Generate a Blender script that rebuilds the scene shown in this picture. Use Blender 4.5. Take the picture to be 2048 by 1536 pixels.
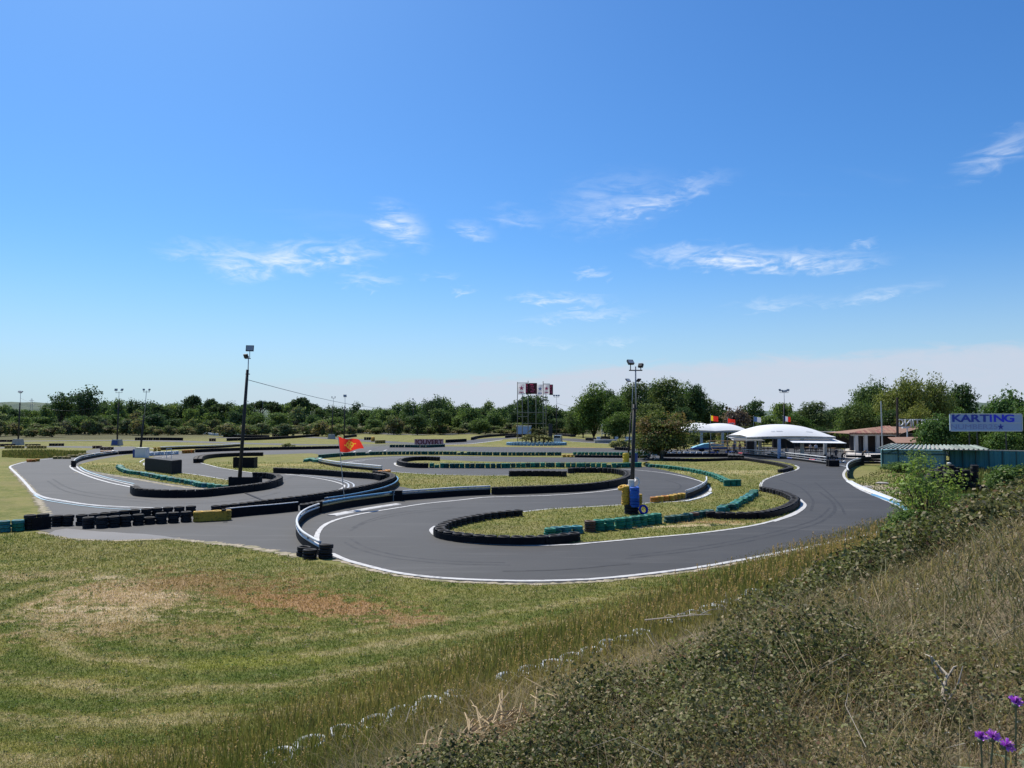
import bpy, bmesh, math, random
import numpy as np
from mathutils import Vector, Matrix
from mathutils.geometry import tessellate_polygon

for o in list(bpy.data.objects):
    bpy.data.objects.remove(o, do_unlink=True)
S = bpy.context.scene
COL = S.collection
R = math.radians
random.seed(7)
rng = np.random.default_rng(11)

# ------------------------------------------------------------------ camera
EYE = 6.0                      # eye height above the track, standing on the roadside bank
F = 1547.0                     # focal length in photo pixels (photo 2048 wide)
PITCH = math.atan(70.0 / F)
cam_d = bpy.data.cameras.new('camera')
cam_d.sensor_width = 36.0
cam_d.lens = 36.0 * F / 2048.0
cam_d.clip_start = 0.1
cam_d.clip_end = 9000.0
cam = bpy.data.objects.new('camera', cam_d)
cam.location = (0, 0, EYE)
cam.rotation_euler = (math.pi / 2 + PITCH, 0, 0)
COL.objects.link(cam)
S.camera = cam

# ------------------------------------------------------------------ light
SUN_EL = R(54)
SUN_AZ = R(-32)                # measured from +Y towards +X: ahead and to the left
sd = Vector((math.sin(SUN_AZ) * math.cos(SUN_EL), math.cos(SUN_AZ) * math.cos(SUN_EL), math.sin(SUN_EL)))
sun_d = bpy.data.lights.new('sun', 'SUN')
sun_d.energy = 4.8
sun_d.angle = R(0.53)
sun_d.color = (1.0, 0.95, 0.87)
sun = bpy.data.objects.new('sun', sun_d)
sun.rotation_euler = (-sd).to_track_quat('-Z', 'Y').to_euler()
sun.location = (-30, 60, 80)
COL.objects.link(sun)
vs = S.view_settings
vs.view_transform = 'Standard'
vs.look = 'None'
vs.gamma = 1.0
vs.exposure = 0.28
vs.use_curve_mapping = False
S.cycles.max_bounces = 6
S.cycles.diffuse_bounces = 3
S.cycles.glossy_bounces = 2
S.cycles.transmission_bounces = 4
S.cycles.transparent_max_bounces = 4
S.cycles.caustics_reflective = False
S.cycles.caustics_refractive = False
S.render.resolution_x, S.render.resolution_y = 1024, 768


# ------------------------------------------------------------------ survey helpers: photo pixel -> place
def ray(u, v):
    x, z = (u - 1024.0) / F, (768.0 - v) / F
    c, s = math.cos(PITCH), math.sin(PITCH)
    return Vector((x, c - z * s, s + z * c))


def P(u, v, z=0.0):
    r = ray(u, v)
    t = (z - EYE) / r.z
    return Vector((r.x * t, r.y * t, z))


def at(u, v, d):
    r = ray(u, v)
    t = d / r.y
    return Vector((r.x * t, d, EYE + r.z * t))


def dist(u, v):
    return P(u, v).y


# ------------------------------------------------------------------ node helper
class NT:
    def __init__(s, tree):
        s.t = tree
        s.n = tree.nodes
        s.l = tree.links

    def new(s, kind, **kw):
        n = s.n.new(kind)
        for k, v in kw.items():
            setattr(n, k, v)
        return n

    def put(s, sock, v):
        if isinstance(v, bpy.types.NodeSocket):
            s.l.new(v, sock)
        elif isinstance(v, (tuple, list)) and len(v) == 3 and sock.type == 'RGBA':
            sock.default_value = (*v, 1)
        else:
            sock.default_value = v

    def m(s, op, a, b=0.0, c=None, clamp=False):
        n = s.new('ShaderNodeMath', operation=op, use_clamp=clamp)
        s.put(n.inputs[0], a)
        s.put(n.inputs[1], b)
        if c is not None:
            s.put(n.inputs[2], c)
        return n.outputs[0]

    def vm(s, op, a, b=(0, 0, 0)):
        n = s.new('ShaderNodeVectorMath', operation=op)
        s.put(n.inputs[0], a)
        s.put(n.inputs[1], b)
        return n.outputs['Value'] if op in ('LENGTH', 'DOT_PRODUCT', 'DISTANCE') else n.outputs[0]

    def mix(s, f, a, b, kind='MIX'):
        n = s.new('ShaderNodeMix', data_type='RGBA', blend_type=kind)
        s.put(n.inputs[0], f)
        s.put(n.inputs[6], a)
        s.put(n.inputs[7], b)
        return n.outputs[2]

    def noise(s, vec, scale, detail=3.0, rough=0.55, dist=0.0):
        n = s.new('ShaderNodeTexNoise')
        if vec is not None:
            s.put(n.inputs['Vector'], vec)
        n.inputs['Scale'].default_value = scale
        n.inputs['Detail'].default_value = detail
        n.inputs['Roughness'].default_value = rough
        n.inputs['Distortion'].default_value = dist
        return n.outputs[0]

    def step(s, x, a, b):
        n = s.new('ShaderNodeMapRange', interpolation_type='SMOOTHSTEP')
        s.put(n.inputs[0], x)
        n.inputs[1].default_value = a
        n.inputs[2].default_value = b
        n.inputs[3].default_value = 0.0
        n.inputs[4].default_value = 1.0
        return n.outputs[0]

    def scale(s, vec, sc, rot=(0, 0, 0), loc=(0, 0, 0)):
        n = s.new('ShaderNodeMapping')
        s.put(n.inputs[0], vec)
        n.inputs['Location'].default_value = loc
        n.inputs['Rotation'].default_value = rot
        n.inputs['Scale'].default_value = sc
        return n.outputs[0]

    def sep(s, vec):
        n = s.new('ShaderNodeSeparateXYZ')
        s.put(n.inputs[0], vec)
        return n.outputs

    def comb(s, x, y, z):
        n = s.new('ShaderNodeCombineXYZ')
        s.put(n.inputs[0], x)
        s.put(n.inputs[1], y)
        s.put(n.inputs[2], z)
        return n.outputs[0]

    def pos(s):
        return s.new('ShaderNodeNewGeometry').outputs['Position']

    def bump(s, h, strength=0.3, distance=0.05):
        n = s.new('ShaderNodeBump')
        n.inputs['Strength'].default_value = strength
        n.inputs['Distance'].default_value = distance
        s.put(n.inputs['Height'], h)
        return n.outputs[0]


# ------------------------------------------------------------------ sky
W = bpy.data.worlds.new('World')
S.world = W
W.use_nodes = True
w = NT(W.node_tree)
w.n.clear()
sky = w.new('ShaderNodeTexSky', sky_type='NISHITA')
sky.sun_disc = False
sky.sun_elevation = SUN_EL
sky.sun_rotation = SUN_AZ
sky.altitude = 20
sky.air_density = 1.0
sky.dust_density = 0.7
sky.ozone_density = 2.2
dirn = w.vm('NORMALIZE', w.new('ShaderNodeTexCoord').outputs['Generated'])
dx, dy, dz = w.sep(dirn)
AZ = w.m('ARCTAN2', dx, dy)
EL = w.m('ARCSINE', dz)
zc = w.m('MAXIMUM', dz, 0.03)
layer = w.comb(w.m('DIVIDE', dx, w.m('ADD', zc, 0.12)), w.m('DIVIDE', dy, w.m('ADD', zc, 0.12)), 0.0)


def azel(u, v):
    r = ray(u, v)
    return math.atan2(r.x, r.y), math.atan2(r.z, math.hypot(r.x, r.y))


# cirrus wisps: (photo centre, half length, half height, tilt, strength)
WISPS = [(650, 510, 120, 30, 6, 1.0), (510, 524, 80, 32, 4, .75), (800, 447, 62, 36, -28, 1.0),
         (400, 497, 75, 20, 8, .45), (745, 560, 60, 14, 2, .6), (880, 553, 40, 8, 4, .35),
         (950, 458, 45, 16, -14, .45), (1340, 392, 120, 22, 14, .6), (1220, 405, 130, 60, 10, .3),
         (1420, 512, 130, 24, -4, .85), (1590, 524, 150, 22, -3, 1.0), (1185, 547, 38, 11, 6, .7),
         (1110, 597, 105, 13, -1, .85), (1170, 632, 120, 11, 3, .55), (1760, 585, 95, 14, 7, .55),
         (1560, 607, 100, 12, 3, .35), (1725, 488, 30, 8, 3, .5), (1085, 686, 80, 10, -7, .5),
         (1240, 682, 50, 7, 4, .35), (930, 582, 26, 8, 0, .5), (2010, 300, 70, 28, 22, .45),
         (1030, 430, 60, 24, -10, .3)]
n1 = w.noise(w.scale(w.comb(AZ, EL, 0.0), (13, 50, 1), rot=(0, 0, R(10))), 1.0, 7.0, 0.62, 1.6)
n2 = w.noise(w.scale(w.comb(AZ, EL, 3.0), (34, 95, 1), rot=(0, 0, R(-14))), 1.0, 5.0, 0.55, 1.0)
nz = w.m('ADD', w.m('MULTIPLY', n1, 0.62), w.m('MULTIPLY', n2, 0.38))
warp = w.m('MULTIPLY', w.m('SUBTRACT', n2, 0.5), 0.035)
warp2 = w.m('MULTIPLY', w.m('SUBTRACT', n1, 0.5), 0.05)
azw, elw = w.m('ADD', AZ, warp2), w.m('ADD', EL, warp)
skyvec = w.comb(azw, elw, 0.0)
cloud = None
for (u, v, hw, hh, tilt, k) in WISPS:
    a0, e0 = azel(u, v)
    ra, re = hw / F, hh / F
    mp = w.new('ShaderNodeMapping', vector_type='TEXTURE')
    w.l.new(skyvec, mp.inputs[0])
    mp.inputs['Location'].default_value = (a0, e0, 0)
    mp.inputs['Rotation'].default_value = (0, 0, R(tilt))
    mp.inputs['Scale'].default_value = (ra * 1.35, re * 1.35, 1)
    mr = w.new('ShaderNodeMapRange', interpolation_type='SMOOTHSTEP')
    w.l.new(w.vm('LENGTH', mp.outputs[0]), mr.inputs[0])
    mr.inputs[1].default_value, mr.inputs[2].default_value = 1.0, 0.0
    mr.inputs[3].default_value, mr.inputs[4].default_value = 0.0, k
    cloud = mr.outputs[0] if cloud is None else w.m('ADD', cloud, mr.outputs[0])
cloud = w.m('MULTIPLY', w.m('MINIMUM', cloud, 1.0), w.step(nz, 0.36, 0.70))
# thin cirrus over the rest of the sky
rest = w.m('MULTIPLY', w.step(w.noise(w.scale(layer, (0.5, 1.4, 1), rot=(0, 0, 0.4)), 1.0, 6.0, 0.6, 0.6), 0.60, 0.85),
           w.m('MULTIPLY', w.step(EL, 0.12, 0.3), 0.25))
cloud = w.m('ADD', cloud, w.m('MULTIPLY', rest, 0.5))
# pale bank low over the horizon, higher to the right
edge = w.m('ADD', w.m('MULTIPLY', w.step(AZ, -0.02, 0.12), 0.012),
           w.m('ADD', w.m('MULTIPLY', AZ, 0.028), w.m('MULTIPLY', w.m('SUBTRACT', n1, 0.5), 0.035)))
edge = w.m('ADD', edge, 0.058)
bank_m = w.m('MULTIPLY', w.step(w.m('SUBTRACT', edge, EL), -0.003, 0.016), w.step(AZ, -0.50, -0.02))
bank_m = w.m('MULTIPLY', bank_m, w.m('ADD', 0.60, w.m('MULTIPLY', n2, 0.40)))
low = w.m('MULTIPLY', w.m('POWER', w.step(w.m('SUBTRACT', 0.27, EL), 0.0, 0.30), 1.6), 0.86)
grade = w.new('ShaderNodeHueSaturation')
grade.inputs['Saturation'].default_value = 1.18
grade.inputs['Value'].default_value = 1.0
w.l.new(sky.outputs[0], grade.inputs['Color'])
air = w.mix(1.0, grade.outputs[0], (0.56, 0.92, 1.25), 'MULTIPLY')
skyc = w.mix(low, air, (5.2, 6.4, 7.5))
skyc = w.mix(bank_m, skyc, (5.6, 6.1, 7.2))
skyc = w.mix(w.m('MINIMUM', w.m('MULTIPLY', cloud, 0.92), 0.78), skyc, (8.6, 9.2, 10.0))
bg = w.new('ShaderNodeBackground')
bg.inputs['Strength'].default_value = 0.09
w.l.new(skyc, bg.inputs['Color'])
out = w.new('ShaderNodeOutputWorld')
w.l.new(bg.outputs[0], out.inputs['Surface'])


# ------------------------------------------------------------------ materials
M = {}


def material(name):
    mt = bpy.data.materials.new(name)
    mt.use_nodes = True
    t = NT(mt.node_tree)
    t.n.clear()
    o = t.new('ShaderNodeOutputMaterial')
    b = t.new('ShaderNodeBsdfPrincipled')
    t.l.new(b.outputs[0], o.inputs['Surface'])
    M[name] = mt
    return mt, t, b, o


def simple(name, col, rough=0.7, var=0.15, scale=3.0, metal=0.0, spec=0.4, bump=0.0, dirt=None, objrand=0.0):
    mt, t, b, o = material(name)
    p = t.new('ShaderNodeTexCoord').outputs['Object']
    nz_ = t.noise(p, scale, 4.0)
    f = t.m('ADD', 1.0 - var, t.m('MULTIPLY', nz_, 2 * var))
    if objrand:
        oi = t.new('ShaderNodeObjectInfo').outputs['Random']
        f = t.m('MULTIPLY', f, t.m('ADD', 1.0 - objrand, t.m('MULTIPLY', oi, 2 * objrand)))
    c = t.mix(1.0, (*col,), t.comb(f, f, f), 'MULTIPLY')
    if dirt:
        c = t.mix(t.m('MULTIPLY', t.step(t.noise(p, scale * 2.7, 5.0), 0.5, 0.72), dirt[1]), c, dirt[0])
    t.l.new(c, b.inputs['Base Color'])
    b.inputs['Roughness'].default_value = rough
    b.inputs['Metallic'].default_value = metal
    b.inputs['Specular IOR Level'].default_value = spec
    if bump:
        t.l.new(t.bump(t.noise(p, scale * 6, 3.0), 0.5, bump), b.inputs['Normal'])
    return mt


DUST = (0.16, 0.14, 0.115)
simple('rubber', (0.016, 0.016, 0.018), 0.66, 0.3, 5.0, spec=0.22, dirt=(DUST, 0.16), bump=0.004, objrand=0.35)
simple('belt', (0.011, 0.011, 0.013), 0.6, 0.35, 1.3, spec=0.10, dirt=((0.03, 0.029, 0.028), 0.35))
for nm, c in dict(green=(0.015, 0.19, 0.125), dark_green=(0.012, 0.09, 0.075), teal=(0.03, 0.20, 0.22), blue=(0.02, 0.11, 0.48),
                  deep_blue=(0.012, 0.03, 0.36), sky_blue=(0.16, 0.33, 0.46), yellow=(0.55, 0.33, 0.04),
                  orange=(0.62, 0.24, 0.03), straw=(0.28, 0.22, 0.06), white=(0.62, 0.66, 0.68), brown=(0.09, 0.05, 0.035)).items():
    simple('tyre_' + nm, c, 0.6, 0.25, 4.0, spec=0.3, dirt=((0.05, 0.045, 0.04), 0.7), bump=0.004, objrand=0.22)
simple('line_white', (0.50, 0.49, 0.47), 0.75, 0.16, 1.2, dirt=((0.16, 0.16, 0.16), 0.75))
simple('line_faded', (0.42, 0.45, 0.48), 0.75, 0.2, 2.0, dirt=((0.14, 0.14, 0.15), 0.5))
simple('line_blue', (0.30, 0.45, 0.52), 0.7, 0.2, 2.0, dirt=((0.12, 0.12, 0.13), 0.45))
simple('rail_white', (0.66, 0.66, 0.64), 0.45, 0.15, 2.0, dirt=((0.20, 0.18, 0.15), 0.45))
simple('rail_blue', (0.10, 0.27, 0.43), 0.45, 0.15, 2.0, dirt=((0.3, 0.3, 0.3), 0.3))
simple('rail_yellow', (0.55, 0.40, 0.18), 0.5, 0.15, 2.0, dirt=((0.12, 0.1, 0.08), 0.4))
simple('rail_grey', (0.30, 0.30, 0.29), 0.5, 0.2, 2.0, dirt=((0.09, 0.09, 0.08), 0.5))
simple('pole_dark', (0.030, 0.028, 0.026), 0.7, 0.3, 2.0)
simple('pole_grey', (0.33, 0.34, 0.35), 0.45, 0.15, 2.0, metal=0.3)
simple('galvanised', (0.42, 0.43, 0.42), 0.5, 0.15, 2.0, metal=0.4)
simple('lamp_body', (0.03, 0.03, 0.032), 0.5, 0.1, 2.0)
simple('lamp_glass', (0.35, 0.38, 0.40), 0.15, 0.1, 2.0)
simple('canvas', (0.80, 0.80, 0.79), 0.65, 0.04, 0.8)
simple('canvas_print', (0.60, 0.61, 0.62), 0.7, 0.05, 0.8)
simple('concrete', (0.36, 0.35, 0.33), 0.85, 0.15, 1.5, bump=0.01)
simple('concrete_light', (0.50, 0.46, 0.41), 0.85, 0.15, 0.8, bump=0.01)
simple('column_paint', (0.52, 0.50, 0.45), 0.8, 0.1, 1.0)
simple('blue_paint', (0.42, 0.50, 0.66), 0.5, 0.1, 1.0)
simple('terracotta', (0.27, 0.15, 0.10), 0.85, 0.35, 2.2, dirt=((0.30, 0.26, 0.22), 0.6), objrand=0.3)
simple('terracotta_red', (0.25, 0.10, 0.08), 0.85, 0.35, 2.2, dirt=((0.45, 0.30, 0.25), 0.5), objrand=0.3)
simple('teal_sheet', (0.16, 0.32, 0.335), 0.6, 0.16, 0.6, dirt=((0.07, 0.11, 0.11), 0.5), objrand=0.12)
simple('teal_fence', (0.045, 0.20, 0.235), 0.6, 0.16, 0.6, dirt=((0.02, 0.08, 0.09), 0.5), objrand=0.12)
simple('teal_dark', (0.02, 0.07, 0.075), 0.6, 0.15, 1.0)
simple('roof_sheet', (0.27, 0.32, 0.27), 0.7, 0.2, 1.0, dirt=((0.20, 0.17, 0.14), 0.7), objrand=.3)
simple('scaffold', (0.20, 0.195, 0.165), 0.6, 0.2, 1.0)
simple('sign_panel', (0.29, 0.41, 0.66), 0.5, 0.06, 0.6)
simple('sign_frame', (0.60, 0.63, 0.62), 0.45, 0.05, 1.0)
simple('sign_blue', (0.012, 0.03, 0.72), 0.45, 0.1, 1.0)
simple('sign_dark_blue', (0.012, 0.04, 0.36), 0.45, 0.1, 1.0)
simple('sign_faint', (0.22, 0.27, 0.52), 0.5, 0.1, 1.0)
simple('sign_pink', (0.86, 0.42, 0.37), 0.65, 0.15, 1.2, dirt=((0.45, 0.35, 0.33), 0.4))
simple('sign_red', (0.20, 0.025, 0.03), 0.6, 0.1, 1.0)
simple('flag_red', (0.85, 0.045, 0.025), 0.75, 0.08, 1.0)
simple('flag_gold', (0.85, 0.50, 0.04), 0.75, 0.08, 1.0)
simple('flag_white', (0.72, 0.70, 0.72), 0.75, 0.05, 1.0)
simple('flag_pink', (0.72, 0.16, 0.30), 0.75, 0.1, 1.0)
simple('flag_black', (0.03, 0.012, 0.018), 0.8, 0.1, 1.0)
simple('flag_blue', (0.02, 0.05, 0.30), 0.75, 0.1, 1.0)
simple('flag_yellow', (0.85, 0.62, 0.03), 0.75, 0.1, 1.0)
simple('timber', (0.42, 0.28, 0.13), 0.8, 0.2, 2.0)
simple('dark_wood', (0.05, 0.035, 0.03), 0.8, 0.2, 2.0)
simple('dark_metal', (0.045, 0.047, 0.05), 0.5, 0.2, 2.0, metal=0.4)
simple('plastic_dark', (0.02, 0.022, 0.03), 0.4, 0.2, 2.0)
simple('plastic_blue', (0.03, 0.07, 0.26), 0.35, 0.15, 2.0)
simple('plastic_red', (0.45, 0.03, 0.03), 0.35, 0.15, 2.0)
simple('plastic_white', (0.68, 0.68, 0.67), 0.4, 0.1, 2.0)
simple('plastic_yellow', (0.66, 0.46, 0.03), 0.4, 0.15, 2.0)
simple('tarp_blue', (0.20, 0.46, 0.56), 0.55, 0.15, 1.0)
simple('tarp_pale', (0.55, 0.66, 0.72), 0.55, 0.1, 1.0)
simple('car_white', (0.72, 0.72, 0.72), 0.25, 0.03, 1.0)
simple('car_silver', (0.42, 0.43, 0.45), 0.25, 0.03, 1.0, metal=0.5)
simple('car_glass', (0.03, 0.035, 0.04), 0.1, 0.05, 1.0)
simple('bark', (0.085, 0.065, 0.05), 0.9, 0.35, 3.0, bump=0.02)
simple('bark_pale', (0.20, 0.17, 0.14), 0.9, 0.3, 3.0, bump=0.02)
simple('twig_pale', (0.42, 0.36, 0.28), 0.85, 0.25, 3.0)
simple('straw', (0.46, 0.34, 0.19), 0.85, 0.3, 3.0)
simple('twig_dark', (0.09, 0.06, 0.045), 0.85, 0.25, 3.0)
simple('stone', (0.34, 0.31, 0.28), 0.9, 0.25, 3.0, bump=0.02)
simple('thistle_purple', (0.60, 0.20, 0.72), 0.7, 0.2, 30.0)
simple('stem_green', (0.11, 0.14, 0.07), 0.7, 0.2, 10.0)
simple('skin', (0.45, 0.26, 0.18), 0.6, 0.05, 2.0)
simple('hair', (0.03, 0.02, 0.015), 0.7, 0.1, 2.0)


for nm in ('flag_red', 'flag_gold', 'flag_white', 'flag_pink', 'flag_black', 'flag_blue', 'flag_yellow', 'canvas'):
    # thin cloth: part of the light shines through
    t = NT(M[nm].node_tree)
    pb_ = [n_ for n_ in t.n if n_.type == 'BSDF_PRINCIPLED'][0]
    ot = [n_ for n_ in t.n if n_.type == 'OUTPUT_MATERIAL'][0]
    tr = t.new('ShaderNodeBsdfTranslucent')
    t.l.new(pb_.inputs['Base Color'].links[0].from_socket, tr.inputs[0])
    mx = t.new('ShaderNodeMixShader')
    mx.inputs[0].default_value = 0.45 if nm != 'canvas' else 0.15
    t.l.new(pb_.outputs[0], mx.inputs[1])
    t.l.new(tr.outputs[0], mx.inputs[2])
    t.l.new(mx.outputs[0], ot.inputs['Surface'])


def grass_colour(t, p):
    """colour of the mown turf by place: greens, straw, mower rings, bare worn patches"""
    x, y, z = t.sep(p)
    big = t.noise(p, 0.09, 3.0)
    mid = t.noise(p, 0.45, 4.0, 0.6)
    fine = t.noise(t.scale(p, (0.75, 1.25, 1)), 2.6, 5.0, 0.68)
    vfine = t.noise(p, 15.0, 3.0, 0.7)
    g = t.mix(t.step(mid, 0.36, 0.66), (0.115, 0.140, 0.030), (0.215, 0.205, 0.060))
    g = t.mix(t.m('MULTIPLY', t.step(fine, 0.42, 0.66), 0.62), g, (0.30, 0.245, 0.115))
    g = t.mix(t.m('MULTIPLY', t.step(big, 0.46, 0.62), 0.55), g, (0.235, 0.20, 0.085))
    g = t.mix(t.m('MULTIPLY', t.step(vfine, 0.5, 0.7), 0.34), g, (0.06, 0.075, 0.024))
    # mower rings: distance from a segment A-B, warped
    ax, ay, bx, by = -8.0, 25.0, 6.2, 32.3
    L = math.hypot(bx - ax, by - ay)
    ex, ey = (bx - ax) / L, (by - ay) / L
    rx, ry = t.m('SUBTRACT', x, ax), t.m('SUBTRACT', y, ay)
    al = t.m('ADD', t.m('MULTIPLY', rx, ex), t.m('MULTIPLY', ry, ey))
    al = t.m('MINIMUM', t.m('MAXIMUM', al, 0.0), L)
    qx, qy = t.m('SUBTRACT', rx, t.m('MULTIPLY', al, ex)), t.m('SUBTRACT', ry, t.m('MULTIPLY', al, ey))
    dd = t.m('SQRT', t.m('ADD', t.m('MULTIPLY', qx, qx), t.m('MULTIPLY', qy, qy)))
    dd = t.m('ADD', dd, t.m('ADD', t.m('MULTIPLY', t.m('SUBTRACT', mid, 0.5), 1.5), t.m('MULTIPLY', t.m('SUBTRACT', fine, 0.5), 0.5)))
    ring = t.m('SINE', t.m('MULTIPLY', dd, 3.5))
    near = t.m('MULTIPLY', t.m('MULTIPLY', t.step(t.m('SUBTRACT', 36.0, y), 0.0, 11.0), t.step(dd, 2.0, 5.0)), t.step(t.m('ADD', big, t.m('MULTIPLY', mid, .3)), 0.12, 0.42))
    g = t.mix(t.m('MULTIPLY', t.m('MULTIPLY', t.step(ring, 0.35, 0.95), near), t.m('MULTIPLY', t.step(t.m('ADD', t.m('MULTIPLY', fine, .6), t.m('MULTIPLY', mid, .55)), 0.36, 0.70), 0.8)), g, (0.37, 0.305, 0.17))
    g = t.mix(t.m('MULTIPLY', t.m('MULTIPLY', t.step(t.m('MULTIPLY', ring, -1.0), 0.2, 0.95), near), 0.5), g, (0.092, 0.132, 0.031))
    # worn patches (photo centre, metres)
    ragged = t.m('ADD', t.m('MULTIPLY', t.m('SUBTRACT', mid, .5), 2.2), t.m('MULTIPLY', t.m('SUBTRACT', fine, .5), 4.2))
    for (u, v, rx_, ry_, rot, col, k) in [
            (600, 1200, 3.6, 1.5, -28, (0.31, 0.185, 0.090), .95), (690, 1222, 2.6, .9, -20, (0.33, 0.205, 0.105), .95),
            (250, 1195, 2.3, 3.0, 10, (0.42, 0.31, 0.19), 1.0), (180, 1235, 2.0, 1.6, 10, (0.40, 0.31, 0.19), .8), (310, 1165, 2.2, 1.0, 0, (0.42, 0.31, 0.19), .8), (60, 1150, 2.5, .8, 5, (0.36, 0.28, 0.16), .8),
            (215, 1155, 1.0, .5, 5, (0.50, 0.40, 0.27), .95), (335, 1190, 1.3, .5, -8, (0.50, 0.39, 0.26), .95), (200, 1217, 1.5, .35, 0, (0.50, 0.40, 0.27), .9), (285, 1238, 1.5, .4, 4, (0.46, 0.37, 0.24), .9), (150, 1262, 1.1, .35, -10, (0.46, 0.37, 0.24), .8), (395, 1222, 1.3, .3, 0, (0.44, 0.34, 0.2), .8), (800, 1240, 2.0, .5, -10, (0.33, 0.22, 0.12), .8),
            (420, 1165, 3.4, 1.9, -20, (0.25, 0.165, 0.075), .8), (330, 1260, 3.0, 1.2, 0, (0.30, 0.22, 0.11), .7),
            (470, 1325, 1.6, .5, 12, (0.20, 0.21, 0.045), .9), (1350, 1053, 4.2, .45, 12, (0.50, 0.40, 0.25), 1.0),
            (1420, 1045, 3.0, .6, 8, (0.36, 0.24, 0.12), .8), (560, 930, 9, 2.5, 0, (0.36, 0.29, 0.12), .8),
            (1480, 945, 8, 3, 10, (0.38, 0.32, 0.16), .8), (860, 965, 9, 3, 0, (0.23, 0.20, 0.07), .7), (1080, 895, 16, 3, 0, (0.34, 0.21, 0.10), .8),
            (1210, 898, 14, 3, 0, (0.40, 0.27, 0.14), .8), (350, 975, 9, 1.3, -25, (0.38, 0.33, 0.20), .9), (1755, 975, 5, 3, -35, (0.42, 0.35, 0.25), .9), (1790, 985, 5, 2, -35, (0.40, 0.34, 0.27), .8),
            (215, 928, 6, 2.5, -20, (0.36, 0.30, 0.13), .7), (800, 890, 20, 2, 0, (0.42, 0.27, 0.2), .7), (740, 893, 8, 2, 0, (0.46, 0.33, 0.25), .8)]:
        c = P(u, v)
        mp = t.new('ShaderNodeMapping', vector_type='TEXTURE')
        t.put(mp.inputs[0], p)
        mp.inputs['Location'].default_value = (c.x, c.y, 0)
        mp.inputs['Rotation'].default_value = (0, 0, R(rot))
        mp.inputs['Scale'].default_value = (rx_ * 1.35, ry_ * 1.35, 1e5)
        f = t.new('ShaderNodeMapRange', interpolation_type='SMOOTHSTEP')
        t.l.new(t.m('SUBTRACT', ragged, t.vm('LENGTH', mp.outputs[0])), f.inputs[0])
        f.inputs[1].default_value, f.inputs[2].default_value = -0.85, -0.35
        f.inputs[3].default_value, f.inputs[4].default_value = 0.0, k
        g = t.mix(f.outputs[0], g, col)
    return g, fine, vfine


def turf(name, bank=False):
    mt, t, b, o = material(name)
    p = t.pos()
    g, fine, vfine = grass_colour(t, p)
    if bank:
        x, y, z = t.sep(p)
        soil = t.mix(t.noise(p, 2.0, 5.0), (0.125, 0.10, 0.06), (0.24, 0.185, 0.12))
        g = t.mix(t.step(z, 0.1, 0.8), g, soil)
        rough_n = t.noise(p, 0.06, 3.0)
        far = t.m('MULTIPLY', t.step(t.m('ADD', y, t.m('MULTIPLY', rough_n, 60.0)), 225.0, 275.0), t.step(t.m('MULTIPLY', x, -1.0), 70.0, 130.0))
        wood = t.step(y, 285.0, 320.0)
        scrub = t.mix(t.noise(p, 0.3, 5.0), (0.055, 0.062, 0.028), (0.115, 0.10, 0.058))
        g = t.mix(t.m('MULTIPLY', t.m('MAXIMUM', far, wood), 0.85), g, scrub)
    t.l.new(g, b.inputs['Base Color'])
    b.inputs['Roughness'].default_value = 0.95
    b.inputs['Specular IOR Level'].default_value = 0.1
    h = t.m('ADD', fine, vfine)
    t.l.new(t.bump(h, 0.9, 0.06), b.inputs['Normal'])
    return mt


turf('turf')
turf('ground_turf', bank=True)


LEAFGLOSS = 0.012


def blade_mat(name, base=None, dry=None, k=0.5, trans=0.35, attr=False, pos_turf=False):
    """thin leaf: diffuse plus light shining through"""
    mt = bpy.data.materials.new(name)
    mt.use_nodes = True
    t = NT(mt.node_tree)
    t.n.clear()
    o = t.new('ShaderNodeOutputMaterial')
    if pos_turf:
        c, _, _ = grass_colour(t, t.pos())
        c = t.mix(1.0, c, (1.25, 1.25, 1.2), 'MULTIPLY')
    elif attr:
        c = t.new('ShaderNodeVertexColor', layer_name='Col').outputs[0]
        oi = t.new('ShaderNodeObjectInfo').outputs['Random']
        c = t.mix(1.0, c, t.mix(oi, (0.80, 0.86, 0.92), (1.22, 1.14, 0.92)), 'MULTIPLY')
    else:
        oi = t.new('ShaderNodeObjectInfo').outputs['Random']
        nz_ = t.noise(t.pos(), k, 3.0)
        c = t.mix(t.step(t.m('ADD', t.m('MULTIPLY', oi, 0.5), t.m('MULTIPLY', nz_, 0.75)), 0.3, 0.9), base, dry)
    d = t.new('ShaderNodeBsdfDiffuse')
    t.l.new(c, d.inputs[0])
    tr = t.new('ShaderNodeBsdfTranslucent')
    t.l.new(t.mix(1.0, c, (1.25, 1.35, 0.8), 'MULTIPLY'), tr.inputs[0])
    mx = t.new('ShaderNodeMixShader')
    mx.inputs[0].default_value = trans
    t.l.new(d.outputs[0], mx.inputs[1])
    t.l.new(tr.outputs[0], mx.inputs[2])
    gl = t.new('ShaderNodeBsdfGlossy')
    gl.inputs['Color'].default_value = (.8, .8, .75, 1)
    gl.inputs['Roughness'].default_value = .5
    m2 = t.new('ShaderNodeMixShader')
    m2.inputs[0].default_value = LEAFGLOSS
    t.l.new(mx.outputs[0], m2.inputs[1])
    t.l.new(gl.outputs[0], m2.inputs[2])
    t.l.new(m2.outputs[0], o.inputs['Surface'])
    M[name] = mt
    return mt


blade_mat('lawn_blade', pos_turf=True, trans=0.25)
blade_mat('leaf', attr=True, trans=0.30)

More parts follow.
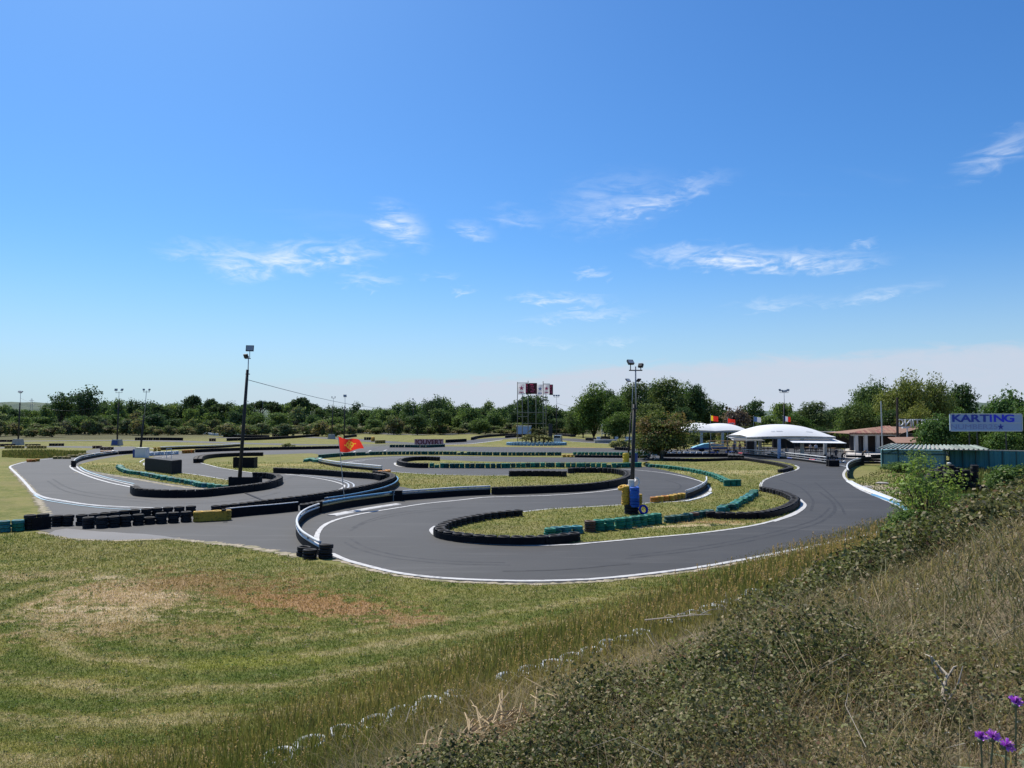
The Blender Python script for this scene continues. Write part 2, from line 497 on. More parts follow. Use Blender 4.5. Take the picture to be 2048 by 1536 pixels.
# asphalt
mt, t, b, o = material('asphalt')
p = t.pos()
f1 = t.noise(p, 0.12, 3.0)
f2 = t.noise(t.scale(p, (0.16, 1.0, 1.0), rot=(0, 0, 0.25)), 0.9, 4.0, 0.6)
f3 = t.noise(p, 38.0, 2.0, 0.7)
c = t.mix(t.step(f1, 0.3, 0.7), (0.030, 0.0283, 0.0262), (0.042, 0.0398, 0.037))
c = t.mix(t.m('MULTIPLY', t.step(f2, 0.50, 0.72), 0.55), c, (0.074, 0.070, 0.065))
c = t.mix(t.m('MULTIPLY', t.step(f2, 0.30, 0.42), 0.0), c, (0.03, 0.03, 0.03))
sk = t.noise(t.scale(p, (0.5, 0.09, 1.0), rot=(0, 0, -0.5)), 1.0, 3.0, 0.5, 1.0)
c = t.mix(t.m('MULTIPLY', t.step(sk, 0.60, 0.70), 0.35), c, (0.028, 0.028, 0.03))
c = t.mix(t.m('MULTIPLY', t.step(f3, 0.5, 0.75), 0.45), c, (0.078, 0.074, 0.069))
t.l.new(c, b.inputs['Base Color'])
b.inputs['Roughness'].default_value = 0.72
b.inputs['Specular IOR Level'].default_value = 0.35
t.l.new(t.bump(f3, 0.5, 0.006), b.inputs['Normal'])
mt, t, b, o = material('old_asphalt')
p = t.pos()
c = t.mix(t.noise(p, 0.2, 4.0), (0.13, 0.125, 0.12), (0.20, 0.19, 0.18))
t.l.new(c, b.inputs['Base Color'])
b.inputs['Roughness'].default_value = 0.85
mt, t, b, o = material('verge')
p = t.pos()
c = t.mix(t.step(t.noise(p, 1.6, 4.0), 0.35, 0.65), (0.40, 0.33, 0.24), (0.20, 0.18, 0.09))
c = t.mix(t.m('MULTIPLY', t.step(t.noise(p, 9.0, 3.0), 0.5, 0.7), 0.5), c, (0.09, 0.085, 0.06))
t.l.new(c, b.inputs['Base Color'])
b.inputs['Roughness'].default_value = 0.95
t.l.new(t.bump(t.noise(p, 8.0, 4.0), 0.8, 0.05), b.inputs['Normal'])
mt, t, b, o = material('far_hill')
p = t.pos()
c = t.mix(t.step(t.noise(p, 0.03, 5.0, 0.65), 0.35, 0.65), (0.045, 0.075, 0.05), (0.09, 0.12, 0.075))
t.l.new(c, b.inputs['Base Color'])
b.inputs['Roughness'].default_value = 1.0
t.l.new(t.bump(t.noise(p, 0.08, 5.0), 1.0, 6.0), b.inputs['Normal'])


# ------------------------------------------------------------------ mesh builder
class MB:
    def __init__(s):
        s.v, s.f, s.mi = [], [], []

    def add(s, vs_, fs_, mi=0):
        o_ = len(s.v)
        s.v += [tuple(q) for q in vs_]
        s.f += [tuple(i + o_ for i in f_) for f_ in fs_]
        s.mi += [mi] * len(fs_)
        return s

    def box(s, c, size, rz=0.0, mi=0, taper=1.0):
        hx, hy, hz = size[0] / 2, size[1] / 2, size[2] / 2
        co, si = math.cos(rz), math.sin(rz)
        vs_ = []
        for k in (-1, 1):
            tp = 1.0 if k < 0 else taper
            for (a_, b_) in ((-1, -1), (1, -1), (1, 1), (-1, 1)):
                px, py = a_ * hx * tp, b_ * hy * tp
                vs_.append((c[0] + px * co - py * si, c[1] + px * si + py * co, c[2] + k * hz))
        return s.add(vs_, [(3, 2, 1, 0), (4, 5, 6, 7), (0, 1, 5, 4), (1, 2, 6, 5), (2, 3, 7, 6), (3, 0, 4, 7)], mi)

    def tube(s, pts, rad, seg=8, cap=True, mi=0):
        pts = [Vector(q) for q in pts]
        n = len(pts)
        rad = rad if isinstance(rad, (list, tuple)) else [rad] * n
        vs_ = []
        prev = None
        for i, q in enumerate(pts):
            d = (pts[min(i + 1, n - 1)] - pts[max(i - 1, 0)])
            d = d.normalized() if d.length > 1e-9 else Vector((0, 0, 1))
            ref = prev if prev is not None else (Vector((1, 0, 0)) if abs(d.x) < 0.9 else Vector((0, 1, 0)))
            a_ = (ref - d * ref.dot(d))
            if a_.length < 1e-6:
                a_ = d.orthogonal()
            a_.normalize()
            prev = a_
            b_ = d.cross(a_)
            for k in range(seg):
                th = 2 * math.pi * k / seg
                vs_.append(q + (a_ * math.cos(th) + b_ * math.sin(th)) * rad[i])
        fs_ = []
        for i in range(n - 1):
            for k in range(seg):
                k2 = (k + 1) % seg
                fs_.append((i * seg + k, i * seg + k2, (i + 1) * seg + k2, (i + 1) * seg + k))
        if cap:
            fs_.append(tuple(range(seg - 1, -1, -1)))
            fs_.append(tuple((n - 1) * seg + k for k in range(seg)))
        return s.add(vs_, fs_, mi)

    def lathe(s, prof, seg=16, closed=False, loc=(0, 0, 0), mi=0):
        n = len(prof)
        vs_ = []
        for k in range(seg):
            th = 2 * math.pi * k / seg
            for (r_, z_) in prof:
                vs_.append((loc[0] + r_ * math.cos(th), loc[1] + r_ * math.sin(th), loc[2] + z_))
        fs_ = []
        for k in range(seg):
            k2 = (k + 1) % seg
            for i in range(n if closed else n - 1):
                j = (i + 1) % n
                fs_.append((k * n + i, k2 * n + i, k2 * n + j, k * n + j))
        return s.add(vs_, fs_, mi)

    def prism(s, poly, z0, z1, mi=0):
        """extrude a 2D polygon (x,y) from z0 to z1"""
        n = len(poly)
        vs_ = [(x, y, z0) for x, y in poly] + [(x, y, z1) for x, y in poly]
        fs_ = [(i, (i + 1) % n, n + (i + 1) % n, n + i) for i in range(n)]
        tri = tessellate_polygon([[Vector((x, y, 0)) for x, y in poly]])
        for (a_, b_, c_) in tri:
            fs_.append((n + a_, n + b_, n + c_))
            fs_.append((c_, b_, a_))
        return s.add(vs_, fs_, mi)

    def prism_xz(s, poly, y0, y1, mi=0):
        o_ = len(s.v)
        s.prism(poly, y0, y1, mi)
        for i in range(o_, len(s.v)):
            x, y, z = s.v[i]
            s.v[i] = (x, z, y)
        return s

    def build(s, name, mats, parent=None, loc=None, smooth=False, kind=None):
        me = bpy.data.meshes.new(name)
        me.from_pydata(s.v, [], s.f)
        for m_ in (mats if isinstance(mats, (list, tuple)) else [mats]):
            me.materials.append(M[m_] if isinstance(m_, str) else m_)
        me.polygons.foreach_set('material_index', s.mi)
        bm = bmesh.new()
        bm.from_mesh(me)
        bmesh.ops.recalc_face_normals(bm, faces=bm.faces)
        bm.to_mesh(me)
        bm.free()
        if smooth:
            me.polygons.foreach_set('use_smooth', [True] * len(me.polygons))
        me.update()
        return link(name, me, parent, loc, kind)


def link(name, me, parent=None, loc=None, kind=None, rot=None, scl=None):
    o_ = bpy.data.objects.new(name, me)
    COL.objects.link(o_)
    if parent is not None:
        o_.parent = parent
    if loc is not None:
        o_.location = loc
    if rot is not None:
        o_.rotation_euler = rot
    if scl is not None:
        o_.scale = scl
    if kind:
        o_['kind'] = kind
    return o_


def tag(o_, label, cat, group=None, kind=None):
    o_['label'] = label
    if cat:
        o_['category'] = cat
    if group:
        o_['group'] = group
    if kind:
        o_['kind'] = kind
    return o_


def thing(name, label, cat, loc=(0, 0, 0), rz=0.0, group=None):
    o_ = bpy.data.objects.new(name, None)
    o_.empty_display_size = 0.2
    COL.objects.link(o_)
    o_.location = loc
    o_.rotation_euler = (0, 0, rz)
    return tag(o_, label, cat, group)


def copy_tree(o_, parent=None):
    c_ = o_.copy()
    COL.objects.link(c_)
    c_.parent = parent
    for ch in KIDS.get(o_.name, []) or [k for k in o_.children]:
        copy_tree(ch, c_)
    return c_


KIDS = {}


def spline(pts, step=0.5, closed=False):
    """Catmull-Rom through ground points, resampled at about `step` metres"""
    pts = [Vector((q[0], q[1])) for q in pts]
    n = len(pts)
    outp = []
    rngk = range(n if closed else n - 1)
    for i in rngk:
        p0 = pts[(i - 1) % n] if closed or i > 0 else pts[0] * 2 - pts[1]
        p1, p2 = pts[i], pts[(i + 1) % n]
        p3 = pts[(i + 2) % n] if closed or i + 2 < n else p2 * 2 - p1
        k = max(2, int((p2 - p1).length / step))
        # centripetal-ish: limit tangents to segment length
        m1, m2 = (p2 - p0) * 0.5, (p3 - p1) * 0.5
        L = (p2 - p1).length
        if m1.length > 1.1 * L:
            m1 = m1.normalized() * 1.1 * L
        if m2.length > 1.1 * L:
            m2 = m2.normalized() * 1.1 * L
        for j in range(k):
            s_ = j / k
            h00, h10 = 2 * s_ ** 3 - 3 * s_ ** 2 + 1, s_ ** 3 - 2 * s_ ** 2 + s_
            h01, h11 = -2 * s_ ** 3 + 3 * s_ ** 2, s_ ** 3 - s_ ** 2
            outp.append(p1 * h00 + m1 * h10 + p2 * h01 + m2 * h11)
    if not closed:
        outp.append(pts[-1])
    return outp


def resample(path, step):
    """points at an even step along a dense polyline"""
    outp = [path[0].copy()]
    acc = 0.0
    for a_, b_ in zip(path[:-1], path[1:]):
        L = (b_ - a_).length
        pos_ = step - acc
        while pos_ <= L:
            outp.append(a_.lerp(b_, pos_ / L))
            pos_ += step
        acc = (acc + L) % step if L > 0 else acc
    return outp


def tangents(path):
    n = len(path)
    ts = []
    for i in range(n):
        d = path[min(i + 1, n - 1)] - path[max(i - 1, 0)]
        ts.append(d.normalized() if d.length > 0 else Vector((1, 0)))
    return ts


def G(pix):
    return [P(u, v).xy for u, v in pix]


def sheet(name, pix, z, mat, jitter=0.0, step=0.6, kind='structure'):
    path = spline(G(pix), step, True)
    if jitter:
        path = [q + Vector((random.uniform(-1, 1), random.uniform(-1, 1))) * jitter for q in path]
    poly = [Vector((q.x, q.y, 0)) for q in path]
    tri = tessellate_polygon([poly])
    mb = MB().add([(q.x, q.y, z) for q in path], [tuple(t_) for t_ in tri])
    ob = mb.build(name, mat)
    me = ob.data
    # all faces up
    bm = bmesh.new()
    bm.from_mesh(me)
    for f_ in bm.faces:
        if f_.normal.z < 0:
            f_.normal_flip()
    bm.to_mesh(me)
    bm.free()
    if kind:
        ob['kind'] = kind
    return ob


def ribbon_mesh(path, width, z, mb=None, wj=0.0, mi=0):
    mb = mb or MB()
    ts = tangents(path)
    vs_ = []
    for q, t_ in zip(path, ts):
        nrm = Vector((-t_.y, t_.x))
        w1, w2 = width / 2 * (1 + random.uniform(-wj, wj)), width / 2 * (1 + random.uniform(-wj, wj))
        vs_ += [(q.x + nrm.x * w1, q.y + nrm.y * w1, z), (q.x - nrm.x * w2, q.y - nrm.y * w2, z)]
    mb.add(vs_, [(2 * i, 2 * i + 1, 2 * i + 3, 2 * i + 2) for i in range(len(path) - 1)], mi)
    return mb


def ribbon(name, pix, width, z, mat, step=0.5, wj=0.0, closed=False, kind='structure', parent=None):
    path = spline(G(pix), step, closed)
    if closed:
        path.append(path[0])
    ob = ribbon_mesh(path, width, z, None, wj).build(name, mat, parent)
    if kind and parent is None:
        ob['kind'] = kind
    return ob


# ================================================================== GROUND
BX, BY = 0.73, 0.68            # direction of the roadside bank


def bank_s(x, y):
    return -BY * x + BX * y


def bank_h(x, y):
    x, y = np.asarray(x, float), np.asarray(y, float)
    s_ = bank_s(x, y)
    a_ = BX * x + BY * y
    s0 = np.clip(13.0 + (a_ - 6.8) * 0.087, 12.0, 20.0)
    h = np.interp(s_ * 13.0 / s0, [0, 2.5, 5, 7, 9, 11, 13], [4.35, 4.0, 3.05, 2.05, 1.12, 0.42, 0.0])
    h = h * (1 + 0.24 * np.clip((a_ - 8) / 11.0, 0, 1))
    h = h * np.clip((125 - a_) / 30.0, 0, 1)
    bump_ = 0.10 * np.sin(x * 1.7 + y * 0.6) * np.sin(y * 1.3 - x * 0.4) + 0.05 * np.sin(x * 4.1) * np.sin(y * 3.7)
    return h + bump_ * np.clip(h / 1.0, 0, 1)


def axis(lo, hi, f0, f1, fine, grow=1.16):
    a_ = list(np.arange(f0, f1 + 1e-6, fine))
    st = fine
    q = f1
    while q < hi:
        st *= grow
        q = min(q + st, hi)
        a_.append(q)
    st = fine
    q = f0
    b_ = []
    while q > lo:
        st *= grow
        q = max(q - st, lo)
        b_.append(q)
    return np.array(b_[::-1] + a_)


def np_mesh(name, verts, faces, mat, colors=None, smooth=False):
    """verts (N,3), faces (M,k): fast mesh with optional point colours"""
    me = bpy.data.meshes.new(name)
    verts = np.ascontiguousarray(verts, dtype=np.float32)
    faces = np.ascontiguousarray(faces, dtype=np.int32)
    k = faces.shape[1]
    me.vertices.add(len(verts))
    me.vertices.foreach_set('co', verts.ravel())
    me.loops.add(faces.size)
    me.loops.foreach_set('vertex_index', faces.ravel())
    me.polygons.add(len(faces))
    me.polygons.foreach_set('loop_start', np.arange(0, faces.size, k, dtype=np.int32))
    me.polygons.foreach_set('loop_total', np.full(len(faces), k, dtype=np.int32))
    if smooth:
        me.polygons.foreach_set('use_smooth', np.ones(len(faces), dtype=bool))
    if colors is not None:
        ca = me.color_attributes.new('Col', 'FLOAT_COLOR', 'POINT')
        c4 = np.ones((len(verts), 4), dtype=np.float32)
        c4[:, :3] = colors
        ca.data.foreach_set('color', c4.ravel())
    me.materials.append(M[mat])
    me.update(calc_edges=True)
    return me


gx = axis(-5000, 5000, -26, 46, 0.6)
gy = axis(-200, 7000, -4, 62, 0.6)
XX, YY = np.meshgrid(gx, gy)
ZZ = bank_h(XX, YY)
gv = np.stack([XX.ravel(), YY.ravel(), ZZ.ravel()], 1)
nx, ny = len(gx), len(gy)
idx = np.arange(nx * ny).reshape(ny, nx)
gf = np.stack([idx[:-1, :-1].ravel(), idx[:-1, 1:].ravel(), idx[1:, 1:].ravel(), idx[1:, :-1].ravel()], 1)
link('ground', np_mesh('ground', gv, gf, 'ground_turf', smooth=True), kind='structure')

# low wooded hills on the skyline
for nm, d0, top, uu in [('hills', 1900.0, [(-1200, 812), (-300, 806), (0, 804), (120, 806), (300, 812), (520, 818), (800, 821), (1100, 822), (1500, 822), (2400, 824)], 0),
                        ('hills', 1300.0, [(1300, 830), (1600, 822), (1760, 815), (1850, 806), (1900, 803), (1980, 805), (2100, 800), (2500, 797), (3300, 805)], 1)]:
    mb = MB()
    us = [q[0] for q in top]
    vs2 = [q[1] for q in top]
    uu_ = np.linspace(us[0], us[-1], 160)
    vv_ = np.interp(uu_, us, vs2) + np.array([random.uniform(-1.2, 1.2) for _ in uu_])
    vs_ = []
    for u, v in zip(uu_, vv_):
        c_ = at(u, v, d0)
        vs_ += [(c_.x, d0 - 260, -1.0), (c_.x, d0 - 120, c_.z * 0.62), (c_.x, d0, c_.z), (c_.x, d0 + 320, -1.0)]
    fs_ = []
    for i in range(len(uu_) - 1):
        for k in range(3):
            fs_.append((4 * i + k, 4 * i + 4 + k, 4 * i + 5 + k, 4 * i + 1 + k))
    mb.add(vs_, fs_)
    mb.build(nm, 'far_hill', smooth=True, kind='structure')

# ================================================================== TRACK
Z1, Z2, Z3 = 0.012, 0.020, 0.030
sheet('track', [(20, 933), (35, 950), (60, 975), (76, 998), (92, 1030), (84, 1046), (74, 1060), (100, 1066), (150, 1076), (240, 1079), (330, 1076), (385, 1081), (470, 1090),
                (540, 1100), (600, 1113), (665, 1117), (720, 1133), (800, 1151), (900, 1161), (1020, 1167), (1100, 1167), (1200, 1162),
                (1300, 1152), (1400, 1139), (1500, 1121), (1600, 1101), (1700, 1081), (1780, 1061), (1818, 1040), (1812, 1018), (1790, 1004), (1750, 990),
                (1715, 975), (1697, 962), (1690, 948), (1697, 935), (1714, 926), (1750, 921), (1745, 914), (1700, 908), (1640, 903), (1500, 898), (1380, 899), (1300, 899),
                (1250, 897), (1100, 895), (900, 893), (760, 892), (600, 896), (480, 898), (380, 899), (330, 899), (300, 897), (262, 893), (230, 894), (190, 898), (130, 912), (60, 921)],
      Z1, 'asphalt', jitter=0.08, step=0.4)

ISL = [
    ('grass_island', [(157, 932), (176, 924), (215, 916), (262, 909), (290, 911), (310, 915), (289, 925), (296, 933), (345, 944), (400, 951), (462, 961), (456, 970), (430, 977), (380, 973), (330, 966), (270, 956), (225, 949), (180, 941)]),
    ('grass_island', [(398, 920), (450, 912), (552, 909), (622, 907), (640, 912), (612, 921), (635, 926), (690, 934), (760, 941), (778, 944), (860, 949), (950, 951), (1020, 951), (1060, 948), (1140, 945), (1200, 943),
                      (1240, 949), (1254, 961), (1245, 970), (1200, 978), (1100, 984), (985, 986), (900, 985), (850, 982), (800, 973), (785, 966), (740, 957), (640, 947), (560, 941), (540, 950), (490, 944), (440, 936), (410, 929)]),
    ('grass_island', [(790, 930), (805, 921), (840, 917), (875, 919), (960, 923), (1100, 925), (1230, 925), (1290, 924), (1296, 932), (1240, 937), (1100, 938), (960, 936), (860, 935), (810, 934)]),
    ('grass_island', [(630, 922), (660, 914), (720, 908), (800, 904), (900, 902), (1000, 905), (1120, 906), (1260, 909), (1262, 914), (1120, 915), (900, 912), (800, 912), (720, 916), (655, 925)]),
    ('grass_island', [(1288, 931), (1330, 941), (1380, 953), (1410, 967), (1423, 979), (1410, 991), (1370, 1002), (1300, 1006), (1200, 1012), (1100, 1018), (1040, 1025), (980, 1031), (905, 1045), (878, 1055), (868, 1063), (882, 1074), (930, 1083),
                      (1000, 1088), (1080, 1089), (1200, 1083), (1300, 1075), (1400, 1066), (1500, 1052), (1560, 1037), (1592, 1022), (1600, 1009), (1588, 998), (1566, 989), (1532, 980), (1522, 972), (1530, 960),
                      (1560, 949), (1590, 941), (1597, 935), (1580, 927), (1540, 921), (1480, 917), (1400, 916), (1330, 918), (1296, 923)]),
    ('grass_island', [(262, 891), (330, 894), (420, 895), (500, 893), (620, 891), (680, 892), (620, 896), (520, 900), (440, 900.5), (380, 902), (330, 904), (300, 901)]),
]
for nm, pix in ISL:
    sheet(nm, pix, Z2, 'turf', jitter=0.05, step=0.5)

# far loops of the circuit: ribbons of asphalt over the turf
def road(pix, width, z=Z1, mat='asphalt'):
    return ribbon('far_track', pix, width, z, mat, step=1.5, wj=0.03)


road([(-60, 886), (40, 882.5), (170, 881), (300, 881), (400, 884), (500, 887), (640, 890), (760, 890), (860, 889), (925, 886), (960, 881), (1000, 877), (1050, 875)], 8.0, 0.008)
road([(-40, 897), (80, 893.5), (160, 894), (240, 896)], 7.0, 0.010)
road([(405, 868.5), (470, 868), (520, 866.5), (640, 864.5), (740, 866), (800, 869), (880, 869), (935, 867)], 8.5, 0.008)
road([(430, 875), (520, 876), (600, 874), (690, 878), (745, 882), (800, 886), (850, 887.5)], 8.0, 0.006)
road([(1125, 877), (1170, 882), (1230, 886), (1300, 889), (1360, 893)], 8.5, 0.008)
# pit paving and forecourt
sheet('pit_paving', [(1380, 897), (1480, 893), (1600, 895), (1690, 899), (1705, 910), (1690, 921), (1640, 919), (1560, 912), (1480, 907), (1390, 905)], 0.018, 'asphalt', step=1.0)
sheet('forecourt', [(1688, 904), (1700, 897), (1800, 896), (1810, 905), (1790, 920), (1762, 927), (1742, 921), (1716, 917), (1690, 916)], 0.030, 'concrete_light', step=1.0)
sheet('worn_asphalt', [(98, 1066), (130, 1058), (185, 1062), (240, 1066), (300, 1070), (388, 1080), (330, 1077.5), (240, 1080.5), (150, 1077.5)], 0.017, 'old_asphalt', jitter=0.1, step=0.5)

# bare earth fringe where turf meets asphalt
for pix, w_ in [([(74, 1064), (110, 1070), (150, 1078), (240, 1081), (330, 1078), (385, 1082), (470, 1091), (540, 1102), (600, 1114)], 0.55),
                ([(670, 1120), (720, 1134), (800, 1152), (900, 1163), (1020, 1168), (1100, 1168), (1200, 1163), (1300, 1153), (1400, 1140), (1500, 1122), (1600, 1102), (1700, 1082), (1780, 1062)], 0.28),
                ([(22, 936), (35, 951), (60, 977), (76, 999), (92, 1030)], 0.5),
                ([(150, 945), (190, 946), (270, 958), (330, 969), (380, 976), (430, 980)], 0.5)]:
    ribbon('dirt_verge', pix, w_, 0.014, 'verge', step=0.15, wj=0.8)

# painted lines
LINES = [
    ([(662, 1108), (690, 1120), (720, 1129), (800, 1147.5), (900, 1158), (1020, 1162.5), (1100, 1162.5), (1200, 1158), (1300, 1148), (1400, 1135), (1500, 1117.5), (1600, 1098), (1700, 1078), (1776, 1059), (1806, 1043), (1816, 1033), (1810, 1020), (1790, 1009), (1760, 996), (1722, 980), (1700, 966), (1689, 955), (1688, 946), (1696, 936), (1708, 929)], 0.27, 'line_white'),
    ([(637, 1090), (633, 1080), (636, 1066), (648, 1052), (668, 1042), (696, 1034), (735, 1026), (794, 1016.5), (850, 1008), (918, 1001), (977, 995), (1094, 991.5), (1180, 985.5), (1238, 978), (1262, 967), (1270, 960), (1264, 955)], 0.26, 'line_white'),
    ([(1040, 1025), (1100, 1018.5), (1200, 1013), (1300, 1006.5), (1370, 1002), (1408, 991), (1421, 980), (1414, 970), (1395, 961), (1350, 950), (1300, 943), (1240, 938.5), (1160, 936.5)], 0.22, 'line_white'),
    ([(1150, 1090), (1240, 1081.5), (1300, 1076), (1400, 1067), (1500, 1053), (1560, 1038), (1596, 1022), (1604, 1008), (1590, 998), (1566, 989), (1532, 980), (1521.5, 972), (1530, 960), (1560, 949), (1590, 941), (1597, 935), (1590, 931)], 0.24, 'line_white'),
    ([(1150, 1090), (1080, 1092), (1000, 1090.5), (930, 1085.5), (880, 1075), (864, 1065), (864, 1059), (872, 1053)], 0.24, 'line_white'),
    ([(1548, 1044), (1590, 1029), (1610, 1012), (1600, 999)], 0.2, 'line_white'),
    ([(225, 900), (226, 903), (215, 907), (130, 915), (60, 923), (32, 929), (20, 934), (30, 945), (45, 960), (60, 977), (68, 986), (85, 994), (120, 1001), (180, 1010), (240, 1014), (300, 1016), (350, 1016)], 0.26, 'line_white'),
    ([(68, 990), (85, 999), (120, 1006), (180, 1014), (240, 1019), (300, 1020)], 0.16, 'line_blue'),
    ([(66, 985), (90, 997), (140, 1006), (200, 1013), (260, 1017)], 0.12, 'line_faded'),
    ([(146, 929), (141, 933), (148, 940), (180, 954), (220, 966), (268, 976)], 0.28, 'line_white'),
    ([(151, 932), (165, 943), (200, 955), (268, 972)], 0.22, 'line_white'),
    ([(160, 934), (175, 943), (215, 956), (268, 968)], 0.18, 'line_blue'),
    ([(345, 912), (310, 918), (290, 925), (292, 932), (345, 943.5), (400, 951), (462, 961.5)], 0.2, 'line_white'),
    ([(400, 926), (420, 931), (440, 936), (490, 944), (540, 950), (580, 951)], 0.24, 'line_white'),
    ([(570, 949), (620, 955), (660, 962), (684, 969), (688, 974), (676, 981), (640, 992), (610, 999)], 0.22, 'line_white'),
    ([(580, 949.5), (650, 956), (690, 965), (697, 974), (685, 983), (650, 994)], 0.16, 'line_faded'),
    ([(600, 949.5), (670, 957), (702, 966), (707, 974), (692, 986)], 0.14, 'line_faded'),
    ([(780, 943.5), (860, 949), (950, 951.2), (1020, 951)], 0.24, 'line_white'),
    ([(672, 930), (690, 926), (720, 921), (770, 917), (850, 914.5), (960, 915)], 0.26, 'line_white'),
    ([(680, 931), (700, 926.5), (730, 922)], 0.16, 'line_faded'),
    ([(790, 926), (792, 931), (810, 934.6), (860, 936)], 0.3, 'line_white'),
    ([(1130, 916.5), (1200, 917), (1260, 917.5)], 0.24, 'line_white'),
    ([(1655, 932), (1680, 931), (1705, 938)], 0.16, 'line_faded'),
    ([(280, 925), (283, 922), (300, 916), (345, 911)], 0.2, 'line_white'),
    ([(868, 890), (930, 888.5), (975, 884), (1005, 880)], 0.7, 'line_white'),
    ([(1140, 883), (1180, 885.5), (1240, 889)], 0.6, 'line_white'),
    ([(230, 893.5), (280, 894.5), (318, 899)], 0.3, 'line_white'),
]
for pix, w_, m_ in LINES:
    Z3 += 0.0006
    ribbon('painted_line', pix, w_, Z3, m_, step=0.3, wj=0.12)
for (u0, v0, u1, v1) in [(705, 906, 711, 903), (737, 903.5, 742, 901), (768, 902, 773, 900)]:
    ribbon('painted_dash', [(u0, v0), (u1, v1)], 0.35, 0.05, 'line_white', step=0.5)

# rubber left by tyres on the racing line
mt, t, b, o = material('tyre_mark')
t.l.new(t.mix(t.step(t.noise(t.pos(), 1.5, 4.0), 0.35, 0.65), (0.024, 0.024, 0.025), (0.042, 0.041, 0.041)), b.inputs['Base Color'])
b.inputs['Roughness'].default_value = 0.75
b.inputs['Specular IOR Level'].default_value = 0.3
zz = 0.0135
for pix, w_ in [([(690, 1085), (720, 1100), (790, 1117), (900, 1128), (1020, 1131)], .16), ([(700, 1078), (735, 1096), (800, 1112), (905, 1123), (1010, 1126)], .16), ([(1250, 1118), (1400, 1100), (1540, 1074), (1640, 1045), (1672, 1020)], .18), ([(1260, 1112), (1400, 1094), (1530, 1069), (1630, 1040), (1660, 1016)], .18),
                ([(1640, 985), (1665, 1005), (1668, 1025), (1640, 1046)], .2), ([(1630, 965), (1655, 985), (1680, 1010), (1690, 1030)], .16), ([(900, 1018), (800, 1030), (735, 1045), (700, 1062)], .16), ([(910, 1014), (805, 1025), (742, 1039), (705, 1056)], .16),
                ([(300, 1005), (200, 996), (130, 982), (95, 962)], .2), ([(310, 1001), (210, 991), (140, 977), (105, 958)], .2), ([(560, 985), (500, 998), (400, 1007), (300, 1008)], .2), ([(1330, 960), (1360, 970), (1350, 982), (1290, 993)], .18), ([(1560, 960), (1600, 975), (1625, 1000), (1622, 1022)], .18), ([(160, 1030), (260, 1024), (330, 1021)], .2), ([(1005, 1143), (1120, 1140), (1260, 1128)], .16)]:
    zz += .0003
    ribbon('tyre_mark', pix, w_, zz, 'tyre_mark', step=.3, wj=.25)
# raised kerb strip on the right-hand bend and the flat kerb plates by the blue rail
def kerb(pix, width, h, mat, label):
    path = spline(G(pix), 0.6)
    ts = tangents(path)
    mb = MB()
    vs_ = []
    for q, t_ in zip(path, ts):
        n_ = Vector((-t_.y, t_.x)) * width / 2
        vs_ += [(q.x + n_.x, q.y + n_.y, 0.0), (q.x + n_.x * .9, q.y + n_.y * .9, h), (q.x - n_.x * .6, q.y - n_.y * .6, h), (q.x - n_.x, q.y - n_.y, 0.0)]
    fs_ = []
    for i in range(len(path) - 1):
        for k in range(3):
            fs_.append((4 * i + k, 4 * i + k + 1, 4 * i + k + 5, 4 * i + k + 4))
    n_ = 4 * (len(path) - 1)
    fs_ += [(0, 1, 2, 3), (n_, n_ + 1, n_ + 2, n_ + 3)]
    ob = mb.add(vs_, fs_).build('kerb', mat)
    return tag(ob, label, 'kerb')


kerb([(1698, 963), (1712, 971), (1740, 982), (1770, 994), (1800, 1006)], 0.55, 0.10, 'rail_white', 'white concrete kerb along the outside of the right hand bend')
kerb([(1745, 990), (1775, 1001), (1800, 1012), (1815, 1022)], 0.30, 0.09, 'rail_blue', 'narrow blue kerb strip outside the white line of the right hand bend')
kerb([(664, 1031.5), (700, 1024.5)], 0.75, 0.05, 'line_white', 'short white kerb plate at the near end below the blue rail')
kerb([(704, 1024), (745, 1016.5), (797, 1008.5)], 0.6, 0.05, 'line_white', 'long white kerb plate below the blue rail')
kerb([(1421, 986), (1405, 995), (1370, 1004)], 0.35, 0.08, 'rail_white', 'white kerb curving round the end of the pale guard rail')


# ================================================================== TYRES AND BARRIERS
TR, TW = 0.31, 0.20


def tyre_mesh(name, mat, seg, r=TR, wd=TW, rim=0.19, fat=True):
    h = wd / 2
    if seg >= 14:
        prof = [(rim, -h * .55), (rim + .02, -h * .85), (r - .05, -h), (r - .012, -h * .72), (r, -h * .3), (r - .008, -h * .27), (r - .008, h * .27), (r, h * .3),
                (r - .012, h * .72), (r - .05, h), (rim + .02, h * .85), (rim, h * .55)]
    else:
        prof = [(rim, -h * .6), (r - .04, -h), (r, -h * .5), (r, h * .5), (r - .04, h), (rim, h * .6)]
    mb = MB().lathe([(a_, b_ + h) for a_, b_ in prof], seg, closed=True)
    me_o = mb.build(name, mat, smooth=True)
    me = me_o.data
    bpy.data.objects.remove(me_o)
    return me


TY = {}


def tyre(colour, lod):
    k = (colour, lod)
    if k not in TY:
        TY[k] = tyre_mesh('tyre', 'rubber' if colour == 'black' else 'tyre_' + colour, {0: 22, 1: 14, 2: 8}[lod])
    return TY[k]


def pick(colours):
    if isinstance(colours, str):
        return colours
    return random.choices([c_[0] for c_ in colours], [c_[1] for c_ in colours])[0]


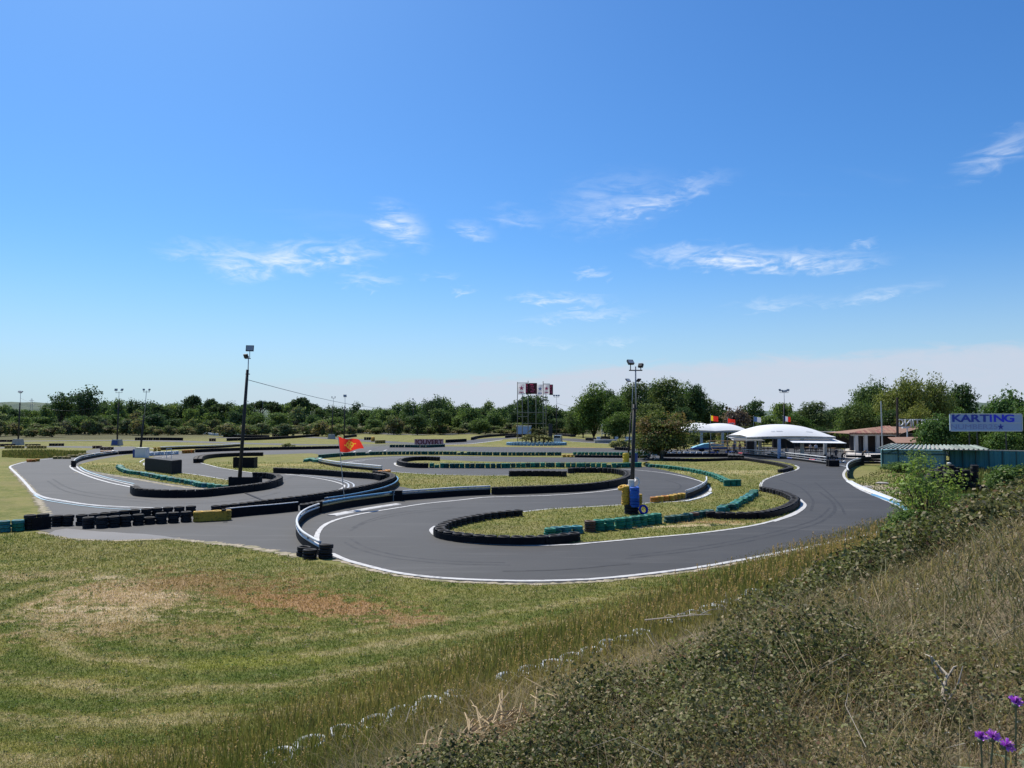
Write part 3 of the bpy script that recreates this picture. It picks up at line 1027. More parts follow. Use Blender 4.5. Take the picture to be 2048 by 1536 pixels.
def wall(mb, path, off, z0, z1, th=0.02):
    """thin standing band following a path"""
    ts = tangents(path)
    vs_ = []
    for q, t_ in zip(path, ts):
        n_ = Vector((-t_.y, t_.x))
        a_, b_ = q + n_ * (off - th / 2), q + n_ * (off + th / 2)
        vs_ += [(a_.x, a_.y, z0), (a_.x, a_.y, z1), (b_.x, b_.y, z1), (b_.x, b_.y, z0)]
    fs_ = []
    for i in range(len(path) - 1):
        for k in range(4):
            fs_.append((4 * i + k, 4 * i + (k + 1) % 4, 4 * i + 4 + (k + 1) % 4, 4 * i + 4 + k))
    e_ = 4 * (len(path) - 1)
    fs_ += [(0, 1, 2, 3), (e_, e_ + 1, e_ + 2, e_ + 3)]
    return mb.add(vs_, fs_)


NT_COUNT = [0]


def barrier(name, label, pix, n=2, colours='black', rows=1, belt=None, belt_h=None, jit=0.04, gap=0.0, cat='tyre barrier', side=1, drop=0.0, group=None, toplit=False):
    """row of stacked tyres standing on the ground; belt: 'L','R' or 'LR' rubber band bolted along that side"""
    g = G(pix)
    dense = spline(g, 0.15)
    st = 2 * TR + 0.01 + gap
    pts = resample(dense, st)
    dmid = sum(q.y for q in pts) / len(pts)
    lod = 0 if dmid < 62 else (1 if dmid < 112 else 2)
    base = pts[0]
    root = thing(name, label, cat, (base.x, base.y, 0), group=group)
    ts = tangents(pts)
    stuff = MB()
    for r_ in range(rows):
        for q, t_ in zip(pts, ts):
            nrm = Vector((-t_.y, t_.x))
            c_ = q + nrm * (r_ * 2 * TR * side) - base
            jx, jy = random.uniform(-jit, jit), random.uniform(-jit, jit)
            nn = n - (1 if random.random() < drop else 0)
            col_ = pick(colours)
            for k in range(nn):
                if random.random() < 0.25:
                    col_ = pick(colours)
                x_, y_ = c_.x + jx + random.uniform(-jit, jit) * .5, c_.y + jy + random.uniform(-jit, jit) * .5
                if lod < 2:
                    link('tyre', tyre(col_, lod), root, (x_, y_, k * (TW - 0.004) + 0.012),
                         rot=(random.uniform(-.03, .03), random.uniform(-.03, .03), random.uniform(0, 6.28)))
                    NT_COUNT[0] += 1
                else:
                    h = TW / 2
                    z_ = k * TW + 0.012
                    prof = [(.19, h * .5), (TR - .04, 0.0), (TR, h * .5), (TR, h * 1.5), (TR - .04, 2 * h), (.19, h * 1.6)]
                    stuff.lathe([(a_, b_ + z_) for a_, b_ in prof], 8, closed=True, loc=(x_, y_, 0))
    if lod == 2:
        cc = pick(colours)
        stuff.build('tyre_stack', 'rubber' if cc == 'black' else 'tyre_' + cc, root, smooth=True, kind='stuff')
    if belt:
        bh = belt_h or n * TW * 0.84
        loc_path = [q - base for q in resample(dense, 0.45)]
        for s_ in belt:
            off = (TR + 0.03) if s_ == 'L' else -(TR + 0.03)
            if rows > 1 and (s_ == 'L') == (side > 0):
                off += (rows - 1) * 2 * TR * side
            per = random.choice([5, 6, 7])
            for j0 in range(0, len(loc_path) - 1, per):
                seg = loc_path[j0:j0 + per + 1]
                if len(seg) < 2:
                    continue
                dz_ = random.uniform(-.06, .03)
                wall(MB(), seg, off + random.uniform(-.012, .03) * (1 if s_ == 'L' else -1), 0.02, bh + 0.02 + dz_, .018).build('belt_panel', 'belt', root)
    return root


def rail(name, label, pix, bands, cat='guard rail', post=True, h=0.55, base_h=0.0, group=None):
    """guard rail: horizontal bands (z, radius, material, name) on posts, optional black rubber skirt"""
    dense = spline(G(pix), 0.2)
    pts = resample(dense, 0.5)
    base = pts[0]
    root = thing(name, label, cat, (base.x, base.y, 0), group=group)
    lp = [q - base for q in pts]
    if base_h:
        wall(MB(), lp, 0.0, 0.02, base_h, 0.10).build('rubber_skirt', 'belt', root)
    for (z_, r_, m_, nm) in bands:
        MB().tube([(q.x, q.y, z_) for q in lp], r_, 8).build(nm, m_, root, smooth=True)
    if post:
        for q in [q - base for q in resample(dense, 2.2)]:
            MB().box((q.x, q.y, h / 2), (0.07, 0.07, h)).build('post', 'rail_grey', root)
    return root


# -- near left group
barrier('tyre_barrier', 'front row of bare black tyre stacks on the cracked asphalt at left', [(178, 1056), (215, 1055), (260, 1051), (320, 1047), (382, 1043)], n=3, jit=0.05, drop=.1)
barrier('tyre_barrier', 'black tyre stacks standing behind the front row at left, rims showing above it', [(112, 1052), (180, 1049), (250, 1041), (330, 1034), (398, 1030)], n=3, jit=0.06, drop=.08)
barrier('tyre_barrier', 'short belted run of black tyres beside the green tyres at the left edge', [(60, 1059), (82, 1057), (100, 1055)], n=4, belt='R', jit=0.02)
for i, (u, v, c_, lb) in enumerate([(8, 1064, 'teal', 'dull teal tyre stack cut by the left edge of the picture'), (36, 1062, 'green', 'green tyre stack with a pale rim next to the black belted tyres at left')]):
    g = P(u, v)
    root = thing('tyre_stack', lb, 'tyre stack', g)
    for k in range(3):
        link('tyre', tyre(c_ if k < 2 or i == 0 else 'teal', 0), root, (random.uniform(-.03, .03), random.uniform(-.03, .03), k * TW), rot=(0, 0, random.random() * 6))
barrier('tyre_barrier', 'long black tyre barrier sweeping from the yellow tyres round the left hairpin', [(432, 1030), (470, 1026), (520, 1019), (580, 1011), (640, 1002), (700, 991), (750, 980), (778, 970), (786, 963), (776, 957), (750, 953)], n=3, belt='R', rows=1, jit=0.03)
barrier('tyre_barrier', 'belted black tyre wall on the far side of the left hairpin', [(552, 946), (600, 948), (650, 951), (700, 955), (745, 958), (768, 962)], n=3, belt='R', jit=0.03)
rail('belted_rail', 'straight black rubber rail with a white pipe on top beside the yellow tyres', [(452, 1036), (500, 1031), (545, 1027), (600, 1021)], [(0.55, 0.05, 'rail_white', 'top_pipe')], base_h=0.55, h=0.5)
barrier('tyre_row', 'low row of flat black tyres between the white piped rail and the blue rail', [(606, 1020), (630, 1016), (655, 1011), (672, 1008)], n=2, jit=0.06)
rail('guard_rail', 'dark blue guard rail bending round the outside of the left hairpin', [(650, 1011), (690, 1005), (730, 997), (765, 988), (788, 978), (796, 969), (793, 963)], [(0.50, 0.055, 'rail_blue', 'top_rail'), (0.32, 0.05, 'rail_blue', 'middle_rail')], base_h=0.42)
# yellow tyre bundle
g0, g1 = P(397, 1043), P(452, 1040)
root = thing('yellow_tyre_bundle', 'yellow painted tyre bundle wrapped in a band beside the near left barrier', 'tyre barrier', g0)
for i in range(4):
    q = g0.lerp(g1, i / 3) - g0
    for k in range(3):
        link('tyre', tyre('yellow', 0), root, (q.x, q.y, k * TW), rot=(0, 0, i))
lp = [(g0.lerp(g1, k / 8) - g0).xy for k in range(9)]
wall(MB(), lp, -TR - .02, 0.03, 0.58).build('wrap', 'tyre_yellow', root)
link('tyre', tyre_mesh('small_tyre', 'rubber', 14, 0.14, 0.12, 0.07), root, (1.45, .05, 0.61))

# three loose stacks at the near end of the white rail
for lb, u, v, n_, dxy in [('single black tyre stack, tallest of the three at the near end of the white rail', 651, 1116, 3, 0), ('low pair of black tyres in the middle at the near end of the white rail', 619, 1117, 2, 0), ('black tyre pair leaning against the rail end behind the others', 608, 1111, 2, 1)]:
    root = thing('tyre_stack', lb, 'tyre stack', P(u, v))
    for k in range(n_):
        link('tyre', tyre('black', 0), root, (random.uniform(-.03, .03), random.uniform(-.03, .03), k * TW), rot=(random.uniform(-.08, .08), 0.05, k))
# white rail and its continuations
rail('guard_rail', 'white double guard rail curving round the near end of the track entry', [(640, 1112), (622, 1101), (604, 1088), (595, 1074), (594, 1060), (602, 1046), (618, 1035), (640, 1026)], [(0.60, 0.065, 'rail_white', 'top_rail'), (0.40, 0.055, 'rail_white', 'middle_rail')], base_h=0.34, h=0.6)
rail('guard_rail', 'blue topped guard rail with a cream band below the red flag', [(642, 1026), (690, 1016), (735, 1009), (784, 1002)], [(0.64, 0.075, 'rail_blue', 'top_rail'), (0.47, 0.07, 'rail_yellow', 'cream_band')], base_h=0.40, h=0.6)
rail('guard_rail', 'grey white guard rail running on from the blue one towards the centre', [(787, 1002), (850, 997), (920, 992), (985, 989)], [(0.66, 0.075, 'rail_white', 'top_rail'), (0.48, 0.08, 'rail_grey', 'grey_band')], base_h=0.42, h=0.6)
root = thing('rail_joint', 'black rubber joint between the white rail and the blue rail', 'joint', P(641, 1026))
MB().tube([(0, 0, 0), (0, 0, .72)], 0.13, 12).build('sleeve', 'belt', root)
MB().tube([(0, 0, .70), (0, 0, .74)], [.15, .12], 12).build('cap', 'rubber', root)
root = thing('rail_joint', 'black rubber joint between the blue rail and the grey white rail', 'joint', P(786, 1002))
MB().box((.2, .1, .36), (.9, .22, .72)).build('sleeve', 'belt', root)
MB().box((.2, .1, .74), (.94, .26, .04)).build('cap', 'rubber', root)
barrier('tyre_barrier', 'long belted black tyre barrier round the middle grass island', [(990, 989), (1050, 987), (1100, 985), (1160, 982), (1205, 977), (1240, 970), (1256, 961), (1252, 953), (1230, 948), (1195, 946), (1150, 946), (1140, 947)], n=3, belt='R', jit=0.02)
barrier('tyre_barrier', 'straight belted black tyre wall along the back of the middle grass island', [(1023, 953), (1060, 952.5), (1100, 953), (1131, 954)], n=3, belt='R', jit=0.02)
# near island hairpin
barrier('tyre_barrier', 'belted black tyre barrier round the nearest hairpin island', [(1036, 1033), (1012, 1035), (985, 1038), (955, 1043), (925, 1049), (900, 1056), (884, 1064), (880, 1071), (890, 1077), (925, 1083), (970, 1087), (1020, 1089), (1070, 1089), (1115, 1086), (1152, 1081)], n=2, belt='R', jit=0.03)
barrier('tyre_row', 'bright green tyre stacks behind the end of the nearest black hairpin barrier', [(1098, 1072), (1112, 1069), (1128, 1068), (1150, 1067), (1166, 1066)], n=2, colours=[('green', 3), ('teal', 2)], jit=0.06)
g = P(1180, 1064)
root = thing('tyre_stack', 'dark brown tyre stack beside the bright green tyres near the hairpin island', 'tyre stack', g)
for k in range(3):
    link('tyre', tyre('brown', 0), root, (0, 0, k * TW), rot=(0.03, 0, k))
barrier('tyre_row', 'row of green tyre stacks crossing the grass below the yellow and blue post', [(1200, 1062), (1240, 1058), (1280, 1053), (1320, 1047)], n=3, colours='green', jit=0.07, gap=.02)
barrier('tyre_row', 'darker green tyre row leading up to the small right island', [(1338, 1046), (1370, 1042), (1400, 1036), (1420, 1032)], n=2, colours=[('dark_green', 5), ('brown', 1)], jit=0.05)
barrier('tyre_barrier', 'belted black tyre barrier round the small right island', [(1422, 1036), (1445, 1038), (1480, 1038), (1515, 1037), (1548, 1031), (1574, 1022), (1588, 1012), (1588, 1004), (1572, 995), (1548, 988), (1520, 982)], n=2, belt='R', rows=1, jit=0.03)
barrier('tyre_row', 'green tyre stacks along the left side of the small right island', [(1440, 1026), (1462, 1019), (1482, 1010), (1498, 1000), (1512, 989)], n=2, colours=[('green', 3), ('teal', 1), ('dark_green', 1)], jit=0.12, gap=.03)
barrier('tyre_row', 'row of five orange yellow tyres on the grass by the pale guard rail', [(1308, 1005), (1325, 1003), (1342, 1001), (1358, 998), (1370, 996)], n=2, colours=[('yellow', 2), ('orange', 2)], jit=0.05, cat='tyre row')
rail('guard_rail', 'pale blue white guard rail behind the orange yellow tyres', [(1372, 997), (1390, 990), (1405, 982), (1413, 974), (1413, 966)], [(0.58, 0.07, 'rail_white', 'top_rail'), (0.40, 0.06, 'sky_rail' if 'sky_rail' in M else 'rail_grey', 'middle_rail')], base_h=0.34, h=0.55)
barrier('tyre_row', 'green tyre row slanting down the grass to the right of the pole', [(1296, 934), (1330, 937), (1370, 942), (1405, 949), (1435, 958), (1455, 968)], n=2, colours=[('green', 4), ('dark_green', 1)], jit=0.12, gap=.03)
g = P(1466, 973)
root = thing('tyre_stack', 'broad green tyre bundle at the lower end of the slanting green row', 'tyre stack', g)
for i in range(3):
    for k in range(3):
        link('tyre', tyre('green', 1), root, ((i - 1) * .55, .2 * i, k * TW), rot=(0, .03, k))
barrier('tyre_barrier', 'black tyre barrier along the far side of the right grass island', [(1330, 922), (1400, 923), (1480, 921), (1530, 927), (1562, 933), (1582, 940), (1562, 946)], n=2, belt='R', jit=0.03)
barrier('tyre_barrier', 'black belted barrier in front of the karts under the bushy tree', [(1330, 914), (1390, 914), (1456, 914)], n=3, belt='R')
barrier('tyre_barrier', 'short black tyre block between the two pit barriers', [(1460, 918), (1490, 919)], n=3, belt='R')
rail('pit_rail', 'white topped pit rail below the big canopy', [(1485, 910), (1530, 914), (1580, 919), (1655, 929)], [(0.95, 0.07, 'rail_white', 'top_rail'), (0.60, 0.06, 'rail_grey', 'middle_rail'), (0.30, 0.06, 'rail_grey', 'lower_rail')], base_h=0.3, h=0.9, cat='rail')
g = P(1666, 933)
root = thing('tyre_block', 'black belted tyre block closing the end of the pit rail', 'tyre barrier', g)
for i in range(2):
    for j in range(2):
        for k in range(4):
            link('tyre', tyre('black', 1), root, (i * .63 - .3, j * .63, k * TW), rot=(0, 0, k))
wall(MB(), [Vector(q) for q in [(-.66, -.36), (.66, -.36), (.68, 1.0)]], 0, .03, .8).build('belt', 'belt', root)
# centre loop
barrier('tyre_barrier', 'belted black hairpin barrier at the left end of the centre loop', [(876, 922), (850, 921), (822, 922), (802, 926), (800, 931), (815, 934.5), (840, 936), (860, 936)], n=3, belt='R', jit=0.02)
barrier('tyre_row', 'long green tyre row down the middle of the centre loop', [(864, 936), (920, 936.5), (1000, 936.5), (1080, 935), (1160, 935.5), (1230, 936), (1286, 934)], n=3, colours=[('green', 4), ('dark_green', 3)], jit=0.06, drop=.06)
barrier('tyre_row', 'green tyre row along the far edge of the centre loop with white rims', [(640, 917), (680, 913.5), (720, 911.5), (770, 910), (830, 909.5), (900, 910), (960, 911), (1020, 911.5), (1080, 911.5), (1122, 911.5)], n=3, colours=[('dark_green', 4), ('green', 2)], jit=0.06, drop=.05)
barrier('tyre_row', 'few green tyres bunched at the left tip of the centre loop', [(612, 924), (622, 921), (632, 925), (640, 920)], n=2, colours='green', jit=0.15)
barrier('tyre_row', 'dull orange yellow tyres lying in the gap of the far green row', [(1128, 914.5), (1140, 914.8), (1150, 915)], n=2, colours=[('orange', 1), ('yellow', 1)], jit=0.15)
barrier('tyre_barrier', 'black belted barrier continuing the far green row to the right', [(1153, 915), (1200, 915.5), (1250, 916), (1295, 916)], n=2, belt='R')
barrier('tyre_row', 'thin green tyre row showing above the black belted barrier right of the centre', [(1150, 911.5), (1200, 911.7), (1250, 912), (1300, 912)], n=3, colours=[('green', 1)], jit=.06)
rail('guard_rail', 'white topped guard rail on the inside of the left end of the centre loop', [(638, 927), (660, 931.5), (690, 936), (730, 940), (768, 944)], [(0.62, 0.09, 'rail_white', 'top_rail'), (0.40, 0.07, 'rail_white', 'middle_rail')], base_h=0.3, h=0.6)
barrier('tyre_row', 'orange yellow tyres at the right end of the white topped centre rail', [(762, 949), (772, 948), (780, 946)], n=2, colours='orange', jit=0.1)
# left island
rail('guard_rail', 'white topped guard rail curving round the top of the left island', [(147, 933), (152, 927), (165, 921), (200, 914), (236, 909)], [(0.66, 0.07, 'rail_white', 'top_rail'), (0.40, 0.06, 'rail_grey', 'middle_rail')], base_h=0.42, h=0.6)
root = thing('tyre_stack', 'black tyre stack at the near end of the left island rail', 'tyre stack', P(147, 934))
for k in range(4):
    link('tyre', tyre('black', 1), root, (0, 0, k * TW), rot=(0, 0, k))
barrier('tyre_barrier', 'short black tyre row joining the left island rail to the lamp base', [(240, 909), (255, 908), (270, 907)], n=3)
barrier('tyre_barrier', 'black tyre barrier round the lower end of the left island', [(269, 986), (276, 991), (300, 993.5), (340, 995), (400, 994), (450, 989), (500, 983), (535, 977), (556, 969), (556, 963), (540, 958), (505, 956)], n=3, belt='R', jit=0.03)
barrier('tyre_row', 'green tyre row lying along the left island', [(237, 936), (245, 943), (262, 948), (290, 952), (320, 958), (350, 964), (380, 969), (410, 975), (452, 980)], n=2, colours=[('green', 4), ('teal', 1), ('dark_green', 1)], jit=0.14)
barrier('tyre_barrier', 'black double tyre barrier at the top of the second bend', [(400, 926), (404, 920), (420, 916.5), (450, 914), (490, 912.5), (525, 912)], n=3, belt='R', rows=2, side=1)
barrier('tyre_row', 'blue green and white tyre row by the white lamp base', [(292, 912.5), (312, 911), (335, 910), (358, 908.5)], n=3, colours=[('teal', 2), ('dark_green', 2), ('white', 1)], jit=0.1)
barrier('tyre_row', 'orange tyre bundle ending the blue green tyre row', [(367, 907), (378, 906.5), (389, 906)], n=3, colours='orange')
barrier('tyre_row', 'yellow tyres standing behind the blue green tyre row', [(312, 903), (322, 902.6)], n=4, colours='yellow', jit=.15)
barrier('tyre_barrier', 'long black barrier beside the upper left straight', [(393, 905), (450, 902.5), (520, 900.5), (600, 899), (700, 897)], n=3, belt='R')
barrier('tyre_barrier', 'black tyre block at the right end of the upper left straight barrier', [(700, 897), (718, 897)], n=3, rows=2)
rail('guard_rail', 'white topped rail along the inside of the upper left straight', [(320, 900.5), (380, 898), (430, 896.5), (480, 893)], [(0.6, 0.12, 'rail_white', 'top_rail')], base_h=0.45, h=0.5)
# bales of tyres along the left grass
for (u, v, L_, c_, lb) in [(14, 893, 3.6, 'black', 'black tyre row lying at the far left edge beside the lamp base'), (28, 897, 4.0, 'straw', 'dull yellow tyre row at far left just in front of the lamp base'), (65, 893, 3.4, 'straw', 'dull yellow tyre row, rear one of the pair left of centre on the left grass'),
                           (72, 897, 3.8, 'straw', 'dull yellow tyre row, front one of the pair on the left grass'), (112, 892, 3.6, 'black', 'black tyre row between the two lamp posts at left'), (194, 897, 2.4, 'brown', 'brown tyre row at the tip of the left grass'),
                           (213, 900, 2.6, 'brown', 'brown tyre row behind the orange tyres at the tip of the left grass'), (215, 906, 2.6, 'orange', 'orange tyre row on the bend at the tip of the left grass'), (123, 918, 2.6, 'straw', 'dull yellow tyre row nearest the left bend'),
                           (150, 915, 2.6, 'straw', 'dull yellow tyre row in the middle of three along the left bend'), (180, 911.5, 4.0, 'straw', 'longest dull yellow tyre row along the left bend'), (62, 924, 1.7, 'orange', 'orange tyres lying beside the white line at the left bend'), (75, 923, .9, 'yellow', 'single pale orange tyre next to the orange pair at the left bend'),
                           (4, 884, 6.0, 'black', 'black far barrier at the extreme left')]:
    c0 = P(u, v)
    root = thing('tyre_row', lb, 'tyre row', c0)
    k_ = max(1, int(L_ / 0.63))
    for i in range(k_):
        for k in range(3 if v < 905 else 2):
            link('tyre', tyre(c_, 2), root, ((i - (k_ - 1) / 2) * .63, random.uniform(-.08, .08) + .08 * i, k * TW), rot=(0, 0, k))
# far barriers
for pix, lb, c_ in [
        ([(272, 880.5), (320, 880.5), (366, 881)], 'black far barrier with a pale top right of the second lamp post', 'black'),
        ([(406, 868), (430, 871), (490, 873)], 'pale topped far barrier at the tip of the far left loop', 'white'),
        ([(420, 882.5), (432, 882.5)], 'short brown tyre row at the left end of the long far barrier', 'brown'),
        ([(455, 882), (520, 880), (580, 877), (638, 872.5)], 'long far barrier slanting up behind the tall left lamp', 'black'),
        ([(448, 874), (500, 875), (540, 875.5)], 'thin black far barrier inside the far left loop', 'black'),
        ([(546, 873), (578, 873)], 'short black far tyre row inside the far left loop', 'black'),
        ([(555, 861), (620, 860.5), (700, 860)], 'black far barrier along the wood edge left of centre', 'black'),
        ([(697, 863), (750, 864), (800, 864)], 'black far barrier with a pale strip before the wood', 'black'),
        ([(722, 858.5), (790, 860), (860, 862), (935, 863.5)], 'long black far barrier below the white heaps at centre', 'black'),
        ([(832, 868), (872, 868)], 'short black far barrier right of the far lamp base', 'black'),
        ([(690, 876), (712, 873.5)], 'short black tyre run right behind the red flag', 'black'),
        ([(730, 880), (752, 880)], 'black tyre run left of the yellow far tyres', 'black'),
        ([(752, 887), (769, 886.5)], 'yellow far tyre row by the bend left of the red lettered sign', 'straw'),
        ([(893, 885.5), (932, 883.5)], 'black far tyre row right of the red lettered sign', 'black'),
        ([(944, 880), (960, 876), (1000, 872.5), (1058, 870.5)], 'black barrier bending round behind the banner tower', 'black'),
        ([(1012, 876), (1030, 874.5), (1045, 874.5)], 'short black barrier left of the palm garden', 'black'),
        ([(1112, 871), (1150, 874)], 'black far barrier right of the palm garden', 'black'),
        ([(1173, 881), (1210, 883), (1262, 886)], 'black barrier in front of the white blocks right of centre', 'black'),
        ([(1232, 900), (1262, 901.5)], 'black trough below the pale shrub left of the bushy tree', 'black')]:
    barrier('far_tyre_barrier', lb, pix, n=4 if P(*pix[0]).y > 180 else 3, colours=c_, cat='tyre barrier')
barrier('tyre_row', 'bunched yellow tyres at the far bend left of the red lettered sign', [(744, 883), (750, 882.5)], n=6, colours='yellow', jit=.3)


# ================================================================== TEXT HELPER
def text_mesh(name, s_, mat, size, parent, loc, rot, xs=1.0, depth=0.03, align='CENTER', bold=0.0):
    cu = bpy.data.curves.new(name, 'FONT')
    cu.body = s_
    cu.size = size
    cu.extrude = depth / 2
    cu.offset = bold
    cu.align_x = align
    cu.align_y = 'CENTER'
    tmp = bpy.data.objects.new('tmp', cu)
    COL.objects.link(tmp)
    dg = bpy.context.evaluated_depsgraph_get()
    me = bpy.data.meshes.new_from_object(tmp.evaluated_get(dg))
    bpy.data.objects.remove(tmp)
    bpy.data.curves.remove(cu)
    me.materials.clear()
    me.materials.append(M[mat])
    return link(name, me, parent, loc, rot=rot, scl=(xs, 1, 1))


def star_poly(r1, r2, n=5, rot=math.pi / 2):
    return [((r1 if i % 2 == 0 else r2) * math.cos(rot + math.pi * i / n), (r1 if i % 2 == 0 else r2) * math.sin(rot + math.pi * i / n)) for i in range(2 * n)]


# ================================================================== LAMP POSTS
def floodlight(parent, loc, yaw, tilt, w_=0.55, h_=0.45):
    fl = MB().box((0, 0, 0), (w_, .14, h_)).box((0, .09, 0), (w_ * .8, .06, h_ * .8)).build('floodlight', 'lamp_body', parent, loc)
    fl.rotation_euler = (tilt, 0, yaw)
    MB().box((0, -.075, 0), (w_ * .86, .012, h_ * .84)).build('glass', 'lamp_glass', fl)
    return fl


def lamp(label, ub, vb, ut, vt, heads, frac=0.80, r0=0.19, base=None, dark=True, group='floodlight masts round the circuit', lift=0.0):
    b_ = P(ub, vb)
    if b_.y > 125:
        heads = [(h_[0] * .85, h_[1], h_[2], h_[3], h_[4] * .68) for h_ in heads]
    tp = at(ut, vt, b_.y)
    root = thing('lamp_post', label, 'lamp post', b_, group=group)
    v_ = tp - b_
    k_ = v_ * frac
    MB().tube([(0, 0, 0), k_ * .5, k_], [r0, r0 * .85, r0 * .7], 10).build('pole', 'pole_dark' if dark else 'pole_grey', root, smooth=True)
    MB().tube([k_ * .93 + Vector((.1, -.02, 0)), v_], [.055, .045], 8).build('mast', 'pole_grey' if dark else 'galvanised', root, smooth=True)
    MB().box(k_ * .96 + Vector((.05, 0, 0)), (.34, .3, .08)).build('clamp', 'dark_metal', root)
    if heads:
        xs = [h_[0] for h_ in heads]
        MB().tube([v_ + Vector((min(xs) - .1, 0, -.25)), v_ + Vector((max(xs) + .1, 0, -.25))], .04, 6).build('crossarm', 'pole_dark' if dark else 'galvanised', root)
        for (x_, z_, yaw, tilt, sz) in heads:
            MB().tube([v_ + Vector((x_, 0, -.25)), v_ + Vector((x_, 0, z_))], .03, 6).build('bracket', 'pole_dark', root)
            floodlight(root, v_ + Vector((x_, 0, z_)), yaw, tilt, sz, sz * .8)
    if base == 'block':
        mb = MB().box((0, 0, .7), (2.1, 1.6, 1.4), taper=.78)
        mb.build('concrete_base', 'concrete', root)
    elif base == 'blue':
        MB().box((0, 0, .7), (2.1, 1.6, 1.4), taper=.8).build('concrete_base', 'concrete', root)
        MB().box((-.1, -.86, .65), (1.3, .04, .9)).build('base_plate', 'plastic_blue', root)
    return root


V2 = [(-.55, .15, .5, -.5, .5), (.55, .15, -.5, -.5, .5)]
lamp('tall dark floodlight pole with grey mast standing in the black tyre block at left', 479, 962, 497, 712, [(-.25, .0, 2.6, -.4, .5), (.12, .75, .2, -.35, .74)], frac=.89, r0=.20)
root = thing('tyre_block', 'black belted tyre block round the foot of the tall left floodlight pole', 'tyre barrier', P(488, 976))
for i in range(4):
    for k in range(4):
        link('tyre', tyre('black', 1), root, ((i - 1.5) * .63, .35, k * TW), rot=(0, 0, k))
wall(MB(), [Vector(q) for q in [(-1.35, .7), (-1.35, -.05), (1.35, -.05), (1.35, .7)]], 0, .03, .95).build('belt', 'belt', root)
lamp('slim dark floodlight pole rising from the yellow and blue tyres', 1263, 1026, 1271, 733, [(-.32, .28, .4, -.7, .42), (.34, .06, 2.5, .5, .32)], frac=.74, r0=.15)
lamp('dark floodlight pole on a pale concrete block at the far left', 36, 890, 41, 784, [(-.3, .1, .3, -.9, .8), (.3, .05, -.3, -.9, .8)], base='block')
lamp('dark floodlight pole on a blue fronted block, second from the left', 234, 891, 238, 783, [(-.8, .4, .3, -.4, .9), (.8, .4, -.3, -.4, .9)], base='blue')
lamp('leaning dark floodlight pole with a grey V shaped head', 280, 909, 293, 781, V2, frac=.62)
root = thing('white_box', 'white metal cabinet with a blue side at the foot of the leaning lamp pole', 'cabinet', P(284, 915))
MB().box((0, 0, .75), (1.7, 1.2, 1.5)).build('cabinet_body', 'plastic_white', root)
MB().box((-1.07, .1, .65), (.4, 1.0, 1.3)).build('side_panel', 'plastic_blue', root)
MB().box((0, 0, 1.53), (1.8, 1.3, .06)).build('lid', 'galvanised', root)
lamp('dark far floodlight pole left of the pair behind the red flag', 663, 878, 667, 795, V2, base='block')
lamp('dark far floodlight pole right of the pair behind the red flag', 688, 884, 690, 794, [(0, .3, .4, -.5, 1.2)])
lamp('dark far floodlight pole standing before the wood near the centre', 828, 867, 826, 799, [(0, .2, .4, -.5, .9)], base='block')
lamp('faint far floodlight pole left of centre before the wood', 521, 867, 526, 803, V2, base='block')
lamp('dark floodlight pole with a fan of lamps right of the banner tower', 1113, 876, 1113, 793, [(-.9, .3, .5, -.4, .9), (.0, .3, .5, -.4, .9), (.8, .3, -.5, -.4, .9)])
lamp('dark floodlight pole behind the white canopies', 1568, 895, 1568, 783, [(-1.0, .3, .5, -.4, .8), (-.3, .1, .5, -.4, .8), (.4, .1, -.5, -.4, .8), (1.0, .3, -.5, -.4, .8)])
lamp('second floodlight pole directly behind the near slim one', 1256, 922, 1266, 766, [(-.7, .4, .6, -.8, .7), (.8, .4, -2.4, -.8, .7)], frac=.62, r0=.13)

# yellow and blue tyre padding round the near pole
root = thing('pole_padding', 'yellow and blue painted tyre padding round the foot of the slim floodlight pole', 'tyre padding', P(1263, 1028))
for k in range(3):
    link('tyre', tyre('black', 0), root, (0, 0, k * TW), rot=(0, 0, k), scl=(1.5, 1.5, 1))
for k in range(7):
    link('tyre', tyre('yellow', 0), root, (-.36 + .01 * k, .1, .58 + k * .17), rot=(.05, .1 * (k % 2), k), scl=(.9, .9, .9))
    link('tyre', tyre('blue', 0), root, (.16, -.26, .46 + k * .18), rot=(.04, .05 * (k % 3), k), scl=(1.0, 1.0, .95))
for k in range(4):
    link('tyre', tyre('yellow', 0), root, (.45, .18, .5 + k * .18), rot=(0, .04, k), scl=(.9, .9, .95))
link('tyre', tyre('deep_blue', 0), root, (.62, -.55, .33), rot=(1.35, .1, .3))
link('tyre', tyre('yellow', 0), root, (-.5, .2, 1.55), rot=(.2, -.3, 0))
MB().tube([(0, 0, 1.6), (0, 0, 2.15)], .2, 10).build('pole_collar', 'plastic_white', root)
MB().tube([(.3 + .2 * math.cos(a_ * .45), 0, 2.0 + .28 * math.sin(a_ * .45)) for a_ in range(-4, 5)], .045, 6).build('white_hoop', 'plastic_white', root)

# cables
def cable(label, a_, b_, sag, r_=.02):
    pts = [a_.lerp(b_, i / 20) - Vector((0, 0, sag * (1 - (2 * i / 20 - 1) ** 2))) for i in range(21)]
    return tag(MB().tube(pts, r_, 5).build('cable', 'dark_metal'), label, 'cable')


d1 = P(479, 962).y
cable('long overhead cable sagging from the tall left floodlight pole towards the centre', at(497, 760, d1), at(826, 808, P(828, 867).y), 2.2, .03)
cable('thin overhead cable at the far left between the lamp posts', at(41, 796, P(36, 890).y), at(238, 795, P(234, 891).y), 3.0, .02)
cable('thin overhead cable right of the banner tower', at(1113, 806, P(1113, 876).y), at(1190, 818, 230), .5, .03)

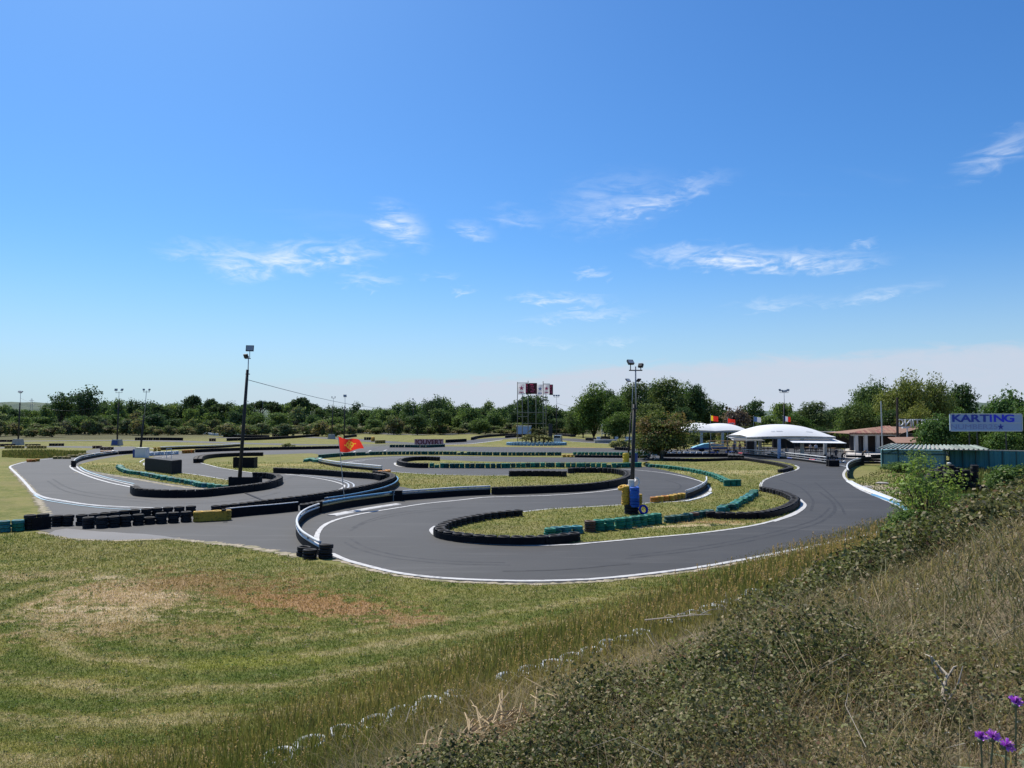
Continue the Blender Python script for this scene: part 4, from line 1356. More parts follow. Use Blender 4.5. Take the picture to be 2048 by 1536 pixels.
# ================================================================== RED FLAG
b_ = P(690, 1014)
root = thing('flagpole', 'thin bent grey flagpole flying a red flag by the blue rail', 'flagpole', b_)
tp = at(676, 872, b_.y) - b_
MB().tube([(0, 0, 0), tp * .4 + Vector((.02, 0, 0)), tp * .8 + Vector((.03, 0, 0)), tp], [.03, .028, .022, .018], 8).build('pole', 'galvanised', root, smooth=True)
MB().lathe([(0, .06), (.035, .03), (.035, 0), (0, -.02)], 8, loc=tuple(tp)).build('finial', 'galvanised', root)
fl_w, fl_h = 1.55, 1.05
nU, nV = 18, 10


def wave(u_, v_):
    return Vector((u_ * fl_w * (.92 + .10 * v_) + .12 * v_, .26 * math.sin(u_ * 6.5 + v_ * 1.6) * (.25 + u_), -v_ * fl_h * (1 - .42 * u_) - .30 * u_ - .09 * math.sin(u_ * 5.5)))


def flag_cloth(name, mat, parent, loc, fn, th=0.0, n_u=18, n_v=10):
    vs_ = [fn(i / n_u, j / n_v) + Vector((0, th, 0)) for j in range(n_v + 1) for i in range(n_u + 1)]
    fs_ = [(j * (n_u + 1) + i, j * (n_u + 1) + i + 1, (j + 1) * (n_u + 1) + i + 1, (j + 1) * (n_u + 1) + i) for j in range(n_v) for i in range(n_u)]
    return MB().add(vs_, fs_).build(name, mat, parent, loc, smooth=True)


fp = Vector(tp) + Vector((.03, 0, -.02))
fl = thing('red_flag', 'red flag with a gold cross emblem waving on the bent flagpole', 'flag', b_ + fp)
NUF, NVF = 84, 56


def in_emblem(u_, v_):
    x_, y_ = (u_ - .50) / .95, (v_ - .48) / 1.45
    k = int(round(math.atan2(y_, x_) / (math.pi / 2)))
    c_, s_ = math.cos(k * math.pi / 2), math.sin(k * math.pi / 2)
    a_, b_ = x_ * c_ + y_ * s_, -x_ * s_ + y_ * c_
    for (qx, qy) in ((.262, 0), (.165, -.215), (.165, .215)):
        if math.hypot(a_ - qx, b_ - qy) < .034:
            return True
    out_ = .02 < a_ < .225 and abs(b_) < (.05 + (a_ - .03) * 1.1 if a_ < .13 else .16 * (.225 - a_) / .095)
    hole = .075 < a_ < .165 and abs(b_) < (.02 + (a_ - .07) * .95 if a_ < .12 else .07 * (.165 - a_) / .045)
    return out_ and not hole


fv = [wave(i / NUF, j / NVF) for j in range(NVF + 1) for i in range(NUF + 1)]
fr_, fg_ = [], []
for j in range(NVF):
    for i in range(NUF):
        (fg_ if in_emblem((i + .5) / NUF, (j + .5) / NVF) else fr_).append((j * (NUF + 1) + i, j * (NUF + 1) + i + 1, (j + 1) * (NUF + 1) + i + 1, (j + 1) * (NUF + 1) + i))
MB().add(fv, fr_).build('cloth', 'flag_red', fl, smooth=True)
MB().add(fv, fg_).build('emblem', 'flag_gold', fl, smooth=True)
# dark line across the track, built as a thin raised strip
kerb([(490, 986.5), (508, 994), (529, 1003)], .22, .05, 'belt', 'narrow black strip lying across the track below the left island').name = 'dark_strip'

# ================================================================== BANNER TOWER, PALM GARDEN
tb = P(1072, 884)
root = thing('banner_tower', 'tall scaffold tower of grey poles carrying banners behind the palm garden', 'tower', tb)
dT = tb.y
for (u, vt, dd) in [(1035, 764, 0), (1045, 768, 3.5), (1056, 762, -1.5), (1073, 770, 3.5), (1086, 763, -1.5), (1093, 768, 3.0)]:
    q = at(u, 884, dT)
    zt = at(u, vt, dT).z
    MB().tube([(q.x - tb.x, dd, 0), (q.x - tb.x, dd, zt)], .10, 8).build('pole', 'scaffold', root, smooth=True)
for (ua, ub2, v, dd) in [(1035, 1093, 825, 0), (1035, 1056, 833, 0), (1035, 1056, 766, 0), (1086, 1100, 768, 0), (1045, 1093, 847, 3.4)]:
    a_, c_ = at(ua, v, dT), at(ub2, v, dT)
    MB().tube([(a_.x - tb.x, dd, a_.z), (c_.x - tb.x, dd, c_.z)], .10, 6).build('crossbar', 'scaffold', root)
for (ua, ub2, va, vb, m_, st_, lb) in [(1036, 1050, 768, 789, 'flag_white', 'flag_pink', 'white banner with a pink star at the left end of the tower'), (1051, 1058, 767, 788, 'flag_black', 'flag_pink', 'narrow black and red banner next to the left white one'),
                                       (1058, 1074, 766, 788, 'flag_black', 'flag_pink', 'wide black and red banner in the middle of the tower'), (1074, 1086, 769, 791, 'flag_white', 'sign_faint', 'white banner with a bluish emblem right of the middle'),
                                       (1087, 1099, 769, 789, 'flag_white', 'flag_pink', 'white banner with pink printing near the right end of the tower'), (1099, 1106, 769, 790, 'flag_black', 'flag_pink', 'dark red banner at the right end of the tower')]:
    a_, c_ = at(ua, va, dT - 1.7), at(ub2, vb, dT - 1.7)
    wd, ht = c_.x - a_.x, a_.z - c_.z
    bn = thing('banner', lb, 'banner', (a_.x, dT - 1.7, a_.z), group=None)
    fn = lambda u_, v_, wd=wd, ht=ht: Vector((u_ * wd, .18 * math.sin(u_ * 4 + v_ * 2) + .05, -v_ * ht))
    flag_cloth('cloth', m_, bn, None, fn, n_u=8, n_v=8)
    if m_ == 'flag_white':
        pl = star_poly(wd * .36, wd * .16)
        MB().prism_xz([(x_ + wd / 2, z_ - ht * .40) for x_, z_ in pl], -.16, -.17).build('star', st_, bn)
        for k in range(3):
            MB().box((wd * (.28 + .22 * k), -.17, -ht * .80), (wd * .16, .02, ht * .13)).build('print_mark', st_, bn)
    else:
        for k in range(5):
            MB().box((wd * (.3 + .25 * random.random()), -.17, -ht * (.15 + .16 * k)), (wd * .4, .02, ht * .09), 0).build('print_mark', st_, bn)

g0 = P(1073, 890)
root = thing('tyre_ring', 'ring of pale blue painted tyres round the palm garden', 'tyre ring', g0)
for i in range(44):
    a_ = 2 * math.pi * i / 44
    for k in range(3):
        link('tyre', tyre('sky_blue', 2), root, (6.6 * math.cos(a_), 5.2 * math.sin(a_), k * TW), rot=(0, 0, k), scl=(1.3, 1.3, 1.2))
cbox = thing('site_cabin', 'pale grey raised cabin behind the left side of the palm garden', 'cabin', P(1048, 877))
MB().box((0, 0, 2.6), (4.4, 2.4, 2.4)).build('cabin_body', 'sign_panel', cbox)
MB().box((0, 0, 3.85), (4.7, 2.7, .14)).build('roof', 'plastic_white', cbox)
for sx in (-1.9, 1.9):
    MB().box((sx, 0, .7), (.14, .14, 1.4)).build('leg', 'galvanised', cbox)
blk = thing('notice_board', 'tall dark board standing at the right side of the palm garden', 'board', P(1101, 885))
MB().box((0, 0, 2.6), (1.0, .25, 4.4)).build('panel', 'plastic_dark', blk)
for sx in (-.4, .4):
    MB().box((sx, 0, .3), (.1, .2, .6)).build('leg', 'dark_metal', blk)
trk = thing('service_van', 'small grey white box van parked right of the palm garden', 'van', P(1116, 888), R(80))
MB().box((0, 0, 1.25), (3.6, 1.7, 1.7)).build('body', 'car_silver', trk)
MB().prism_xz([(1.8, .4), (2.7, .4), (2.7, 1.0), (2.2, 1.8), (1.8, 1.8)], -.8, .8).build('cab', 'car_silver', trk)
MB().box((-1.82, 0, 1.75), (.02, 1.4, .5)).build('rear_window', 'car_glass', trk)
for (x_, y_) in [(-1.1, -.8), (-1.1, .8), (1.9, -.8), (1.9, .8)]:
    MB().tube([(x_, y_ - .1, .33), (x_, y_ + .1, .33)], .33, 12).build('wheel', 'rubber', trk)

# ================================================================== OUVERT SIGN
so = P(858, 893)
root = thing('lettered_sign', 'pink board with dark red lettering standing on the low tyre row', 'sign', so)
sc_ = so.y / F
wS, hS = 58 * sc_, 12.5 * sc_
MB().box((0, 0, hS / 2 + .25), (wS, .10, hS)).build('panel', 'sign_pink', root)
lt_ = text_mesh('lettering', '!OUVERT', 'sign_red', hS * 1.12, root, (0, -.07, hS / 2 + .25), (math.pi / 2, 0, 0), xs=wS / (hS * 1.12 * 4.4), depth=.02, bold=.04)
wx_ = max(v_.co.x for v_ in lt_.data.vertices) - min(v_.co.x for v_ in lt_.data.vertices)
wy_ = max(v_.co.y for v_ in lt_.data.vertices) - min(v_.co.y for v_ in lt_.data.vertices)
lt_.scale = (wS * .93 / wx_, hS * .80 / wy_, 1)
for sx in (-.4, 0, .4):
    MB().box((sx * wS, .1, .3), (.12, .12, .6)).build('leg', 'dark_metal', root)
barrier('tyre_row', 'low pale tyre row in front of the red lettered sign', [(782, 895), (815, 895), (850, 895.5), (888, 894)], n=3, colours=[('white', 1), ('dark_green', 1)])

# ================================================================== PIT: CANOPIES
def canopy(label, ua, ub2, v_eave, v_top, d, depth, lobes, posts, post_mats):
    a_, c_ = at(ua, v_eave, d), at(ub2, v_eave, d)
    wd, ze = c_.x - a_.x, a_.z
    rise = at((ua + ub2) / 2, v_top, d).z - ze
    root = thing('canopy', label, 'canopy', (a_.x, d, 0))
    NU, NV = 36, 14
    vs_ = []
    for j in range(NV + 1):
        for i in range(NU + 1):
            u_, v_ = i / NU, j / NV
            arch = 0.0
            for (cx, hw, k_) in lobes:
                q = (u_ - cx) / hw
                if abs(q) < 1:
                    arch = max(arch, k_ * (1 - abs(q) ** 2.2) ** .8)
            prof = math.sin(math.pi * v_) ** .7 if 0 < v_ < 1 else 0
            scal = .55 * abs(math.sin(math.pi * u_ * len(lobes))) if v_ in (0, 1) else 0
            vs_.append((u_ * wd, v_ * depth, ze + rise * arch * prof * (1 if 0 < v_ < 1 else 0) + scal * .25 - .25 * (1 - prof) * 0))
    fs_ = [(j * (NU + 1) + i, j * (NU + 1) + i + 1, (j + 1) * (NU + 1) + i + 1, (j + 1) * (NU + 1) + i) for j in range(NV) for i in range(NU)]
    mb = MB().add(vs_, fs_)
    mb.build('membrane', 'canvas', root, smooth=True)
    for y_ in (.2, depth - .2):
        MB().tube([(0, y_, ze - .18), (wd, y_, ze - .18)], .12, 8).build('edge_beam', 'galvanised', root)
    for x_ in (0.02, .5, .98):
        MB().tube([(x_ * wd, .2, ze - .18), (x_ * wd, depth - .2, ze - .18)], .09, 8).build('cross_beam', 'galvanised', root)
    for (u, dd), m_ in zip(posts, post_mats):
        x_ = at(u, 880, d + dd).x - a_.x
        MB().box((x_, dd, (ze - .2) / 2), (.42 if m_ == 'blue_paint' else .46, .4, ze - .2)).build('post', m_, root)
    return root, wd, ze, rise


ca, wd, ze, rise = canopy('large white domed canopy over the kart pit', 1494, 1672, 874, 849, 118, 11, [(.5, .52, 1.0)], [(1558, .4), (1604, .6), (1520, 10), (1650, 10)], ['blue_paint', 'column_paint', 'galvanised', 'galvanised'])
for (fa_, fb_) in [(.30, .345), (.36, .43), (.70, .77)]:
    vs_ = [(u_ * wd, v_ * 11, ze + rise * (1 - abs((u_ - .5) / .52) ** 2.2) ** .8 * math.sin(math.pi * v_) ** .7 + .03) for u_, v_ in ((fa_, .10), (fb_, .10), (fb_, .13), (fa_, .13))]
    MB().add(vs_, [(0, 1, 2, 3)]).build('faded_print', 'canvas_print', ca)
canopy('twin peaked white canopy left of the large one', 1368, 1494, 862, 846, 150, 9, [(.30, .34, 1.0), (.66, .42, .95)], [(1403, .4), (1445, .4), (1470, 8)], ['column_paint', 'column_paint', 'galvanised'])


def awning(label, ua, ub2, v0, v1, d, depth, drop):
    a_, c_ = at(ua, v1, d), at(ub2, v1, d)
    wd, z_ = c_.x - a_.x, a_.z
    root = thing('awning', label, 'awning', (a_.x, d, 0))
    vs_ = [(0, 0, z_), (wd, 0, z_ - .1), (wd * .97, depth, z_ + drop), (wd * .06, depth, z_ + drop)]
    MB().add(vs_ + [(x_, y_, q - .06) for x_, y_, q in vs_], [(0, 1, 2, 3), (7, 6, 5, 4), (0, 4, 5, 1), (1, 5, 6, 2), (2, 6, 7, 3), (3, 7, 4, 0)]).build('sheet', 'canvas', root)
    for x_, y_ in [(.03 * wd, .1), (.97 * wd, .1), (.95 * wd, depth - .1), (.08 * wd, depth - .1)]:
        MB().tube([(x_, y_, 0), (x_, y_, z_ + (drop if y_ > 1 else 0) - .08)], .06, 6).build('post', 'dark_metal', root)
    return root


awning('flat white awning under the right side of the large canopy', 1586, 1693, 878, 885, 116, 5, .55)
awning('flat white awning between the two canopies', 1466, 1530, 874, 880, 126, 5, .55)
tr = thing('flat_roof_shelter', 'long low shelter with a grey roof behind the large canopy', 'shelter', P(1630, 896))
MB().box((0, 0, 3.3), (17, 3, .22)).build('roof', 'concrete', tr)
MB().box((0, 1.3, 1.5), (16.5, .15, 3.0)).build('back_wall', 'dark_wood', tr)
for x_ in (-8, -4, 0, 4, 8):
    MB().box((x_, -1.2, 1.6), (.15, .15, 3.2)).build('post', 'dark_metal', tr)
# terrace benches
tr = thing('wooden_terrace', 'stepped wooden benches beside the twin peaked canopy', 'benches', P(1462, 905))
for k in range(4):
    for sx in (-1.7, 1.7):
        MB().box((sx, k * .8, .5 + .5 * k), (3.1, .45, .12)).build('plank', 'timber', tr)
for sx in (-3.2, 0, 3.2):
    MB().tube([(sx, -.2, .1), (sx, 2.8, 2.1)], .08, 6).build('stringer', 'dark_wood', tr)
    MB().box((sx, 2.6, 1.0), (.1, .1, 2.0)).build('leg', 'dark_wood', tr)
for k, (u, v, lb) in enumerate([(1525, 908, 'low timber railing under the left half of the large canopy'), (1640, 908, 'low timber railing under the right half of the large canopy')]):
    tr = thing('railing', lb, 'railing', P(u, v))
    for z_ in (.45, .95):
        MB().box((0, 0, z_), (7.2, .06, .12)).build('bar', 'dark_wood', tr)
    for i in range(5):
        MB().box((-3.4 + 1.7 * i, .05, .5), (.1, .1, 1.0)).build('post', 'column_paint', tr)

# picnic tables in the shade
for k, (u, v, lb) in enumerate([(1600, 903, 'dark picnic table left of the row under the right awning'), (1618, 903, 'dark picnic table second from the left under the right awning'), (1640, 904, 'dark picnic table in the middle under the right awning'), (1662, 905, 'dark picnic table right of the row under the right awning'), (1530, 902, 'dark picnic table behind the pale blue canopy post'), (1510, 901, 'dark picnic table beside the vending cabinet')]):
    tb_ = thing('picnic_table', lb, 'table', P(u, v), .1 * k)
    MB().box((0, 0, .76), (1.9, .8, .07)).build('table_top', 'timber' if k % 2 else 'dark_wood', tb_)
    for sy in (-.75, .75):
        MB().box((0, sy, .45), (1.9, .3, .06)).build('bench', 'dark_wood', tb_)
    for sx in (-.7, .7):
        MB().box((sx, 0, .38), (.08, 1.5, .06)).box((sx, 0, .36), (.08, .1, .72)).build('leg', 'dark_wood', tb_)

# ================================================================== KARTS
def make_kart(name, label, group, fair):
    root = thing(name, label, 'kart', (0, 0, 0), group=group)
    MB().box((0, 0, .10), (1.1, .75, .05)).tube([(-.75, -.35, .12), (.75, -.3, .12)], .025, 6).tube([(-.75, .35, .12), (.75, .3, .12)], .025, 6).build('chassis', 'dark_metal', root)
    MB().prism_xz([(.55, .08), (.98, .10), (1.0, .24), (.80, .34), (.55, .22)], -.55, .55).build('nose_fairing', fair, root)
    for sy in (-1, 1):
        MB().prism_xz([(-.35, .08), (.42, .08), (.36, .30), (-.30, .28)], sy * .62 - .07, sy * .62 + .07).build('side_pod', fair, root)
    MB().prism_xz([(-.42, .14), (.05, .14), (.10, .24), (-.30, .24), (-.45, .62), (-.54, .60)], -.2, .2).build('seat', 'plastic_dark', root)
    MB().box((-.45, .32, .26), (.32, .28, .26)).build('engine', 'dark_metal', root)
    MB().box((-.92, 0, .2), (.12, 1.25, .2)).build('rear_bumper', 'plastic_dark', root)
    MB().tube([(.42, 0, .2), (.2, 0, .48)], .018, 6).lathe([(.13, -.012), (.155, 0), (.13, .012)], 12, True, (.2, 0, .48)).build('steering_wheel', 'plastic_dark', root)
    for (x_, y_, r_, w_) in [(-.6, -.58, .14, .2), (-.6, .58, .14, .2), (.58, -.52, .13, .13), (.58, .52, .13, .13)]:
        wh = MB().tube([(x_, y_ - w_ / 2, r_), (x_, y_ + w_ / 2, r_)], r_, 12).build('wheel', 'rubber', root)
        MB().tube([(x_, y_ - w_ / 2 - .004, r_), (x_, y_ + w_ / 2 + .004, r_)], r_ * .55, 10).build('rim', 'galvanised', wh)
    return root


def dup(root, loc, rz, label=None, mat=None):
    r_ = root.copy()
    COL.objects.link(r_)
    r_.location, r_.rotation_euler = loc, (0, 0, rz)
    if label:
        r_['label'] = label
    for ch in root.children:
        c_ = ch.copy()
        COL.objects.link(c_)
        c_.parent = r_
        if mat and ch.name.split('.')[0] in ('nose_fairing', 'side_pod'):
            c_.data = ch.data.copy()
            c_.data.materials.clear()
            c_.data.materials.append(M[mat])
        for gc in ch.children:
            d_ = gc.copy()
            COL.objects.link(d_)
            d_.parent = c_
    return r_


KG = 'rental karts parked in the pit'
k0 = make_kart('go_kart', 'dark rental kart parked behind the pit rail', KG, 'plastic_blue')
KART_SPOTS = [(1590, 919, 'plastic_blue', 'blue kart furthest left of the line behind the pit rail'), (1606, 920, 'plastic_dark', 'black kart second in the line behind the pit rail'), (1620, 921.5, 'plastic_blue', 'blue kart in the middle of the line behind the pit rail'),
              (1634, 922.5, 'plastic_red', 'kart with a dull red nose in the line behind the pit rail'), (1648, 924, 'plastic_dark', 'black kart next to the end of the pit rail'), (1661, 924, 'plastic_blue', 'blue kart nearest the pit exit'),
              (1676, 926, 'plastic_white', 'kart with a white nose at the pit exit'), (1460, 906, 'plastic_blue', 'blue kart between the two canopies'), (1474, 907, 'plastic_dark', 'black kart left of the cabinets between the canopies'),
              (1490, 909, 'plastic_red', 'red nosed kart at the left end of the pit rail'), (1380, 906, 'plastic_dark', 'black kart left of the blue covered trailer'), (1425, 907, 'plastic_blue', 'blue kart in front of the blue covered trailer'),
              (1548, 912, 'plastic_dark', 'black kart left of the pale blue canopy post'), (1598, 914, 'plastic_dark', 'black kart in the rear row just left of the beige canopy post'), (1614, 915, 'plastic_blue', 'blue kart in the rear row just right of the beige canopy post'), (1630, 916, 'plastic_dark', 'black kart in the middle of the rear row'), (1645, 917, 'plastic_blue', 'blue kart right of the middle of the rear row'), (1660, 918, 'plastic_dark', 'black kart at the right end of the rear row'), (1575, 917, 'plastic_dark', 'black kart right beside the pale blue canopy post'), (1345, 908, 'plastic_white', 'white nosed kart right of the bushy tree')]
for i, (u, v, m_, lb) in enumerate(KART_SPOTS):
    g = P(u, v)
    rz = R(random.choice([-20, -160, -75, 200]))
    if i == 0:
        k0.location, k0.rotation_euler = g, (0, 0, rz)
        k0['label'] = lb
    else:
        dup(k0, g, rz, lb, m_)
wl = thing('white_barrier_block', 'row of white plastic blocks on the belted barrier right of the bushy tree', 'blocks', P(1372, 911))
for i in range(9):
    MB().box((-5.2 + 1.05 * i, random.uniform(-.1, .1), .32), (.95, .5, .64), random.uniform(-.1, .1), taper=.85).build('block', 'plastic_white', wl)
# covered trailer
ct = thing('covered_trailer', 'low trailer with pale blue covers in front of the twin peaked canopy', 'trailer', P(1418, 903))
MB().box((0, 0, .6), (6.4, 2.0, .22)).build('bed', 'plastic_blue', ct)
MB().prism_xz([(-3.2, .7), (3.3, .7), (2.6, 1.0), (.8, 1.6), (-1.0, 1.45), (-2.6, .95)], -.9, .9).build('cover', 'tarp_blue', ct)
MB().prism_xz([(-.4, 1.46), (.8, 1.63), (2.8, 1.0), (1.8, 1.05)], -.92, -.5).build('pale_stripe', 'tarp_pale', ct)
for x_ in (-1.4, 1.4):
    for y_ in (-.9, .9):
        MB().tube([(x_, y_ - .1, .32), (x_, y_ + .1, .32)], .32, 12).build('wheel', 'rubber', ct)
dk = thing('dark_cabinet', 'dark vending cabinet with a pale frame left of the large canopy', 'cabinet', P(1500, 908))
MB().box((0, 0, 1.1), (1.2, .8, 2.2)).build('cabinet_body', 'plastic_dark', dk)
MB().box((.85, 0, 1.1), (.4, .8, 2.2)).build('side_column', 'column_paint', dk)
MB().box((0, 0, 2.24), (1.3, .9, .08)).build('top', 'galvanised', dk)
# stack of black matting by the pit exit
st = thing('rubber_mat_stack', 'heap of black rubber mats at the end of the right hand rail', 'mats', P(1737, 930))
for k, (x_, y_, w_, z_, rz) in enumerate([(0, 0, 3.0, .3, .05), (.3, .2, 2.6, .62, -.1), (.7, .4, 3.4, .92, .15), (-1.4, .6, 2.2, 1.1, -.05), (1.6, .5, 1.8, 1.2, .3)]):
    MB().box((x_, y_, z_), (w_, .9, .26), rz).build('mat', 'belt', st)
rail('guard_rail', 'white topped rail with a black skirt on the inside of the right hand bend', [(1728, 929), (1712, 932), (1700, 938), (1695, 945), (1695, 953), (1698, 958)], [(0.86, 0.08, 'rail_white', 'top_rail'), (0.55, 0.06, 'rail_grey', 'middle_rail')], base_h=0.7, h=.8)
rail('fence_rail', 'thin dark fence at the edge of the pink forecourt', [(1694, 917), (1720, 916), (1752, 917)], [(1.0, .04, 'dark_metal', 'top_rail'), (.55, .03, 'dark_metal', 'middle_rail')], h=1.0, cat='fence')

# ================================================================== PEOPLE
def person(label, loc, rz, top, legs, pose='stand', helmet=None, hair=True, scale=1.0):
    """one continuous skinned figure; clothing colour bands follow the figure's own height"""
    if pose == 'sit':
        J = [((0, 0, .30), .13), ((0, -.02, .52), .14), ((0, -.02, .74), .16), ((0, 0, .86), .07), ((0, .03, .97), .085), ((0, .04, 1.05), .09),
             ((.12, .28, .34), .085), ((.16, .55, .36), .065), ((.16, .85, .16), .05), ((.16, .97, .14), .04), ((-.12, .28, .34), .085), ((-.16, .55, .36), .065), ((-.16, .85, .16), .05), ((-.16, .97, .14), .04),
             ((.22, 0, .72), .06), ((.28, .2, .56), .05), ((.14, .42, .60), .038), ((.12, .48, .60), .03), ((-.22, 0, .72), .06), ((-.28, .2, .56), .05), ((-.14, .42, .60), .038), ((-.12, .48, .60), .03)]
        zl, zs, zh = .42, .82, .86
    elif pose == 'bend':
        J = [((0, 0, .95), .14), ((0, .22, 1.12), .14), ((0, .42, 1.22), .16), ((0, .54, 1.26), .065), ((0, .64, 1.30), .085), ((0, .70, 1.33), .09),
             ((.10, .02, .80), .09), ((.11, .05, .48), .065), ((.11, -.02, .10), .045), ((.11, .1, .04), .04), ((-.10, .02, .80), .09), ((-.11, .08, .48), .065), ((-.13, .12, .10), .045), ((-.13, .24, .04), .04),
             ((.21, .42, 1.18), .06), ((.24, .48, .92), .048), ((.16, .55, .70), .036), ((.14, .57, .64), .03), ((-.21, .42, 1.18), .06), ((-.24, .48, .92), .048), ((-.16, .55, .70), .036), ((-.14, .57, .64), .03)]
        zl, zs, zh = .9, 1.27, 1.30
    else:
        J = [((0, 0, .95), .14), ((0, 0, 1.15), .13), ((0, 0, 1.38), .165), ((0, 0, 1.50), .062), ((0, .02, 1.60), .085), ((0, .02, 1.69), .09),
             ((.10, 0, .80), .09), ((.11, .03, .48), .065), ((.12, 0, .10), .045), ((.12, .14, .04), .04), ((-.10, 0, .80), .09), ((-.12, -.02, .48), .065), ((-.14, -.06, .10), .045), ((-.14, .08, .04), .04),
             ((.22, 0, 1.36), .06), ((.28, .02, 1.10), .048), ((.27, .12, .86), .036), ((.27, .15, .78), .03), ((-.22, 0, 1.36), .06), ((-.28, .02, 1.10), .048), ((-.22, .18, .92), .036), ((-.20, .22, .86), .03)]
        zl, zs, zh = .93, 1.46, 1.50
    E = [(0, 1), (1, 2), (2, 3), (3, 4), (4, 5), (0, 6), (6, 7), (7, 8), (8, 9), (0, 10), (10, 11), (11, 12), (12, 13), (2, 14), (14, 15), (15, 16), (16, 17), (2, 18), (18, 19), (19, 20), (20, 21)]
    me = bpy.data.meshes.new('body')
    me.from_pydata([j[0] for j in J], E, [])
    mt, t, b, o = material('clothing')
    z_ = t.sep(t.new('ShaderNodeTexCoord').outputs['Object'])[2]
    c = t.mix(t.m('GREATER_THAN', z_, zl), legs, top)
    c = t.mix(t.m('GREATER_THAN', z_, zs), c, (0.45, 0.26, 0.18))
    t.l.new(c, b.inputs['Base Color'])
    b.inputs['Roughness'].default_value = .85
    me.materials.append(mt)
    ob = bpy.data.objects.new('person', me)
    COL.objects.link(ob)
    sk = ob.modifiers.new('skin', 'SKIN')
    sk.use_smooth_shade = True
    for i, j in enumerate(J):
        me.skin_vertices[0].data[i].radius = (j[1], j[1])
        me.skin_vertices[0].data[i].use_root = (i == 0)
    ob.modifiers.new('sub', 'SUBSURF').levels = 1
    ob.modifiers['sub'].render_levels = 1
    ob.location, ob.rotation_euler, ob.scale = loc, (0, 0, rz), (scale,) * 3
    tag(ob, label, 'person')
    hp = Vector(J[5][0])
    if helmet:
        MB().lathe([(0, .15), (.09, .12), (.14, .03), (.14, -.07), (.10, -.12), (0, -.13)], 12, loc=tuple(hp - Vector((0, 0, .02)))).build('helmet', helmet, ob, smooth=True)
    elif hair:
        MB().lathe([(0, .12), (.07, .10), (.105, .03), (.10, -.03), (0, -.03)], 10, loc=tuple(hp + Vector((0, -.012, .01)))).build('hair', 'hair', ob, smooth=True)
    return ob


for (u, v, rz, tp_, lg, ps, hm, lb) in [
        (1574, 915, 160, (.7, .7, .72), (.05, .06, .1), 'stand', None, 'person in a white top standing behind the pit rail by the pale blue post'),
        (1621, 907, 200, (.62, .5, .42), (.06, .05, .05), 'stand', None, 'person in a pale top among the benches below the right awning'),
        (1632, 907, 170, (.5, .5, .52), (.05, .05, .06), 'stand', None, 'person in light grey right of the pale topped one below the awning'),
        (1650, 909, 150, (.55, .42, .36), (.04, .04, .05), 'stand', None, 'person in beige near the right end of the awning'),
        (1672, 920, 140, (.03, .03, .04), (.03, .03, .04), 'stand', None, 'person in black standing by the pit exit'),
        (1684, 922, 210, (.04, .035, .035), (.03, .03, .035), 'bend', None, 'person in black bending over a kart at the pit exit'),
        (1725, 919, 200, (.10, .08, .055), (.06, .05, .04), 'bend', None, 'person in brown leaning on the forecourt fence'),
        (1468, 905, 180, (.05, .05, .12), (.04, .04, .05), 'stand', None, 'person in dark blue between the canopies'),
        (1480, 905, 150, (.09, .05, .06), (.04, .04, .05), 'stand', None, 'person in dark maroon left of the vending cabinet'),
        (1300, 920, 90, (.05, .05, .06), (.04, .04, .05), 'sit', 'plastic_white', 'driver in a white helmet sitting in the kart under the bushy tree'),
        (1325, 921, 180, (.10, .09, .06), (.05, .05, .05), 'stand', 'plastic_yellow', 'marshal in a pale cap standing under the bushy tree')]:
    person(lb, P(u, v), R(rz), tp_, lg, ps, hm)
dup(k0, P(1300, 921), R(170), 'kart with a driver in a white helmet under the bushy tree', 'plastic_dark')

# bins and small things by the second pole
for (u, v, m_, lb) in [(1252, 926, 'plastic_yellow', 'yellow drum beside the second floodlight pole'), (1269, 927, 'plastic_blue', 'dark blue drum right of the near floodlight pole')]:
    root = thing('drum', lb, 'drum', P(u, v))
    MB().lathe([(0, 0), (.42, 0), (.44, .05), (.44, .42), (.47, .45), (.44, .48), (.44, .85), (.47, .88), (.44, .91), (.44, 1.25), (.40, 1.3), (0, 1.3)], 16).build('drum_body', m_, root, smooth=False)
    MB().lathe([(0, 1.31), (.34, 1.31), (.36, 1.36), (0, 1.37)], 16).build('lid', m_, root)

# start gantry and white blocks
gt = thing('start_frame', 'white rectangular frame standing on a black base right of centre', 'frame', P(1211, 881))
s_ = P(1211, 881).y / F
for sx in (-7, 7):
    MB().box((sx * s_, 0, 16 * s_), (.16, .16, 32 * s_)).build('upright', 'plastic_white', gt)
for z_ in (32, 14):
    MB().box((0, 0, z_ * s_), (14.4 * s_, .14, .16)).build('crossbar', 'plastic_white', gt)
MB().box((0, .3, 4.2 * s_), (18 * s_, 1.0, 8.4 * s_)).build('base_block', 'plastic_dark', gt)
for i, (u, w_, lb) in enumerate([(1197, 1.0, 'white block left of the white frame'), (1233, .9, 'white block right of the white frame'), (1258, 1.9, 'wide white block half hidden by the near pole')]):
    wb = thing('white_block', lb, 'block', P(u, 884))
    MB().box((0, 0, .7), (w_, .7, 1.4), taper=.92).build('block_body', 'plastic_white', wb)
    MB().box((0, 0, .06), (w_ * 1.1, .8, .12)).build('foot', 'concrete', wb)
sl = thing('white_ledge', 'white painted ledge behind the black barrier right of centre', 'ledge', P(1240, 886))
MB().box((0, 0, .75), (13, 1.2, .18)).build('top', 'plastic_white', sl)
MB().box((0, .1, .33), (12.8, .9, .66)).build('base', 'concrete', sl)

